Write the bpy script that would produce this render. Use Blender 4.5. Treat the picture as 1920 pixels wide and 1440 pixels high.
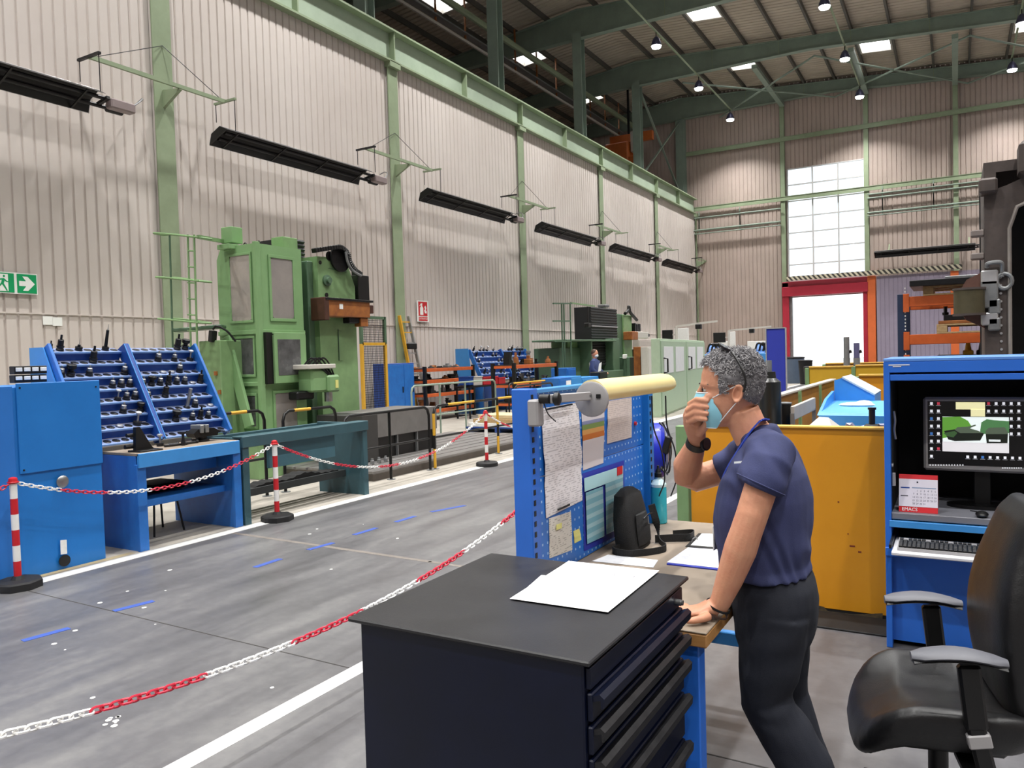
import bpy, bmesh, math, random
from mathutils import Vector, Matrix, noise
random.seed(7)
SC = bpy.context.scene
for o in list(bpy.data.objects): bpy.data.objects.remove(o)
COL = SC.collection
# ---------------------------------------------------------------- camera
F, CAMH = 1450.0, 1.62
_d1 = Vector(((1792-960)/F, (645-720)/F, 1.0)).normalized()
_a = .029; _c = -(_d1.x*_a+_d1.y)/_d1.z
_dn = Vector((_a, 1, _c)).normalized()
_rt = _dn.cross(_d1)
ROWS = [Vector((_rt[i], _d1[i], -_dn[i])) for i in range(3)]      # camera right, down, forward in world axes
CAM = Vector((0, 0, CAMH))
cd = bpy.data.cameras.new('camera'); cam = bpy.data.objects.new('camera', cd); COL.objects.link(cam)
cd.sensor_width = 36; cd.lens = F/1920*36; cd.clip_start = .05; cd.clip_end = 300
R3 = Matrix((ROWS[0], -ROWS[1], -ROWS[2])).transposed()
cam.matrix_world = Matrix.Translation(CAM) @ R3.to_4x4()
SC.camera = cam
# ---------------------------------------------------------------- daylight, exposure
W = bpy.data.worlds.new('overcast_sky'); SC.world = W; W.use_nodes = True
W.node_tree.nodes['Background'].inputs[0].default_value = (.93, .97, 1, 1)
W.node_tree.nodes['Background'].inputs[1].default_value = 1.7
VS = SC.view_settings
VS.view_transform = 'Standard'; VS.look = 'None'; VS.gamma = 1; VS.use_curve_mapping = False
VS.exposure = 0.0
SC.cycles.use_denoising = True
SC.cycles.max_bounces = 6; SC.cycles.diffuse_bounces = 3; SC.cycles.glossy_bounces = 3
SC.cycles.caustics_reflective = False; SC.cycles.caustics_refractive = False
SC.cycles.sample_clamp_indirect = 6; SC.cycles.adaptive_threshold = .06
LAMP_W = 320.0          # watts of each high-bay lamp
# ---------------------------------------------------------------- helpers
def ray(x, y):
    v = ((x-960)/F, (y-720)/F, 1.0)
    return ROWS[0]*v[0] + ROWS[1]*v[1] + ROWS[2]
def at_x(x, y, X): r = ray(x, y); return CAM + r*(X/r.x)
def at_y(x, y, Y): r = ray(x, y); return CAM + r*(Y/r.y)
def at_z(x, y, Z): r = ray(x, y); return CAM + r*((Z-CAMH)/r.z)
def lin(h):
    if isinstance(h, str):
        h = h.lstrip('#'); h = [int(h[i:i+2], 16)/255 for i in (0, 2, 4)]
    return tuple(((c+.055)/1.055)**2.4 if c > .04045 else c/12.92 for c in h)
MATS = {}
def mat(name, col, rough=.5, metal=0.0, var=.08, scale=6.0, bump=0.0, bscale=60.0, emit=0.0, col2=None, spec=.5, coat=0.0, stretch=None, trans=0.0, sss=0.0, edge=.5):
    """procedural material: noise-varied base colour, roughness and fine relief"""
    if name in MATS: return MATS[name]
    m = bpy.data.materials.new(name); m.use_nodes = True; nt = m.node_tree; N = nt.nodes; L = nt.links
    b = N['Principled BSDF']; c = lin(col)
    b.inputs['Roughness'].default_value = rough; b.inputs['Metallic'].default_value = metal
    b.inputs['Specular IOR Level'].default_value = spec
    if coat: b.inputs['Coat Weight'].default_value = coat; b.inputs['Coat Roughness'].default_value = .15
    if trans: b.inputs['Transmission Weight'].default_value = trans
    if sss: b.inputs['Subsurface Weight'].default_value = sss; b.inputs['Subsurface Radius'].default_value = (.02, .008, .005); b.inputs['Subsurface Scale'].default_value = .3
    if emit:
        b.inputs['Emission Color'].default_value = (*c, 1); b.inputs['Emission Strength'].default_value = emit
    if var or bump:
        tc = N.new('ShaderNodeTexCoord'); mp = N.new('ShaderNodeMapping'); L.new(tc.outputs['Object'], mp.inputs['Vector'])
        if stretch: mp.inputs['Scale'].default_value = stretch
    if var:
        n = N.new('ShaderNodeTexNoise'); n.inputs['Scale'].default_value = scale; n.inputs['Detail'].default_value = 6; n.inputs['Roughness'].default_value = .65
        L.new(mp.outputs[0], n.inputs['Vector'])
        r = N.new('ShaderNodeValToRGB'); r.color_ramp.elements[0].position = max(.05, edge-.22); r.color_ramp.elements[1].position = min(.95, edge+.22)
        k = lin(col2) if col2 else tuple(x*(1-2*var) for x in c)
        r.color_ramp.elements[0].color = (*k, 1)
        r.color_ramp.elements[1].color = (*(c if col2 else tuple(min(1, x*(1+var)) for x in c)), 1)
        L.new(n.outputs['Fac'], r.inputs['Fac']); L.new(r.outputs['Color'], b.inputs['Base Color'])
        mr = N.new('ShaderNodeMapRange'); mr.inputs['To Min'].default_value = max(0, rough-.08); mr.inputs['To Max'].default_value = min(1, rough+.1)
        L.new(n.outputs['Fac'], mr.inputs['Value']); L.new(mr.outputs[0], b.inputs['Roughness'])
    else:
        b.inputs['Base Color'].default_value = (*c, 1)
    if bump:
        n2 = N.new('ShaderNodeTexNoise'); n2.inputs['Scale'].default_value = bscale; n2.inputs['Detail'].default_value = 4
        L.new(mp.outputs[0], n2.inputs['Vector'])
        bp = N.new('ShaderNodeBump'); bp.inputs['Strength'].default_value = bump; bp.inputs['Distance'].default_value = .01
        L.new(n2.outputs['Fac'], bp.inputs['Height']); L.new(bp.outputs[0], b.inputs['Normal'])
    MATS[name] = m; return m
ORG = {}
class MB:
    """collects shapes into one mesh"""
    def __init__(s): s.v = []; s.f = []; s.m = []; s.mi = 0
    def add(s, vs, fs):
        k = len(s.v); s.v += [Vector(p) for p in vs]; s.f += [tuple(i+k for i in f) for f in fs]; s.m += [s.mi]*len(fs); return s
    def box(s, x0, x1, y0, y1, z0, z1, b=0.0):
        if x0 > x1: x0, x1 = x1, x0
        if y0 > y1: y0, y1 = y1, y0
        if z0 > z1: z0, z1 = z1, z0
        b = min(b, .45*min(x1-x0, y1-y0, z1-z0))
        if b <= 0:
            return s.add([(x, y, z) for x in (x0, x1) for y in (y0, y1) for z in (z0, z1)],
                         [(0, 1, 3, 2), (4, 6, 7, 5), (0, 4, 5, 1), (2, 3, 7, 6), (0, 2, 6, 4), (1, 5, 7, 3)])
        vs = []; idx = {}
        for i in (0, 1):
            for j in (0, 1):
                for k in (0, 1):
                    p = [(x0, x1)[i], (y0, y1)[j], (z0, z1)[k]]; d = [(b, -b)[i], (b, -b)[j], (b, -b)[k]]
                    for ax in range(3):
                        q = [p[t]+(0 if t == ax else d[t]) for t in range(3)]; idx[(i, j, k, ax)] = len(vs); vs.append(q)
        fs = []
        I = lambda i, j, k, a: idx[(i, j, k, a)]
        for i in (0, 1):
            fs.append((I(i,0,0,0), I(i,1,0,0), I(i,1,1,0), I(i,0,1,0)) if i else (I(i,0,0,0), I(i,0,1,0), I(i,1,1,0), I(i,1,0,0)))
            fs.append((I(0,i,0,1), I(0,i,1,1), I(1,i,1,1), I(1,i,0,1)) if i else (I(0,i,0,1), I(1,i,0,1), I(1,i,1,1), I(0,i,1,1)))
            fs.append((I(0,0,i,2), I(1,0,i,2), I(1,1,i,2), I(0,1,i,2)) if i else (I(0,0,i,2), I(0,1,i,2), I(1,1,i,2), I(1,0,i,2)))
        for i in (0, 1):
            for j in (0, 1):
                fs.append((I(i,j,0,0), I(i,j,1,0), I(i,j,1,1), I(i,j,0,1)))
                fs.append((I(i,0,j,0), I(i,1,j,0), I(i,1,j,2), I(i,0,j,2)))
                fs.append((I(0,i,j,1), I(1,i,j,1), I(1,i,j,2), I(0,i,j,2)))
                for k in (0, 1): fs.append((I(i,j,k,0), I(i,j,k,1), I(i,j,k,2)))
        return s.add(vs, fs)
    def bar(s, p0, p1, w, h, b=0.0, up=(0, 0, 1)):
        """rectangular bar from p0 to p1: w sideways, h along up"""
        p0 = Vector(p0); p1 = Vector(p1); d = (p1-p0); l = d.length; d.normalize()
        u = Vector(up); sd = d.cross(u)
        if sd.length < 1e-4: sd = d.cross(Vector((1, 0, 0)))
        sd.normalize(); u = sd.cross(d)
        t = MB(); t.box(-w/2, w/2, 0, l, -h/2, h/2, b)
        return s.add([p0+sd*q.x+d*q.y+u*q.z for q in t.v], t.f)
    def prism(s, poly, axis, a, b):
        """2-D outline swept along an axis: axis 'x' takes (y,z), 'y' takes (x,z), 'z' takes (x,y)"""
        f = {'x': lambda p, t: (t, p[0], p[1]), 'y': lambda p, t: (p[0], t, p[1]), 'z': lambda p, t: (p[0], p[1], t)}[axis]
        n = len(poly); vs = [f(p, a) for p in poly]+[f(p, b) for p in poly]
        fs = [(i, (i+1) % n, n+(i+1) % n, n+i) for i in range(n)]+[tuple(range(n-1, -1, -1)), tuple(range(n, 2*n))]
        return s.add(vs, fs)
    def cyl(s, p0, p1, r0, r1=None, n=12, cap=True):
        p0 = Vector(p0); p1 = Vector(p1); r1 = r0 if r1 is None else r1
        d = (p1-p0).normalized(); u = d.orthogonal().normalized(); w = d.cross(u)
        vs = []
        for p, r in ((p0, r0), (p1, r1)):
            vs += [p+(u*math.cos(2*math.pi*i/n)+w*math.sin(2*math.pi*i/n))*r for i in range(n)]
        fs = [(i, (i+1) % n, n+(i+1) % n, n+i) for i in range(n)]
        if cap: fs += [tuple(range(n-1, -1, -1)), tuple(range(n, 2*n))]
        return s.add(vs, fs)
    def lathe(s, p0, d, prof, n=14):
        """profile [(along, radius)] turned round the axis d from p0"""
        p0 = Vector(p0); d = Vector(d).normalized(); u = d.orthogonal().normalized(); w = d.cross(u); vs = []
        for t, r in prof: vs += [p0+d*t+(u*math.cos(2*math.pi*i/n)+w*math.sin(2*math.pi*i/n))*max(r, 1e-4) for i in range(n)]
        fs = []
        for j in range(len(prof)-1):
            fs += [(j*n+i, j*n+(i+1) % n, (j+1)*n+(i+1) % n, (j+1)*n+i) for i in range(n)]
        fs += [tuple(range(n-1, -1, -1)), tuple(range((len(prof)-1)*n, len(prof)*n))]
        return s.add(vs, fs)
    def tube(s, pts, r, n=8, closed=False):
        pts = [Vector(p) for p in pts]; m = len(pts); rs = r if isinstance(r, (list, tuple)) else [r]*m
        vs = []; u = None
        for i, p in enumerate(pts):
            if closed: d = pts[(i+1) % m]-pts[i-1]
            else: d = pts[min(i+1, m-1)]-pts[max(i-1, 0)]
            d.normalize()
            u = d.orthogonal().normalized() if u is None else (u-d*u.dot(d)).normalized()
            w = d.cross(u)
            vs += [p+(u*math.cos(2*math.pi*k/n)+w*math.sin(2*math.pi*k/n))*rs[i] for k in range(n)]
        fs = []
        for j in range(m if closed else m-1):
            q = (j+1) % m
            fs += [(j*n+i, j*n+(i+1) % n, q*n+(i+1) % n, q*n+i) for i in range(n)]
        if not closed: fs += [tuple(range(n-1, -1, -1)), tuple(range((m-1)*n, m*n))]
        return s.add(vs, fs)
    def loft(s, rings, cap=True):
        n = len(rings[0]); vs = [p for r in rings for p in r]; fs = []
        for j in range(len(rings)-1):
            fs += [(j*n+i, j*n+(i+1) % n, (j+1)*n+(i+1) % n, (j+1)*n+i) for i in range(n)]
        if cap: fs += [tuple(range(n-1, -1, -1)), tuple(range((len(rings)-1)*n, len(rings)*n))]
        return s.add(vs, fs)
    def ball(s, c, r, n=12, m=8):
        c = Vector(c); r = r if isinstance(r, (list, tuple)) else (r, r, r)
        rings = []
        for j in range(m+1):
            t = math.pi*j/m; q = max(math.sin(t), .02)
            rings.append([c+Vector((r[0]*q*math.cos(2*math.pi*i/n), r[1]*q*math.sin(2*math.pi*i/n), -r[2]*math.cos(t))) for i in range(n)])
        return s.loft(rings)
    def quad(s, a, b, c, d, t=.0012):
        """thin sheet with thickness t behind its face"""
        a, b, c, d = map(Vector, (a, b, c, d)); nn = (b-a).cross(d-a).normalized()*t
        return s.add([a, b, c, d, a-nn, b-nn, c-nn, d-nn], [(0, 1, 2, 3), (7, 6, 5, 4), (0, 4, 5, 1), (1, 5, 6, 2), (2, 6, 7, 3), (3, 7, 4, 0)])
    def rot(s, M, i0=0):
        for i in range(i0, len(s.v)): s.v[i] = M @ s.v[i]
        return s
    def build(s, name, material, parent=None, smooth=35, label=None, local=False):
        me = bpy.data.meshes.new(name); og = Vector((0, 0, 0))
        if parent is not None and not local: og = ORG.get(parent, og)
        me.from_pydata([p-og for p in s.v], [], s.f)
        ms = material if isinstance(material, (list, tuple)) else [material]
        for m in ms: me.materials.append(m)
        if len(ms) > 1: me.polygons.foreach_set('material_index', s.m)
        bm = bmesh.new(); bm.from_mesh(me); bmesh.ops.recalc_face_normals(bm, faces=bm.faces); bm.to_mesh(me); bm.free()
        if smooth:
            me.polygons.foreach_set('use_smooth', [True]*len(me.polygons)); me.set_sharp_from_angle(angle=math.radians(smooth))
        o = bpy.data.objects.new(name, me); COL.objects.link(o)
        if parent is not None: o.parent = parent; ORG[o] = og
        if label: o['label'] = label
        return o
def tag(o, label=None, cat=None, group=None, kind=None):
    if label: o['label'] = label
    if cat: o['category'] = cat
    if group: o['group'] = group
    if kind: o['kind'] = kind
    return o
def thing(name, label, cat, loc=(0, 0, 0), rotz=0, group=None, kind=None):
    o = bpy.data.objects.new(name, None); COL.objects.link(o); o.location = loc; o.rotation_euler = (0, 0, rotz)
    o.empty_display_size = .1; ORG[o] = Vector(loc); return tag(o, label, cat, group, kind)
def single(name, mb, m, label, cat, group=None, kind=None, smooth=35):
    """a thing that is one mesh, with its origin at its base"""
    xs = [p.x for p in mb.v]; ys = [p.y for p in mb.v]; zs = [p.z for p in mb.v]
    og = Vector(((min(xs)+max(xs))/2, (min(ys)+max(ys))/2, min(zs)))
    mb.v = [p-og for p in mb.v]; o = mb.build(name, m, None, smooth); o.location = og
    return tag(o, label, cat, group, kind)
def struct(name, mb, m, parent=None, label=None, smooth=35):
    o = mb.build(name, m, parent, smooth)
    if parent is None: o['kind'] = 'structure'
    if label: o['label'] = label
    return o
def dup(root, loc, rotz=None, label=None):
    r = root.copy(); COL.objects.link(r); r.location = loc
    if rotz is not None: r.rotation_euler = (0, 0, rotz)
    if label: r['label'] = label
    for ch in list(root.children):
        c = ch.copy(); COL.objects.link(c); c.parent = r
        for g in list(ch.children):
            d = g.copy(); COL.objects.link(d); d.parent = c
    return r
def smoothpath(pts, k=6):
    """Catmull-Rom through points"""
    P = [Vector(p) for p in pts]; P = [P[0]*2-P[1]]+P+[P[-1]*2-P[-2]]; out = []
    for i in range(1, len(P)-2):
        for j in range(k):
            t = j/k; a, b, c, d = P[i-1], P[i], P[i+1], P[i+2]
            out.append(.5*((2*b)+(c-a)*t+(2*a-5*b+4*c-d)*t*t+(3*b-a-3*c+d)*t**3))
    out.append(P[-2]); return out
ORDN = ['first', 'second', 'third', 'fourth', 'fifth', 'sixth', 'seventh', 'eighth', 'ninth', 'tenth']
def textmesh(txt, size):
    """lettering as flat mesh: returns verts, faces in its own x,y plane"""
    cu = bpy.data.curves.new('lettering', 'FONT'); cu.body = txt; cu.size = size; cu.resolution_u = 2
    cu.align_x = 'CENTER'; cu.align_y = 'CENTER'
    o = bpy.data.objects.new('lettering', cu); COL.objects.link(o)
    dg = bpy.context.evaluated_depsgraph_get(); me = o.evaluated_get(dg).to_mesh()
    vs = [v.co.copy() for v in me.vertices]; fs = [tuple(p.vertices) for p in me.polygons]
    o.evaluated_get(dg).to_mesh_clear(); bpy.data.objects.remove(o); bpy.data.curves.remove(cu)
    return vs, fs
def remesh(mb, vox, smooth, disp=None):
    me = bpy.data.meshes.new('tmp'); me.from_pydata(mb.v, [], mb.f)
    bm = bmesh.new(); bm.from_mesh(me); bmesh.ops.recalc_face_normals(bm, faces=bm.faces); bm.to_mesh(me); bm.free()
    o = bpy.data.objects.new('tmp', me); COL.objects.link(o)
    r = o.modifiers.new('r', 'REMESH'); r.mode = 'VOXEL'; r.voxel_size = vox
    s = o.modifiers.new('s', 'SMOOTH'); s.factor = .5; s.iterations = smooth
    dg = bpy.context.evaluated_depsgraph_get(); e = o.evaluated_get(dg).to_mesh()
    q = MB(); nr = [v.normal.copy() for v in e.vertices]; q.v = [v.co.copy() for v in e.vertices]; q.f = [tuple(p.vertices) for p in e.polygons]; q.m = [0]*len(q.f)
    o.evaluated_get(dg).to_mesh_clear(); bpy.data.objects.remove(o); bpy.data.meshes.remove(me)
    if disp: q.v = [p+n*disp(p, n) for p, n in zip(q.v, nr)]
    return q
# ---------------------------------------------------------------- materials
M_wall = mat('wall_sheet', '#d3cbc5', .55, var=.05, scale=.35, bump=.04, bscale=9, col2='#c8beb7')
M_endwall = mat('end_wall_sheet', '#b9a89f', .6, var=.06, scale=.5, col2='#a89a90')
M_roof = mat('roof_sheet', '#cabfae', .6, var=.08, scale=.8, col2='#b3a898')
M_greenlt = mat('pale_green_steel', '#a8b8a4', .5, var=.05, scale=2, col2='#9aab96')
M_greencol = mat('green_column_paint', '#94a385', .5, var=.06, scale=2.5, col2='#869578')
M_greendk = mat('dark_green_steel', '#8b9c8f', .55, var=.08, scale=1.5)
M_purlin = mat('purlin_steel', '#5a5852', .6, var=.1, scale=2)
M_conc = mat('pale_concrete', '#b0aaa0', .6, var=.1, scale=2.2, col2='#8e887f', bump=.12, bscale=40)
M_white = mat('white_paint', '#e9e9e6', .55, var=.06, scale=30)
M_linew = mat('line_paint', '#e4e4e0', .45, var=.06, scale=18, col2='#c9c9c6', edge=.38)
M_tape = mat('blue_tape', '#3b56a6', .5, var=.1, scale=40)
M_joint = mat('joint_filler', '#3a3836', .9, var=.1)
M_black = mat('black_plastic', '#0c0c0d', .45, var=.0)
M_blackm = mat('black_steel', '#151516', .4, metal=.3, var=.1, scale=12)
M_dark = mat('dark_steel', '#2a2a2c', .4, metal=.6, var=.12, scale=14)
M_rub = mat('black_rubber', '#1d1d1f', .7, var=.08, scale=20)
M_steel = mat('bare_steel', '#a8a8a8', .32, metal=.9, var=.1, scale=20)
M_alu = mat('aluminium', '#c9cacc', .35, metal=.7, var=.05, scale=10)
M_galv = mat('galvanised_steel', '#8f9192', .45, metal=.6, var=.1, scale=12)
M_blue = mat('blue_enamel', '#1f78c8', .38, var=.04, scale=3, col2='#1c6fbd')
M_bluemid = mat('blue_bench_enamel', '#2a74c4', .42, var=.06, scale=5, col2='#235fae')
M_bluedk = mat('deep_blue_enamel', '#1a4492', .4, var=.05, scale=4)
M_bluepc = mat('cabinet_blue', '#2a6cd2', .36, var=.03, scale=4)
M_bluepale = mat('light_blue_enamel', '#3f8fd6', .36, var=.05, scale=4)
M_teal = mat('teal_enamel', '#35565f', .5, var=.08, scale=5)
M_mg = mat('machine_green', '#84aa77', .42, var=.05, scale=3, col2='#7a9f6d')
M_mg2 = mat('machine_green_worn', '#84a673', .45, var=.1, scale=3, col2='#708f62')
M_mgd = mat('machine_green_dark', '#557058', .45, var=.08, scale=4)
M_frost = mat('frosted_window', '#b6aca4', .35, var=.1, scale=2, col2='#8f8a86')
M_smoke = mat('smoky_window', '#6f7070', .25, var=.3, scale=4, col2='#3c3d3f')
M_bellow = mat('black_bellows', '#17171a', .55, var=.1, scale=8)
M_brown = mat('rusty_orange_beam', '#a8682f', .5, var=.14, scale=7, col2='#7c4726')
M_orange = mat('rack_orange', '#d2662e', .45, var=.06, scale=6, col2='#bd5626')
M_yel = mat('safety_yellow', '#d9a632', .45, var=.05, scale=8)
M_yelp = mat('yellow_panel', '#e59c1f', .42, var=.05, scale=1.6, col2='#da901a')
M_yelp2 = mat('yellow_panel_bright', '#dcae2e', .45, var=.05, scale=2)
M_red = mat('chain_red', '#d23046', .4, var=.04, scale=20)
M_redp = mat('post_red', '#c8202a', .4, var=.04, scale=20)
M_reddoor = mat('door_red', '#b0273c', .42, var=.05, scale=3)
M_ordoor = mat('door_orange', '#e0703a', .45, var=.05, scale=3)
M_chw = mat('chain_white', '#f0efec', .35, var=.03, scale=20)
M_signg = mat('sign_green', '#0f9a5e', .4, var=0)
M_signr = mat('sign_red', '#c8242c', .4, var=0)
M_signw = mat('sign_white', '#eef0ec', .4, var=0)
M_navy = mat('navy_enamel', '#070f29', .36, var=.06, scale=5, col2='#050b1e', spec=.35)
M_navytop = mat('cabinet_rubber_top', '#202023', .4, var=.12, scale=7, col2='#18181b', bump=.05, bscale=250)
M_paper = mat('paper', '#f2f2f2', .6, var=.015, scale=8)
M_deskgrey = mat('bench_lino', '#97897b', .5, var=.08, scale=5, col2='#857868')
M_wood = mat('beech_edge', '#b88a52', .5, var=.12, scale=4, col2='#96683a', stretch=(1, 9, 9))
M_pallet = mat('pallet_wood', '#c0a276', .7, var=.14, scale=5, col2='#9a7e58', stretch=(6, 1, 6))
M_leather = mat('black_leather', '#111113', .4, var=.06, scale=9, bump=.08, bscale=180)
M_greypl = mat('grey_plastic', '#8b8d90', .45, var=.03, scale=9)
M_beige = mat('beige_plastic', '#c9c5bd', .45, var=.03, scale=9)
M_silver = mat('silver_plastic', '#9d9b9c', .4, var=.02)
M_hull = mat('primer_steel_hull', '#5a504c', .55, metal=.2, var=.14, scale=4, col2='#433c39', bump=.1, bscale=30)
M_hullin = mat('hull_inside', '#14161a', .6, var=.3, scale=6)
M_bag = mat('black_nylon', '#101011', .75, var=.1, scale=30, bump=.25, bscale=300)
M_lampy = mat('pale_yellow_shade', '#f0dfa0', .4, var=.03, scale=6)
M_skin = mat('skin', '#d29a7b', .5, var=.07, scale=22, col2='#c98a6e', bump=.08, bscale=160, sss=.12)
M_shirt = mat('navy_cotton', '#383e69', .85, var=.08, scale=9, col2='#2c3255', bump=.12, bscale=300)
M_pants = mat('dark_work_trousers', '#0e1320', .85, var=.1, scale=8, bump=.1, bscale=300)
M_mask = mat('surgical_mask', '#8cc9dc', .8, var=.03, scale=30)
M_maskw = mat('mask_white', '#e6ebee', .8, var=.02)
M_hair = mat('grey_hair', '#8d8c90', .6, var=.25, scale=60, col2='#4f4d50')
M_hairl = mat('silver_hair', '#bcbabb', .6, var=.15, scale=60, col2='#8f8d8f')
M_lens = mat('dark_lens', '#17141a', .15, var=0)
M_lanyard = mat('royal_blue_lanyard', '#1f3fa8', .7, var=.05, scale=40)
M_eye = mat('eye_dark', '#2a1c16', .2, var=0)
M_lip = mat('lip', '#a8685c', .5, var=0)
M_liquid = mat('cyan_liquid', '#39bfd2', .18, var=0, trans=.25)
M_bottle = mat('clear_plastic_bottle', '#c9e4e8', .25, var=0)
M_royal = mat('royal_blue_board', '#2a37a8', .6, var=.03, scale=5)
M_royalp = mat('royal_blue_plastic', '#1f2fb4', .3, var=.03, scale=5)
M_key = mat('black_keys', '#1a1a1c', .5, var=0)
M_lampglow = mat('lamp_lens', '#ffffff', .3, var=0, emit=30)
M_sky = mat('skylight_pane', '#ffffff', .4, var=0, emit=4.5)
M_sticky = mat('sticky_note', '#e3e08a', .7, var=.02)
M_cream = mat('cream_wood', '#d8c39a', .65, var=.08, scale=4)
def rampmat(name, axis, stops, rough=.5, mode='CONSTANT', org=0.0, span=1.0):
    """flat print: colour bands along one object axis"""
    m = bpy.data.materials.new(name); m.use_nodes = True; N = m.node_tree.nodes; L = m.node_tree.links
    b = N['Principled BSDF']; b.inputs['Roughness'].default_value = rough
    tc = N.new('ShaderNodeTexCoord'); sp = N.new('ShaderNodeSeparateXYZ'); L.new(tc.outputs['Object'], sp.inputs[0])
    mr = N.new('ShaderNodeMapRange'); mr.inputs['From Min'].default_value = org; mr.inputs['From Max'].default_value = org+span
    L.new(sp.outputs[axis], mr.inputs['Value']); r = N.new('ShaderNodeValToRGB'); r.color_ramp.interpolation = mode
    while len(r.color_ramp.elements) < len(stops): r.color_ramp.elements.new(.5)
    for e, (p, c) in zip(r.color_ramp.elements, stops): e.position = p; e.color = (*lin(c), 1)
    L.new(mr.outputs[0], r.inputs['Fac']); L.new(r.outputs['Color'], b.inputs['Base Color']); return m
def printmat(name, paper, ink, scale=(60, 60, 160), dens=.5, org=None):
    """flat print: rows of small type - noise words cut into thin lines"""
    m = bpy.data.materials.new(name); m.use_nodes = True; N = m.node_tree.nodes; L = m.node_tree.links
    b = N['Principled BSDF']; b.inputs['Roughness'].default_value = .6
    tc = N.new('ShaderNodeTexCoord'); ax = 2 if scale[2] > scale[1] else 1
    sp = N.new('ShaderNodeSeparateXYZ'); L.new(tc.outputs['Object'], sp.inputs[0])
    mu = N.new('ShaderNodeMath'); mu.operation = 'MULTIPLY'; mu.inputs[1].default_value = 120; L.new(sp.outputs[ax], mu.inputs[0])
    fr = N.new('ShaderNodeMath'); fr.operation = 'FRACT'; L.new(mu.outputs[0], fr.inputs[0])
    ls = N.new('ShaderNodeMath'); ls.operation = 'LESS_THAN'; ls.inputs[1].default_value = .45; L.new(fr.outputs[0], ls.inputs[0])
    mp = N.new('ShaderNodeMapping'); mp.inputs['Scale'].default_value = (40, 40, 90) if ax == 2 else (30, 90, 40); L.new(tc.outputs['Object'], mp.inputs['Vector'])
    n = N.new('ShaderNodeTexNoise'); n.inputs['Scale'].default_value = 1; n.inputs['Detail'].default_value = 0; L.new(mp.outputs[0], n.inputs['Vector'])
    gt = N.new('ShaderNodeMath'); gt.operation = 'GREATER_THAN'; gt.inputs[1].default_value = dens-.06; L.new(n.outputs['Fac'], gt.inputs[0])
    k = N.new('ShaderNodeMath'); k.operation = 'MULTIPLY'; L.new(ls.outputs[0], k.inputs[0]); L.new(gt.outputs[0], k.inputs[1])
    k2 = N.new('ShaderNodeMath'); k2.operation = 'MULTIPLY'; k2.inputs[1].default_value = .55; L.new(k.outputs[0], k2.inputs[0])
    mx = N.new('ShaderNodeMix'); mx.data_type = 'RGBA'; mx.inputs[6].default_value = (*lin(paper), 1); mx.inputs[7].default_value = (*lin(ink), 1)
    L.new(k2.outputs[0], mx.inputs[0]); L.new(mx.outputs[2], b.inputs['Base Color']); return m
# perforated sheet: rows of small square holes showing pale light through blue enamel
def perfmat():
    m = bpy.data.materials.new('perforated_blue'); m.use_nodes = True; N = m.node_tree.nodes; L = m.node_tree.links
    b = N['Principled BSDF']; b.inputs['Roughness'].default_value = .4
    tc = N.new('ShaderNodeTexCoord'); sp = N.new('ShaderNodeSeparateXYZ'); L.new(tc.outputs['Object'], sp.inputs[0])
    out = None
    for ax in (1, 2):
        a = N.new('ShaderNodeMath'); a.operation = 'MULTIPLY'; a.inputs[1].default_value = 26; L.new(sp.outputs[ax], a.inputs[0])
        f = N.new('ShaderNodeMath'); f.operation = 'FRACT'; L.new(a.outputs[0], f.inputs[0])
        c = N.new('ShaderNodeMath'); c.operation = 'LESS_THAN'; c.inputs[1].default_value = .22; L.new(f.outputs[0], c.inputs[0])
        if out is None: out = c
        else:
            k = N.new('ShaderNodeMath'); k.operation = 'MULTIPLY'; L.new(out.outputs[0], k.inputs[0]); L.new(c.outputs[0], k.inputs[1]); out = k
    mx = N.new('ShaderNodeMix'); mx.data_type = 'RGBA'; mx.inputs[6].default_value = (*lin('#2471cf'), 1); mx.inputs[7].default_value = (*lin('#a9c9ee'), 1)
    L.new(out.outputs[0], mx.inputs[0]); L.new(mx.outputs[2], b.inputs['Base Color']); return m
M_perf = perfmat()
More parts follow.
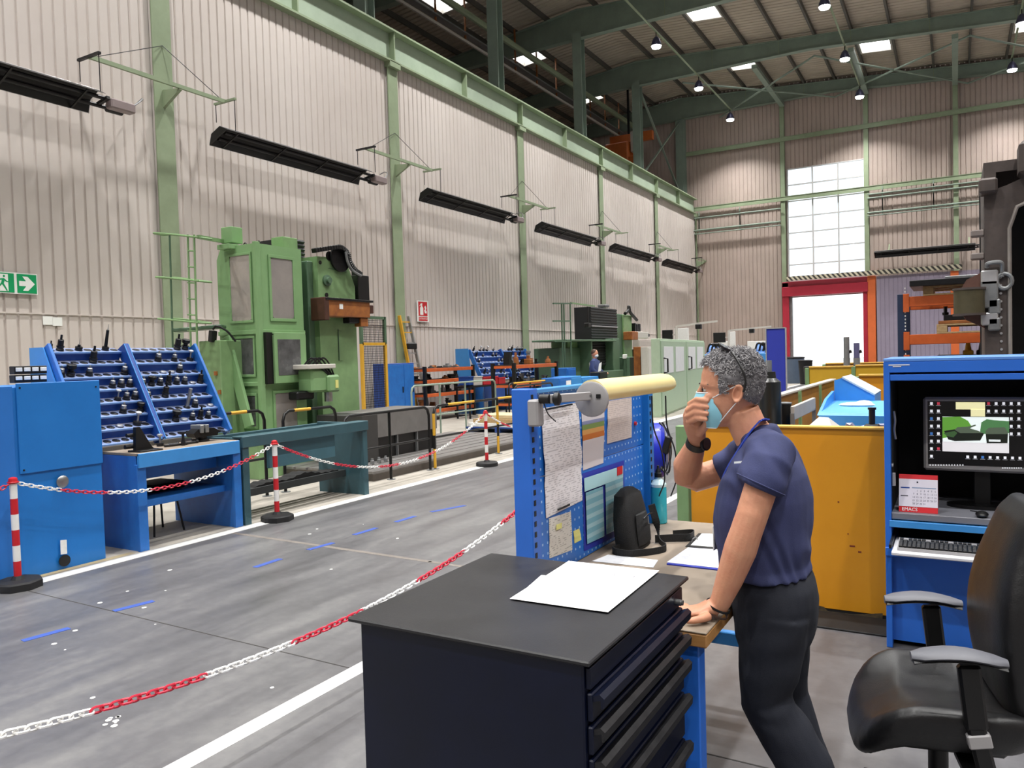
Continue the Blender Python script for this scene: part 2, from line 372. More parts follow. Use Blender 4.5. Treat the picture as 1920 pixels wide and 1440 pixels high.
def floormat():
    m = bpy.data.materials.new('worn_grey_floor'); m.use_nodes = True; N = m.node_tree.nodes; L = m.node_tree.links
    b = N['Principled BSDF']; tc = N.new('ShaderNodeTexCoord')
    def nz(scale, st, det=6):
        mp = N.new('ShaderNodeMapping'); mp.inputs['Scale'].default_value = st; L.new(tc.outputs['Object'], mp.inputs['Vector'])
        n = N.new('ShaderNodeTexNoise'); n.inputs['Scale'].default_value = scale; n.inputs['Detail'].default_value = det; n.inputs['Roughness'].default_value = .6
        L.new(mp.outputs[0], n.inputs['Vector']); return n
    a = nz(.55, (1, .5, 1)); s = nz(1.6, (2.4, .45, 1)); f = nz(14, (1, 1, 1), 8)
    mx = N.new('ShaderNodeMix'); mx.inputs[0].default_value = .55; L.new(a.outputs['Fac'], mx.inputs[2]); L.new(s.outputs['Fac'], mx.inputs[3])
    mx2 = N.new('ShaderNodeMix'); mx2.inputs[0].default_value = .22; L.new(mx.outputs[0], mx2.inputs[2]); L.new(f.outputs['Fac'], mx2.inputs[3])
    r = N.new('ShaderNodeValToRGB'); E_ = r.color_ramp.elements
    E_[0].position = .36; E_[0].color = (*lin('#4d4c4e'), 1); E_[1].position = .66; E_[1].color = (*lin('#767574'), 1)
    e = E_.new(.5); e.color = (*lin('#5f5e60'), 1)
    L.new(mx2.outputs[0], r.inputs['Fac']); L.new(r.outputs['Color'], b.inputs['Base Color'])
    mr = N.new('ShaderNodeMapRange'); mr.inputs['From Min'].default_value = .3; mr.inputs['From Max'].default_value = .7; mr.inputs['To Min'].default_value = .3; mr.inputs['To Max'].default_value = .52
    L.new(s.outputs['Fac'], mr.inputs['Value']); L.new(mr.outputs[0], b.inputs['Roughness'])
    bp = N.new('ShaderNodeBump'); bp.inputs['Strength'].default_value = .06; bp.inputs['Distance'].default_value = .01; L.new(f.outputs['Fac'], bp.inputs['Height']); L.new(bp.outputs[0], b.inputs['Normal'])
    return m
M_floor = floormat()
# ================================================================ the hall
XW, YE = -13.0, 44.45
COLY = [9.62+6.96*k for k in range(-5, 6)]
ROOFX = [-13.8, -12.98]+[-11.46+1.516*k for k in range(18)]
ROOFL = [-13.8, -15.25, -16.85, -18.35, -19.85, -21.35]
XR = ROOFX[-1]; XL = ROOFL[-1]; YN = -30.0
def rz(x): return 16.23-.074*(x+13.8) if x >= -13.8 else 16.23+.10*(x+13.8)
def corr(a, b, per, fl, dep):
    """trapezoid profile [(s, offset)] from a to b"""
    out = []; s = a; sl = (per-fl)*.28
    while s < b-.001:
        for q, h in ((0, 0), (fl, 0), (fl+sl, dep), (per-sl, dep)):
            if s+q < b: out.append((s+q, h))
        s += per
    out.append((b, 0)); return out
def sheet_wall(x=None, y=None, a=0, b=1, z0=0, z1=1, per=.2, fl=.152, dep=-.026):
    pr = corr(a, b, per, fl, dep); vs = []
    for s_, h in pr:
        p = (x+h, s_) if x is not None else (s_, y-h)
        vs += [(*p, z0), (*p, z1)]
    n = len(pr); m = MB(); m.add(vs, [(2*i, 2*i+2, 2*i+3, 2*i+1) for i in range(n-1)]); return m
# floor ---------------------------------------------------------------
m = MB(); m.box(XL-1, XR+1, YN-1, YE+.3, -.2, 0); floor = struct('floor', m, M_floor, smooth=0)
m = MB(); m.box(XW, -6.2, -6, YE-.05, 0, .004); o = m.build('concrete_bay', M_conc, floor, 0)
for x0, x1, a, b in ((-6.2, -6.06, -3, 60), (-2.79, -2.69, -3, 18.6)):
    m = MB(); m.box(x0, x1, a, min(b, YE-.1), 0, .003); m.build('white_line', M_linew, floor, 0)
for px_, py_, pl in ((-4.05, 3.35, .55), (-4.25, 2.3, .5), (-3.9, 3.95, .06)):
    pass
for (xa, ya), (xb, yb) in (((42, 1202), (130, 1178)), ((213, 1146), (288, 1127)), ((478, 1064), (526, 1048)), ((578, 1031), (625, 1018)), ((664, 1003), (706, 990)), ((742, 979), (778, 968)), ((808, 960), (872, 948))):
    p = at_z(xa, ya, 0); q = at_z(xb, yb, 0); m = MB(); m.bar(p+Vector((0, 0, .0012)), q+Vector((0, 0, .0012)), .055, .0024); m.build('blue_tape', M_tape, floor, 0)
for y in (-.6, 3.0, 4.62, 10.5, 17.5, 24.5):
    m = MB(); m.bar((-6.2, y+.1 if y != 4.62 else y+.45, .0006), (9, y-.12, .0006), .05 if y == 4.62 else .008, .0012)
    m.build('slab_joint', mat('filled_joint', '#78716b', .7, var=.15, scale=6) if y == 4.62 else M_joint, floor, 0)
m = MB(); m.box(-6.29, -6.22, 2.0, 4.15, .004, .006); m.build('yellow_line', mat('worn_yellow_line', '#a8986a', .6, var=.2, scale=12, col2='#8d8270'), floor, 0)
rnd = random.Random(3)
for k in range(26):
    x = -2.9-2.6*rnd.random(); y = 1.9+4*rnd.random(); r = .006+.012*rnd.random()
    if k < 8: x, y = -3.42+.12*rnd.random(), 2.02+.12*rnd.random(); r = .006+.01*rnd.random()
    m = MB(); m.cyl((x, y, 0), (x, y, .0012), r, n=7); m.build('paint_spot', M_linew, floor, 0)
# left wall -------------------------------------------------------------
wl = thing('wall_left', None, None, (XW, 0, 0), kind='structure')
ys = [YN]+COLY+[YE]
for a, b in zip(ys[:-1], ys[1:]):
    sheet_wall(x=XW, a=a, b=b, z0=0, z1=9.6).build('corrugated_panel', M_wall, wl, 0)
m = MB(); m.bar((XW+.012, 0, 2.55), (XW+.012, YE, 2.55), .02, .022); m.build('sheet_rail', M_wall, wl)
# columns carrying the crane runway ---------------------------------------
for y in COLY:
    m = MB(); x = XW+.06
    m.box(x, x+.03, y-.2, y+.2, 0, 9.5); m.box(x-.3, x, y-.012, y+.012, 0, 9.5); m.box(x-.33, x-.3, y-.2, y+.2, 0, 9.5)
    m.box(x-.1, x+.14, y-.22, y+.22, 9.35, 9.5)
    o = struct('steel_column', m, M_greencol); o['label'] = 'pale green steel wall column'
    m = MB(); m.box(-14.0, -13.6, y-.2, y-.17, 9.5, rz(-13.8)-1); m.box(-14, -13.6, y+.17, y+.2, 9.5, rz(-13.8)-1); m.box(-13.815, -13.785, y-.17, y+.17, 9.5, rz(-13.8)-1)
    o = struct('roof_column', m, M_greendk); o['label'] = 'dark green steel upper column behind the crane beam'
rb = thing('crane_runway_beam', None, None, (XW, 0, 9.5), kind='structure')
m = MB(); m.box(XW-.02, XW+.02, YN, YE-.35, 9.5, 10.32); m.build('web', M_greenlt, rb, 0)
m = MB(); m.box(XW-.2, XW+.24, YN, YE-.35, 10.28, 10.33); m.build('top_flange', M_greencol, rb, 0)
m = MB(); m.box(XW-.16, XW+.2, YN, YE-.35, 9.48, 9.53); m.build('bottom_flange', M_greencol, rb, 0)
y = COLY[0]
while y < YE-.3:
    m = MB(); m.box(XW+.02, XW+.19, y-.02, y+.02, 9.53, 10.28); m.build('stiffener', M_greencol, rb, 0); y += 3.48
m = MB(); m.box(XW-.05, XW+.03, YN, YE-.35, 10.33, 10.4); m.build('rail', M_dark, rb, 0)
# roof ---------------------------------------------------------------------
roof = thing('ceiling', None, None, (0, 0, 15), kind='structure')
SKY = {}
def skyc(i, side):
    return (side == 'r' and i % 4 == 3) or (side == 'l' and i == 2)
def roofpatch(x0, x1, a, b):
    if b-a < .05: return
    pr = corr(a, b, .3, .2, .05); vs = []
    for s_, h in pr: vs += [(x0, s_, rz(x0)+.2+h), (x1, s_, rz(x1)+.2+h)]
    n = len(pr); m = MB(); m.add(vs, [(2*i, 2*i+2, 2*i+3, 2*i+1) for i in range(n-1)]); m.build('roof_sheet', M_roof, roof, 0)
sky_n = 0
for side, X in (('r', ROOFX), ('l', ROOFL)):
    for i in range(len(X)-1):
        x0, x1 = sorted((X[i], X[i+1])); a = YN
        if skyc(i, side):
            for y in COLY:
                if y < 1: continue
                s0, s1 = y+1.45, y+3.4
                if s1 > YE: continue
                roofpatch(x0, x1, a, s0); a = s1
                sky_n += 1
                sk = thing('window_%d' % (sky_n+1), 'skylight in the roof sheeting', None, ((x0+x1)/2, (s0+s1)/2, rz((x0+x1)/2)+.2), kind='structure')
                fr = MB(); zz = lambda x: rz(x)+.2
                for yy in (s0+.04, s1-.04): fr.bar((x0+.08, yy, zz(x0)-.05), (x1-.08, yy, zz(x1)-.05), .08, .22)
                for xx in (x0+.1, x1-.1): fr.bar((xx, s0, zz(xx)-.05), (xx, s1, zz(xx)-.05), .08, .22)
                fr.build('skylight_frame', M_beige, sk, 0)
                pn = MB(); pn.quad((x0+.1, s0, zz(x0)+.05), (x0+.1, s1, zz(x0)+.05), (x1-.1, s1, zz(x1)+.05), (x1-.1, s0, zz(x1)+.05), .02); pn.build('pane', M_sky, sk, 0)
        roofpatch(x0, x1, a, YE)
    for x in X[1:]:
        m = MB(); m.box(x-.045, x+.045, YN, YE, rz(x)-.02, rz(x)+.2); m.build('purlin', M_purlin, roof, 0)
for y in COLY[1:]+[]:
    g = thing('roof_girder', None, None, (-13.8, min(y, YE-.2), 15), kind='structure'); y = min(y, YE-.2)
    g['label'] = 'dark green tapered roof girder'
    top = [(x, rz(x)-.02) for x in (XL, -13.8, XR)]
    bot = [(XR, rz(XR)-.6), (-5.65, 15.05), (-13.8, 15.02), (XL, 14.9)]
    m = MB(); m.prism(top+bot, 'y', y-.012, y+.012); m.build('web', M_greendk, g, 0)
    m = MB()
    for p, q in zip(bot[:-1], bot[1:]): m.bar((p[0], y, p[1]), (q[0], y, q[1]), .3, .03)
    m.build('bottom_flange', M_greendk, g, 0)
    m = MB()
    for p, q in zip(top[:-1], top[1:]): m.bar((p[0], y, p[1]), (q[0], y, q[1]), .3, .03)
    m.build('top_flange', M_greendk, g, 0)
    m = MB()
    for x in [ROOFX[k] for k in range(3, 19, 2)]+[-16.8]:
        zb = 15.05 if x < -5.65 else 15.05-(x+5.65)*(15.05-(rz(XR)-.6))/(XR+5.65)
        m.bar((x, y-.16, rz(x)-.05), (x, y-.16, zb), .02, .02, up=(1, 0, 0))
    m.build('stay_rod', M_greencol, g, 0)
# wind bracing of the last bay
for (xa, ya, xb, yb) in ((-11.46, 37.5, -5.4, 44.2), (-5.4, 37.5, -11.4, 44.2), (-5.4, 37.5, .6, 44.2), (.6, 37.5, -5.4, 44.2), (.6, 37.5, 6.7, 44.2), (6.7, 37.5, .6, 44.2)):
    m = MB(); m.cyl((xa, ya, 14.75-max(0, xa+5.6)*.08), (xb, yb, 14.75-max(0, xb+5.6)*.08), .045, n=8)
    o = struct('wind_brace', m, M_greendk); o['label'] = 'diagonal roof brace rod'
for x in (-8.05, -3.9, .07):
    m = MB(); m.box(x-.12, x+.12, 37.5, 44.2, 14.72-max(0, x+5.6)*.08, 14.9-max(0, x+5.6)*.08); o = struct('brace_strut', m, M_greendk); o['label'] = 'green strut from girder to end wall'
for (ya, za, yb, zb) in ((37.6, 15, 44.2, 10.6), (44.2, 14.9, 37.6, 10.5)):
    m = MB(); m.bar((-13.75, ya, za), (-13.75, yb, zb), .1, .06); o = struct('wall_brace', m, M_greendk); o['label'] = 'crossed wall brace above the crane beam'
# end wall -------------------------------------------------------------------
we = thing('wall_back', None, None, (0, YE, 0), kind='structure')
DX0, DX1, DZ, WZ0, WZ1 = -7.88, -4.05, 4.4, 5.32, 11.36
for a, b, z0, z1 in ((XL, -13.5, 0, 17), (-13.5, -8.05, 0, 17), (-8.05, DX0, 0, 17), (DX0, DX1, DZ, WZ0), (DX0, DX1, WZ1, 17), (DX1, .07, 0, 17), (.07, 4.1, 0, 17), (4.1, 8.1, 0, 17), (8.1, XR, 0, 17)):
    sheet_wall(y=YE, a=a, b=b, z0=z0, z1=z1, per=.22, fl=.165, dep=-.032).build('corrugated_panel', M_endwall, we, 0)
for x in (-13.6, -8.1, -3.95, .07, 4.1, 8.1):
    m = MB(); w = .22 if x > -13 else .3; m.box(x-w/2, x+w/2, YE-.2, YE-.18, 0, 15.2); m.box(x-.01, x+.01, YE-.18, YE-.02, 0, 15.2); m.box(x-w/2, x+w/2, YE-.03, YE-.01, 0, 15.2)
    o = struct('end_wall_column', m, M_greencol if x > -13 else M_greendk); o['label'] = 'green steel column on the end wall'
for z in (12.98, 9.78):
    m = MB(); m.box(-13.4, XR, YE-.26, YE-.2, z-.12, z-.09); m.box(-13.4, XR, YE-.26, YE-.2, z+.09, z+.12); m.box(-13.4, XR, YE-.235, YE-.22, z-.09, z+.09)
    o = struct('end_wall_rail', m, M_greencol); o['label'] = 'horizontal green rail across the end wall'
for z, x0, x1, r in ((9.25, -13.4, -8.2, .04), (8.55, -13.4, -8.2, .05), (8.35, -13.4, -8.2, .03), (9.45, -3.9, 6, .035), (9.25, -3.9, 6, .04), (8.5, -3.9, 1.5, .05), (8.35, -3.9, 1.5, .03)):
    m = MB(); m.cyl((x0, YE-.34, z), (x1, YE-.34, z), r, n=8)
    x = x0+.7
    while x < x1: m.bar((x, YE-.3, z), (x, YE-.3, z+.35 if z > 9 else z+.8), .05, .05, up=(1, 0, 0)); x += 2.3
    o = struct('service_pipe', m, M_greendk); o['label'] = 'thin service pipe along the end wall'
# tall window
wn = thing('window_1', None, None, (DX0, YE, WZ0), kind='structure'); wn['label'] = 'tall white glazed window above the red door'
fr = MB(); NZ = 7
for i in range(4):
    x = DX0+(DX1-DX0)*i/3; fr.box(x-.035, x+.035, YE-.05, YE+.05, WZ0, WZ1)
for j in range(NZ+1):
    z = WZ0+(WZ1-WZ0)*j/NZ; fr.box(DX0, DX1, YE-.045, YE+.045, z-.03, z+.03)
fr.build('window_frame', mat('window_bar_paint', '#c8c8c8', .5, var=.03), wn, 0)
gm = bpy.data.materials.new('window_glass'); gm.use_nodes = True; N = gm.node_tree.nodes
tr = N.new('ShaderNodeBsdfTransparent'); tr.inputs[0].default_value = (.93, .95, .96, 1); gl = N.new('ShaderNodeBsdfGlossy'); gl.inputs['Roughness'].default_value = .05
mxs = N.new('ShaderNodeMixShader'); mxs.inputs[0].default_value = .06
gm.node_tree.links.new(tr.outputs[0], mxs.inputs[1]); gm.node_tree.links.new(gl.outputs[0], mxs.inputs[2]); gm.node_tree.links.new(mxs.outputs[0], N['Material Output'].inputs[0])
for i in range(3):
    for j in range(NZ):
        x0, x1 = [DX0+(DX1-DX0)*(i+t)/3 for t in (0, 1)]; z0, z1 = [WZ0+(WZ1-WZ0)*(j+t)/NZ for t in (0, 1)]
        m = MB(); m.box(x0+.035, x1-.035, YE-.006, YE+.006, z0+.03, z1-.03); m.build('pane', gm, wn, 0)
# red framed roller door standing open
dr = thing('door_1', None, None, (DX0, YE, 0), kind='structure'); dr['label'] = 'red framed roller door standing open to daylight'
m = MB(); m.box(DX0-.28, DX0+.05, YE-.5, YE-.02, 0, 5.2, .02); m.build('jamb', M_reddoor, dr)
m = MB(); m.box(DX1-.1, DX1+.12, YE-.5, YE-.02, 0, 4.5, .02); m.build('jamb', M_reddoor, dr)
m = MB(); m.box(DX1+.12, DX1+.5, YE-.55, YE-.02, 0, 5.25, .02); m.build('jamb', M_ordoor, dr, label='orange jamb')
m = MB(); m.box(DX0-.28, DX1+.15, YE-.6, YE-.03, 4.45, 4.95, .02); m.build('lintel', M_reddoor, dr)
m = MB(); m.box(DX0-.28, DX1+.15, YE-.5, YE-.03, 4.95, 5.24, .02); m.build('shutter_box', mat('door_red_dark', '#8e2233', .45, var=.05), dr)
m = MB(); m.box(DX0+.05, DX0+.2, YE-.3, YE-.1, 0, 4.4); m.build('guide_rail', M_galv, dr)
hz = bpy.data.materials.new('hazard_stripe'); hz.use_nodes = True; N = hz.node_tree.nodes; L = hz.node_tree.links
tc = N.new('ShaderNodeTexCoord'); mp = N.new('ShaderNodeMapping'); mp.inputs['Rotation'].default_value = (0, .7, 0); L.new(tc.outputs['Object'], mp.inputs[0])
wv = N.new('ShaderNodeTexWave'); wv.inputs['Scale'].default_value = 1.7; L.new(mp.outputs[0], wv.inputs[0]); r_ = N.new('ShaderNodeValToRGB'); r_.color_ramp.interpolation = 'CONSTANT'
r_.color_ramp.elements[0].color = (*lin('#3c3a36'), 1); r_.color_ramp.elements[1].color = (*lin('#cdc6ae'), 1); r_.color_ramp.elements[1].position = .5
L.new(wv.outputs['Fac'], r_.inputs[0]); L.new(r_.outputs[0], N['Principled BSDF'].inputs[0])
m = MB(); m.box(DX0, .3, YE-.75, YE-.6, 5.28, 5.5); o = struct('trim_1', m, hz); o['label'] = 'black and cream hazard stripe rail above the door'
m = MB(); sheet = sheet_wall(y=YE-.55, a=DX1+.55, b=1.2, z0=0, z1=5.2, per=.2, fl=.16, dep=-.015)
o = struct('door_2', sheet, mat('lavender_door_sheet', '#9a90a2', .5, var=.06, scale=1.2), smooth=0); o['label'] = 'lavender grey sheet metal sliding door'
m = MB(); m.box(-.2, .15, YE-.6, YE-.56, 0, 5.2); m.build('door_post', M_ordoor, o)
# unseen sides, so that the light stays in
m = MB(); m.box(XL-.1, XL, YN, YE, 0, 16); struct('wall_far_left', m, M_endwall)
m = MB(); m.box(XR, XR+.1, YN, YE, 0, 16); struct('wall_right', m, M_endwall)
m = MB(); m.box(XL, XR, YN-.1, YN, 0, 17); struct('wall_front', m, M_endwall)
# yard outside the door
m = MB(); m.box(-60, 60, YE+.35, YE+90, -.25, -.02); o = struct('ground', m, mat('yard_concrete', '#d8d8d6', .7, var=.05, scale=.5)); o['label'] = 'bright concrete yard outside the open door'
# high-bay lamps ---------------------------------------------------------------
lx = [-10.3, -4.0, 2.3, 8.6]; ly = [-23.4, -17.4, -11.5, -5.5, .5, 6.5, 12.4, 18.4, 24.4, 30.3, 36.2, 42.0]; k = 0  # rearmost rows are unseen, added to brighten surfaces that face the camera
hous = mat('lamp_housing', '#4a4a66', .4, metal=.4, var=.05)
proto = None
for i, x in enumerate(lx):
    m = MB(); m.cyl((x, ly[0]-1, 14.45), (x, ly[-1]+.2, 14.45), .04, n=8); o = struct('lamp_conduit', m, M_greencol); o['label'] = 'long conduit carrying a row of lamps'
    for j, y in enumerate(ly):
        lab = 'lit high-bay lamp, %s from the end wall in the %s row from the beam' % ((ORDN+['eleventh', 'twelfth'])[len(ly)-1-j], ORDN[i])
        if proto is None:
            proto = thing('high_bay_lamp', lab, 'lamp', (x, y, 13.8), group='high-bay lamps under the roof')
            q = MB(); q.cyl((x, y, 14.2), (x, y, 14.45), .02, n=6); q.build('hanger', M_dark, proto)
            q = MB(); q.lathe((x, y, 13.88), (0, 0, 1), [(0, .2), (.1, .2), (.28, .13), (.36, .06)], 14); q.build('housing', hous, proto)
            q = MB(); q.lathe((x, y, 13.78), (0, 0, 1), [(0, .05), (.03, .17), (.1, .2)], 14); q.build('lens', M_lampglow, proto)
        else:
            dup(proto, (x, y, 13.8), label=lab)
        ld = bpy.data.lights.new('lamp_light', 'AREA'); ld.shape = 'DISK'; ld.size = .42; ld.energy = LAMP_W; ld.spread = 2.05; ld.color = (1, .985, .96)
        lo = bpy.data.objects.new('lamp_light', ld); COL.objects.link(lo); lo.location = (x, y, 13.74)
# crane in the next hall: cable tray, pipe and orange hoist housing
tr_ = thing('cable_tray', 'long cable tray hung under the roof of the neighbouring bay', 'cable tray', (-16.6, 10, 14.3))
m = MB(); m.bar((-16.6, 5, 14.3), (-16.6, 43.8, 14.3), .3, .06); m.build('tray', M_galv, tr_)
m = MB(); m.bar((-16.6, 5, 14.05), (-16.6, 43.8, 14.05), .08, .1); m.build('conductor_rail', M_beige, tr_)
for y in range(6, 43, 2):
    m = MB(); m.bar((-16.6, y, 14), (-16.6, y, 15.9), .06, .06, up=(1, 0, 0)); m.build('hanger', M_brown, tr_)
m = MB(); m.cyl((-15.9, 5, 14.6), (-15.9, 43.8, 14.6), .13, n=10); single('ventilation_pipe', m, M_greencol, 'long round green pipe running beside the cable tray', 'pipe')
c = at_y(1165, 290, 40)
ho = thing('crane_hoist', 'orange crane hoist housing seen above the runway beam', 'crane', (c.x, 40, c.z-.7))
m = MB(); m.box(c.x-.75, c.x+.55, 39.5, 40.5, c.z-.9, c.z+.55, .05); m.build('housing', mat('crane_orange', '#c96a2c', .45, var=.06), ho)
m = MB(); m.box(c.x+.55, c.x+.95, 39.6, 40.4, c.z-.9, c.z-.25, .04); m.build('motor_cover', mat('crane_orange', '#c96a2c'), ho)
m = MB(); m.box(c.x+.6, c.x+1.1, 39.8, 40.3, c.z+.0, c.z+1.1, .04); m.build('control_box', M_beige, ho)
m = MB(); m.box(-16.3, -13.9, 39.85, 40.15, c.z+.55, c.z+1.0); m.build('bridge_girder', mat('crane_orange', '#c96a2c'), ho)
for x_ in (-15.25,):
    m = MB(); m.bar((x_, 40, c.z+1.0), (x_, 40, rz(x_)+.1), .1, .1, up=(1, 0, 0)); m.build('hanger', M_dark, ho)
# ================================================================ navy drawer cabinet in the foreground
V = Vector
dc = thing('drawer_cabinet', 'navy steel drawer cabinet with black top in the foreground', 'cabinet', (-.96, 1.73, 0))
m = MB(); m.box(-1.262, -.668, 1.42, 2.055, .06, .989, .004); m.build('body', M_navy, dc)
m = MB(); m.box(-1.24, -.7, 1.44, 2.03, 0, .06); m.build('plinth', M_black, dc)
m = MB(); m.box(-1.286, -.645, 1.402, 2.072, .989, 1.0, .003); m.build('top_mat', M_navytop, dc)
m = MB(); m.box(-.668, -.656, 1.43, 2.045, .93, .976, .002); m.build('top_rail', M_navy, dc)
m = MB(); m.cyl((-.656, 1.985, .952), (-.64, 1.985, .952), .009, n=14); m.cyl((-.64, 1.985, .952), (-.635, 1.985, .952), .007, n=14); m.build('lock', M_steel, dc)
zs = [.925, .855, .785, .69, .56, .4, .2, .07]
for k in range(len(zs)-1):
    z1, z0 = zs[k], zs[k+1]
    m = MB(); m.box(-.668, -.655, 1.432, 2.043, z0+.006, z1-.004, .003); d = m.build('drawer', M_navy, dc)
    m = MB(); m.prism([(-.655, z1-.01), (-.64, z1-.004), (-.63, z1-.012), (-.632, z1-.032), (-.637, z1-.034), (-.638, z1-.016), (-.655, z1-.022)], 'y', 1.437, 2.04)
    m.build('handle', M_navy if k == 0 else mat('worn_black_handle', '#2c2c2e', .35, metal=.3, var=.25, scale=30, col2='#17171a'), d, 20)
# papers on it
def paper(name, pts, lab, z=1.0005, mt=None, curl=0.0, t=.0008):
    m = MB(); n = 8; a, b, c, d = [V((*p, z)) for p in pts]; G = []
    for i in range(n+1):
        for j in range(n+1):
            u, v = i/n, j/n; p = a.lerp(b, u).lerp(d.lerp(c, u), v)
            h = curl*((max(0, u-.7)/.3)**2*.5+(max(0, v-.75)/.25)**2*.4)*(.6+.4*math.sin(3*u+2*v)); p = p+V((0, 0, h)); G.append(p)
    vs = G+[p-V((0, 0, t)) for p in G]; N_ = (n+1)**2; fs = []
    for i in range(n):
        for j in range(n):
            q = (i*(n+1)+j, (i+1)*(n+1)+j, (i+1)*(n+1)+j+1, i*(n+1)+j+1); fs += [q, tuple(N_+k for k in q[::-1])]
    for i in range(n):
        for (p, q) in ((i*(n+1), (i+1)*(n+1)), (i*(n+1)+n, (i+1)*(n+1)+n), (i, i+1), (n*(n+1)+i, n*(n+1)+i+1)): fs.append((p, q, N_+q, N_+p))
    m.add(vs, fs); return single(name, m, mt or M_paper, lab, 'paper')
Z1 = 1.002
P = lambda x, y, z=Z1: tuple(at_z(x, y, z)[:2])
paper('paper_sheet', [P(1015, 1078), P(1180, 1098), P(1148, 1125), P(990, 1100)], 'lower white sheet peeking out under the top sheet on the navy cabinet', 1.002, curl=.002)
pz = 1.0045
ps = paper('paper_sheet', [P(956, 1122, pz), P(1140, 1148, pz), P(1236, 1070, pz), P(1066, 1052, pz)], 'top white sheet with a pencil note lying on the navy cabinet', pz, curl=.002)
M_pencil = mat('pencil_mark', '#9a9aa2', .8, var=0)
w = MB(); base = at_z(1168, 1082, pz)+V((0, 0, .0))
for dx, dy, ln, an in ((0, 0, .03, .3), (.008, .004, .028, .2), (-.006, .012, .02, 1.5), (-.006, .02, .02, 1.5), (.035, .012, .018, .9), (.045, .02, .02, -.4), (.06, .02, .02, .7), (.075, .026, .016, 1.2), (.075, .035, .02, .1)):
    p = base+V((dx*.8-.02, dy*.8-.01, .0018)); d = V((math.cos(an+.9), math.sin(an+.9), 0))*ln*.8; w.bar(p, p+d, .0018, .0004)
w.v = [p-V(ps.location) for p in w.v]; o = w.build('pencil_note', M_pencil, ps, 0, local=True)
# ================================================================ workbench with perforated back panel
wb = thing('workbench', 'inspection workbench with grey top, wood edge and blue legs', 'workbench', (-.96, 2.8, 0))
BZ = .82
m = MB(); m.box(-1.3, -.62, 2.145, 3.55, BZ-.006, BZ, .002); m.build('surface', M_deskgrey, wb)
m = MB(); m.box(-1.3, -.62, 2.145, 3.55, BZ-.046, BZ-.006, .004); m.build('wood_top', M_wood, wb)
for x in (-1.27, -.68):
    for y in (2.17, 3.47):
        m = MB(); m.box(x-.03, x+.03, y, y+.06, 0, BZ-.046, .004); m.build('leg', M_bluedk if False else M_bluepc, wb)
m = MB(); m.box(-1.24, -.71, 3.48, 3.52, .28, .34, .004); m.build('cross_rail', M_bluepale, wb)
m = MB(); m.box(-1.28, -1.24, 2.23, 3.47, .2, .26, .004); m.build('cross_rail', M_bluepale, wb)
m = MB(); m.box(-1.24, -.71, 2.18, 2.22, .2, .26, .004); m.build('cross_rail', M_bluepc, wb)
pn = thing('perforated_panel', 'blue perforated tool panel standing behind the workbench', 'panel', (-1.29, 2.9, .1))
for y in (2.28, 3.44):
    m = MB(); m.box(-1.315, -1.245, y, y+.06, .1, 1.51, .003); u = m.build('upright', M_bluepc if y < 3 else M_blue, pn)
    for k in range(18):
        z = .86+k*.036; q = MB(); q.box(-1.245, -1.2435, y+.012, y+.026, z, z+.018); q.build('slot', M_black, u, 0)
for z0, z1 in ((.5, .815), (.822, 1.19), (1.194, 1.49)):
    m = MB(); m.box(-1.29, -1.275, 2.34, 3.44, z0, z1, .002); m.build('panel_sheet', M_perf, pn)
m = MB(); m.box(-1.31, -1.26, 2.34, 3.44, 1.49, 1.505, .002); m.build('top_rail', M_bluepale, pn)
XP = -1.274
def pq(pts, X=XP): return [at_x(x, y, X) for x, y in pts]
ink = printmat('printed_list', '#e2dfe3', '#8d8a92', (30, 38, 210), .56)
def hang(name, pts, mt, lab, X=XP, bow=.012, cat='paper'):
    a, b, c, d = pq(pts, X); m = MB(); n = 10; G = []
    for i in range(n+1):
        for j in range(5):
            p = a.lerp(d, i/n).lerp(b.lerp(c, i/n), j/4); G.append(p+V((bow*(.5-.5*math.cos(5*i/n*1.3))*abs(math.sin(i*.9))*.6+bow*.2, 0, 0)))
    vs = G+[p-V((.0008, 0, 0)) for p in G]; N_ = len(G); fs = []
    for i in range(n):
        for j in range(4): q = (i*5+j, i*5+j+1, (i+1)*5+j+1, (i+1)*5+j); fs += [q, tuple(N_+k for k in q[::-1])]
    m.add(vs, fs); return single(name, m, mt, lab, cat)
o = hang('paper_list', [(1013, 766), (1083, 754), (1091, 938), (1023, 972)], ink, 'long printed list with two black strips hanging on the blue panel')
for pts in (((1024, 768), (1073, 758)), ((1046, 956), (1068, 946))):
    a, b = pq(pts, XP+.012); m = MB(); m.bar(a, b, .004, .006); m.v = [p-V(o.location) for p in m.v]; m.build('clip_strip', M_black, o, local=True)
a, b, c, d = pq([(1090, 768), (1133, 758), (1131, 868), (1093, 882)])
zb = min(p.z for p in (c, d)); H_ = max(p.z for p in (a, b))-zb
o = hang('colour_chart', [(1090, 768), (1133, 758), (1131, 868), (1093, 882)], rampmat('colour_bands', 2, [(0, '#d2ccd0'), (.47, '#c9732a'), (.56, '#d9a05a'), (.64, '#7f9a55'), (.72, '#7f86a8'), (.78, '#cfcbd2')], org=0, span=H_), 'paper chart with orange, green and blue colour bands on the panel', bow=.004)
hang('paper_notice', [(1139, 752), (1184, 745), (1184, 820), (1138, 832)], printmat('faint_print', '#d6c9c4', '#b3a6a4', (20, 60, 130), .5), 'pinkish white notice pinned at the upper far corner of the panel', bow=.004)
o = hang('calendar_frame', [(1092, 888), (1170, 863), (1171, 998), (1095, 1034)], M_royal, 'blue framed chart with green table rows on the perforated panel', bow=.002, cat='chart')
tab = bpy.data.materials.new('table_rows'); tab.use_nodes = True; N = tab.node_tree.nodes; L = tab.node_tree.links
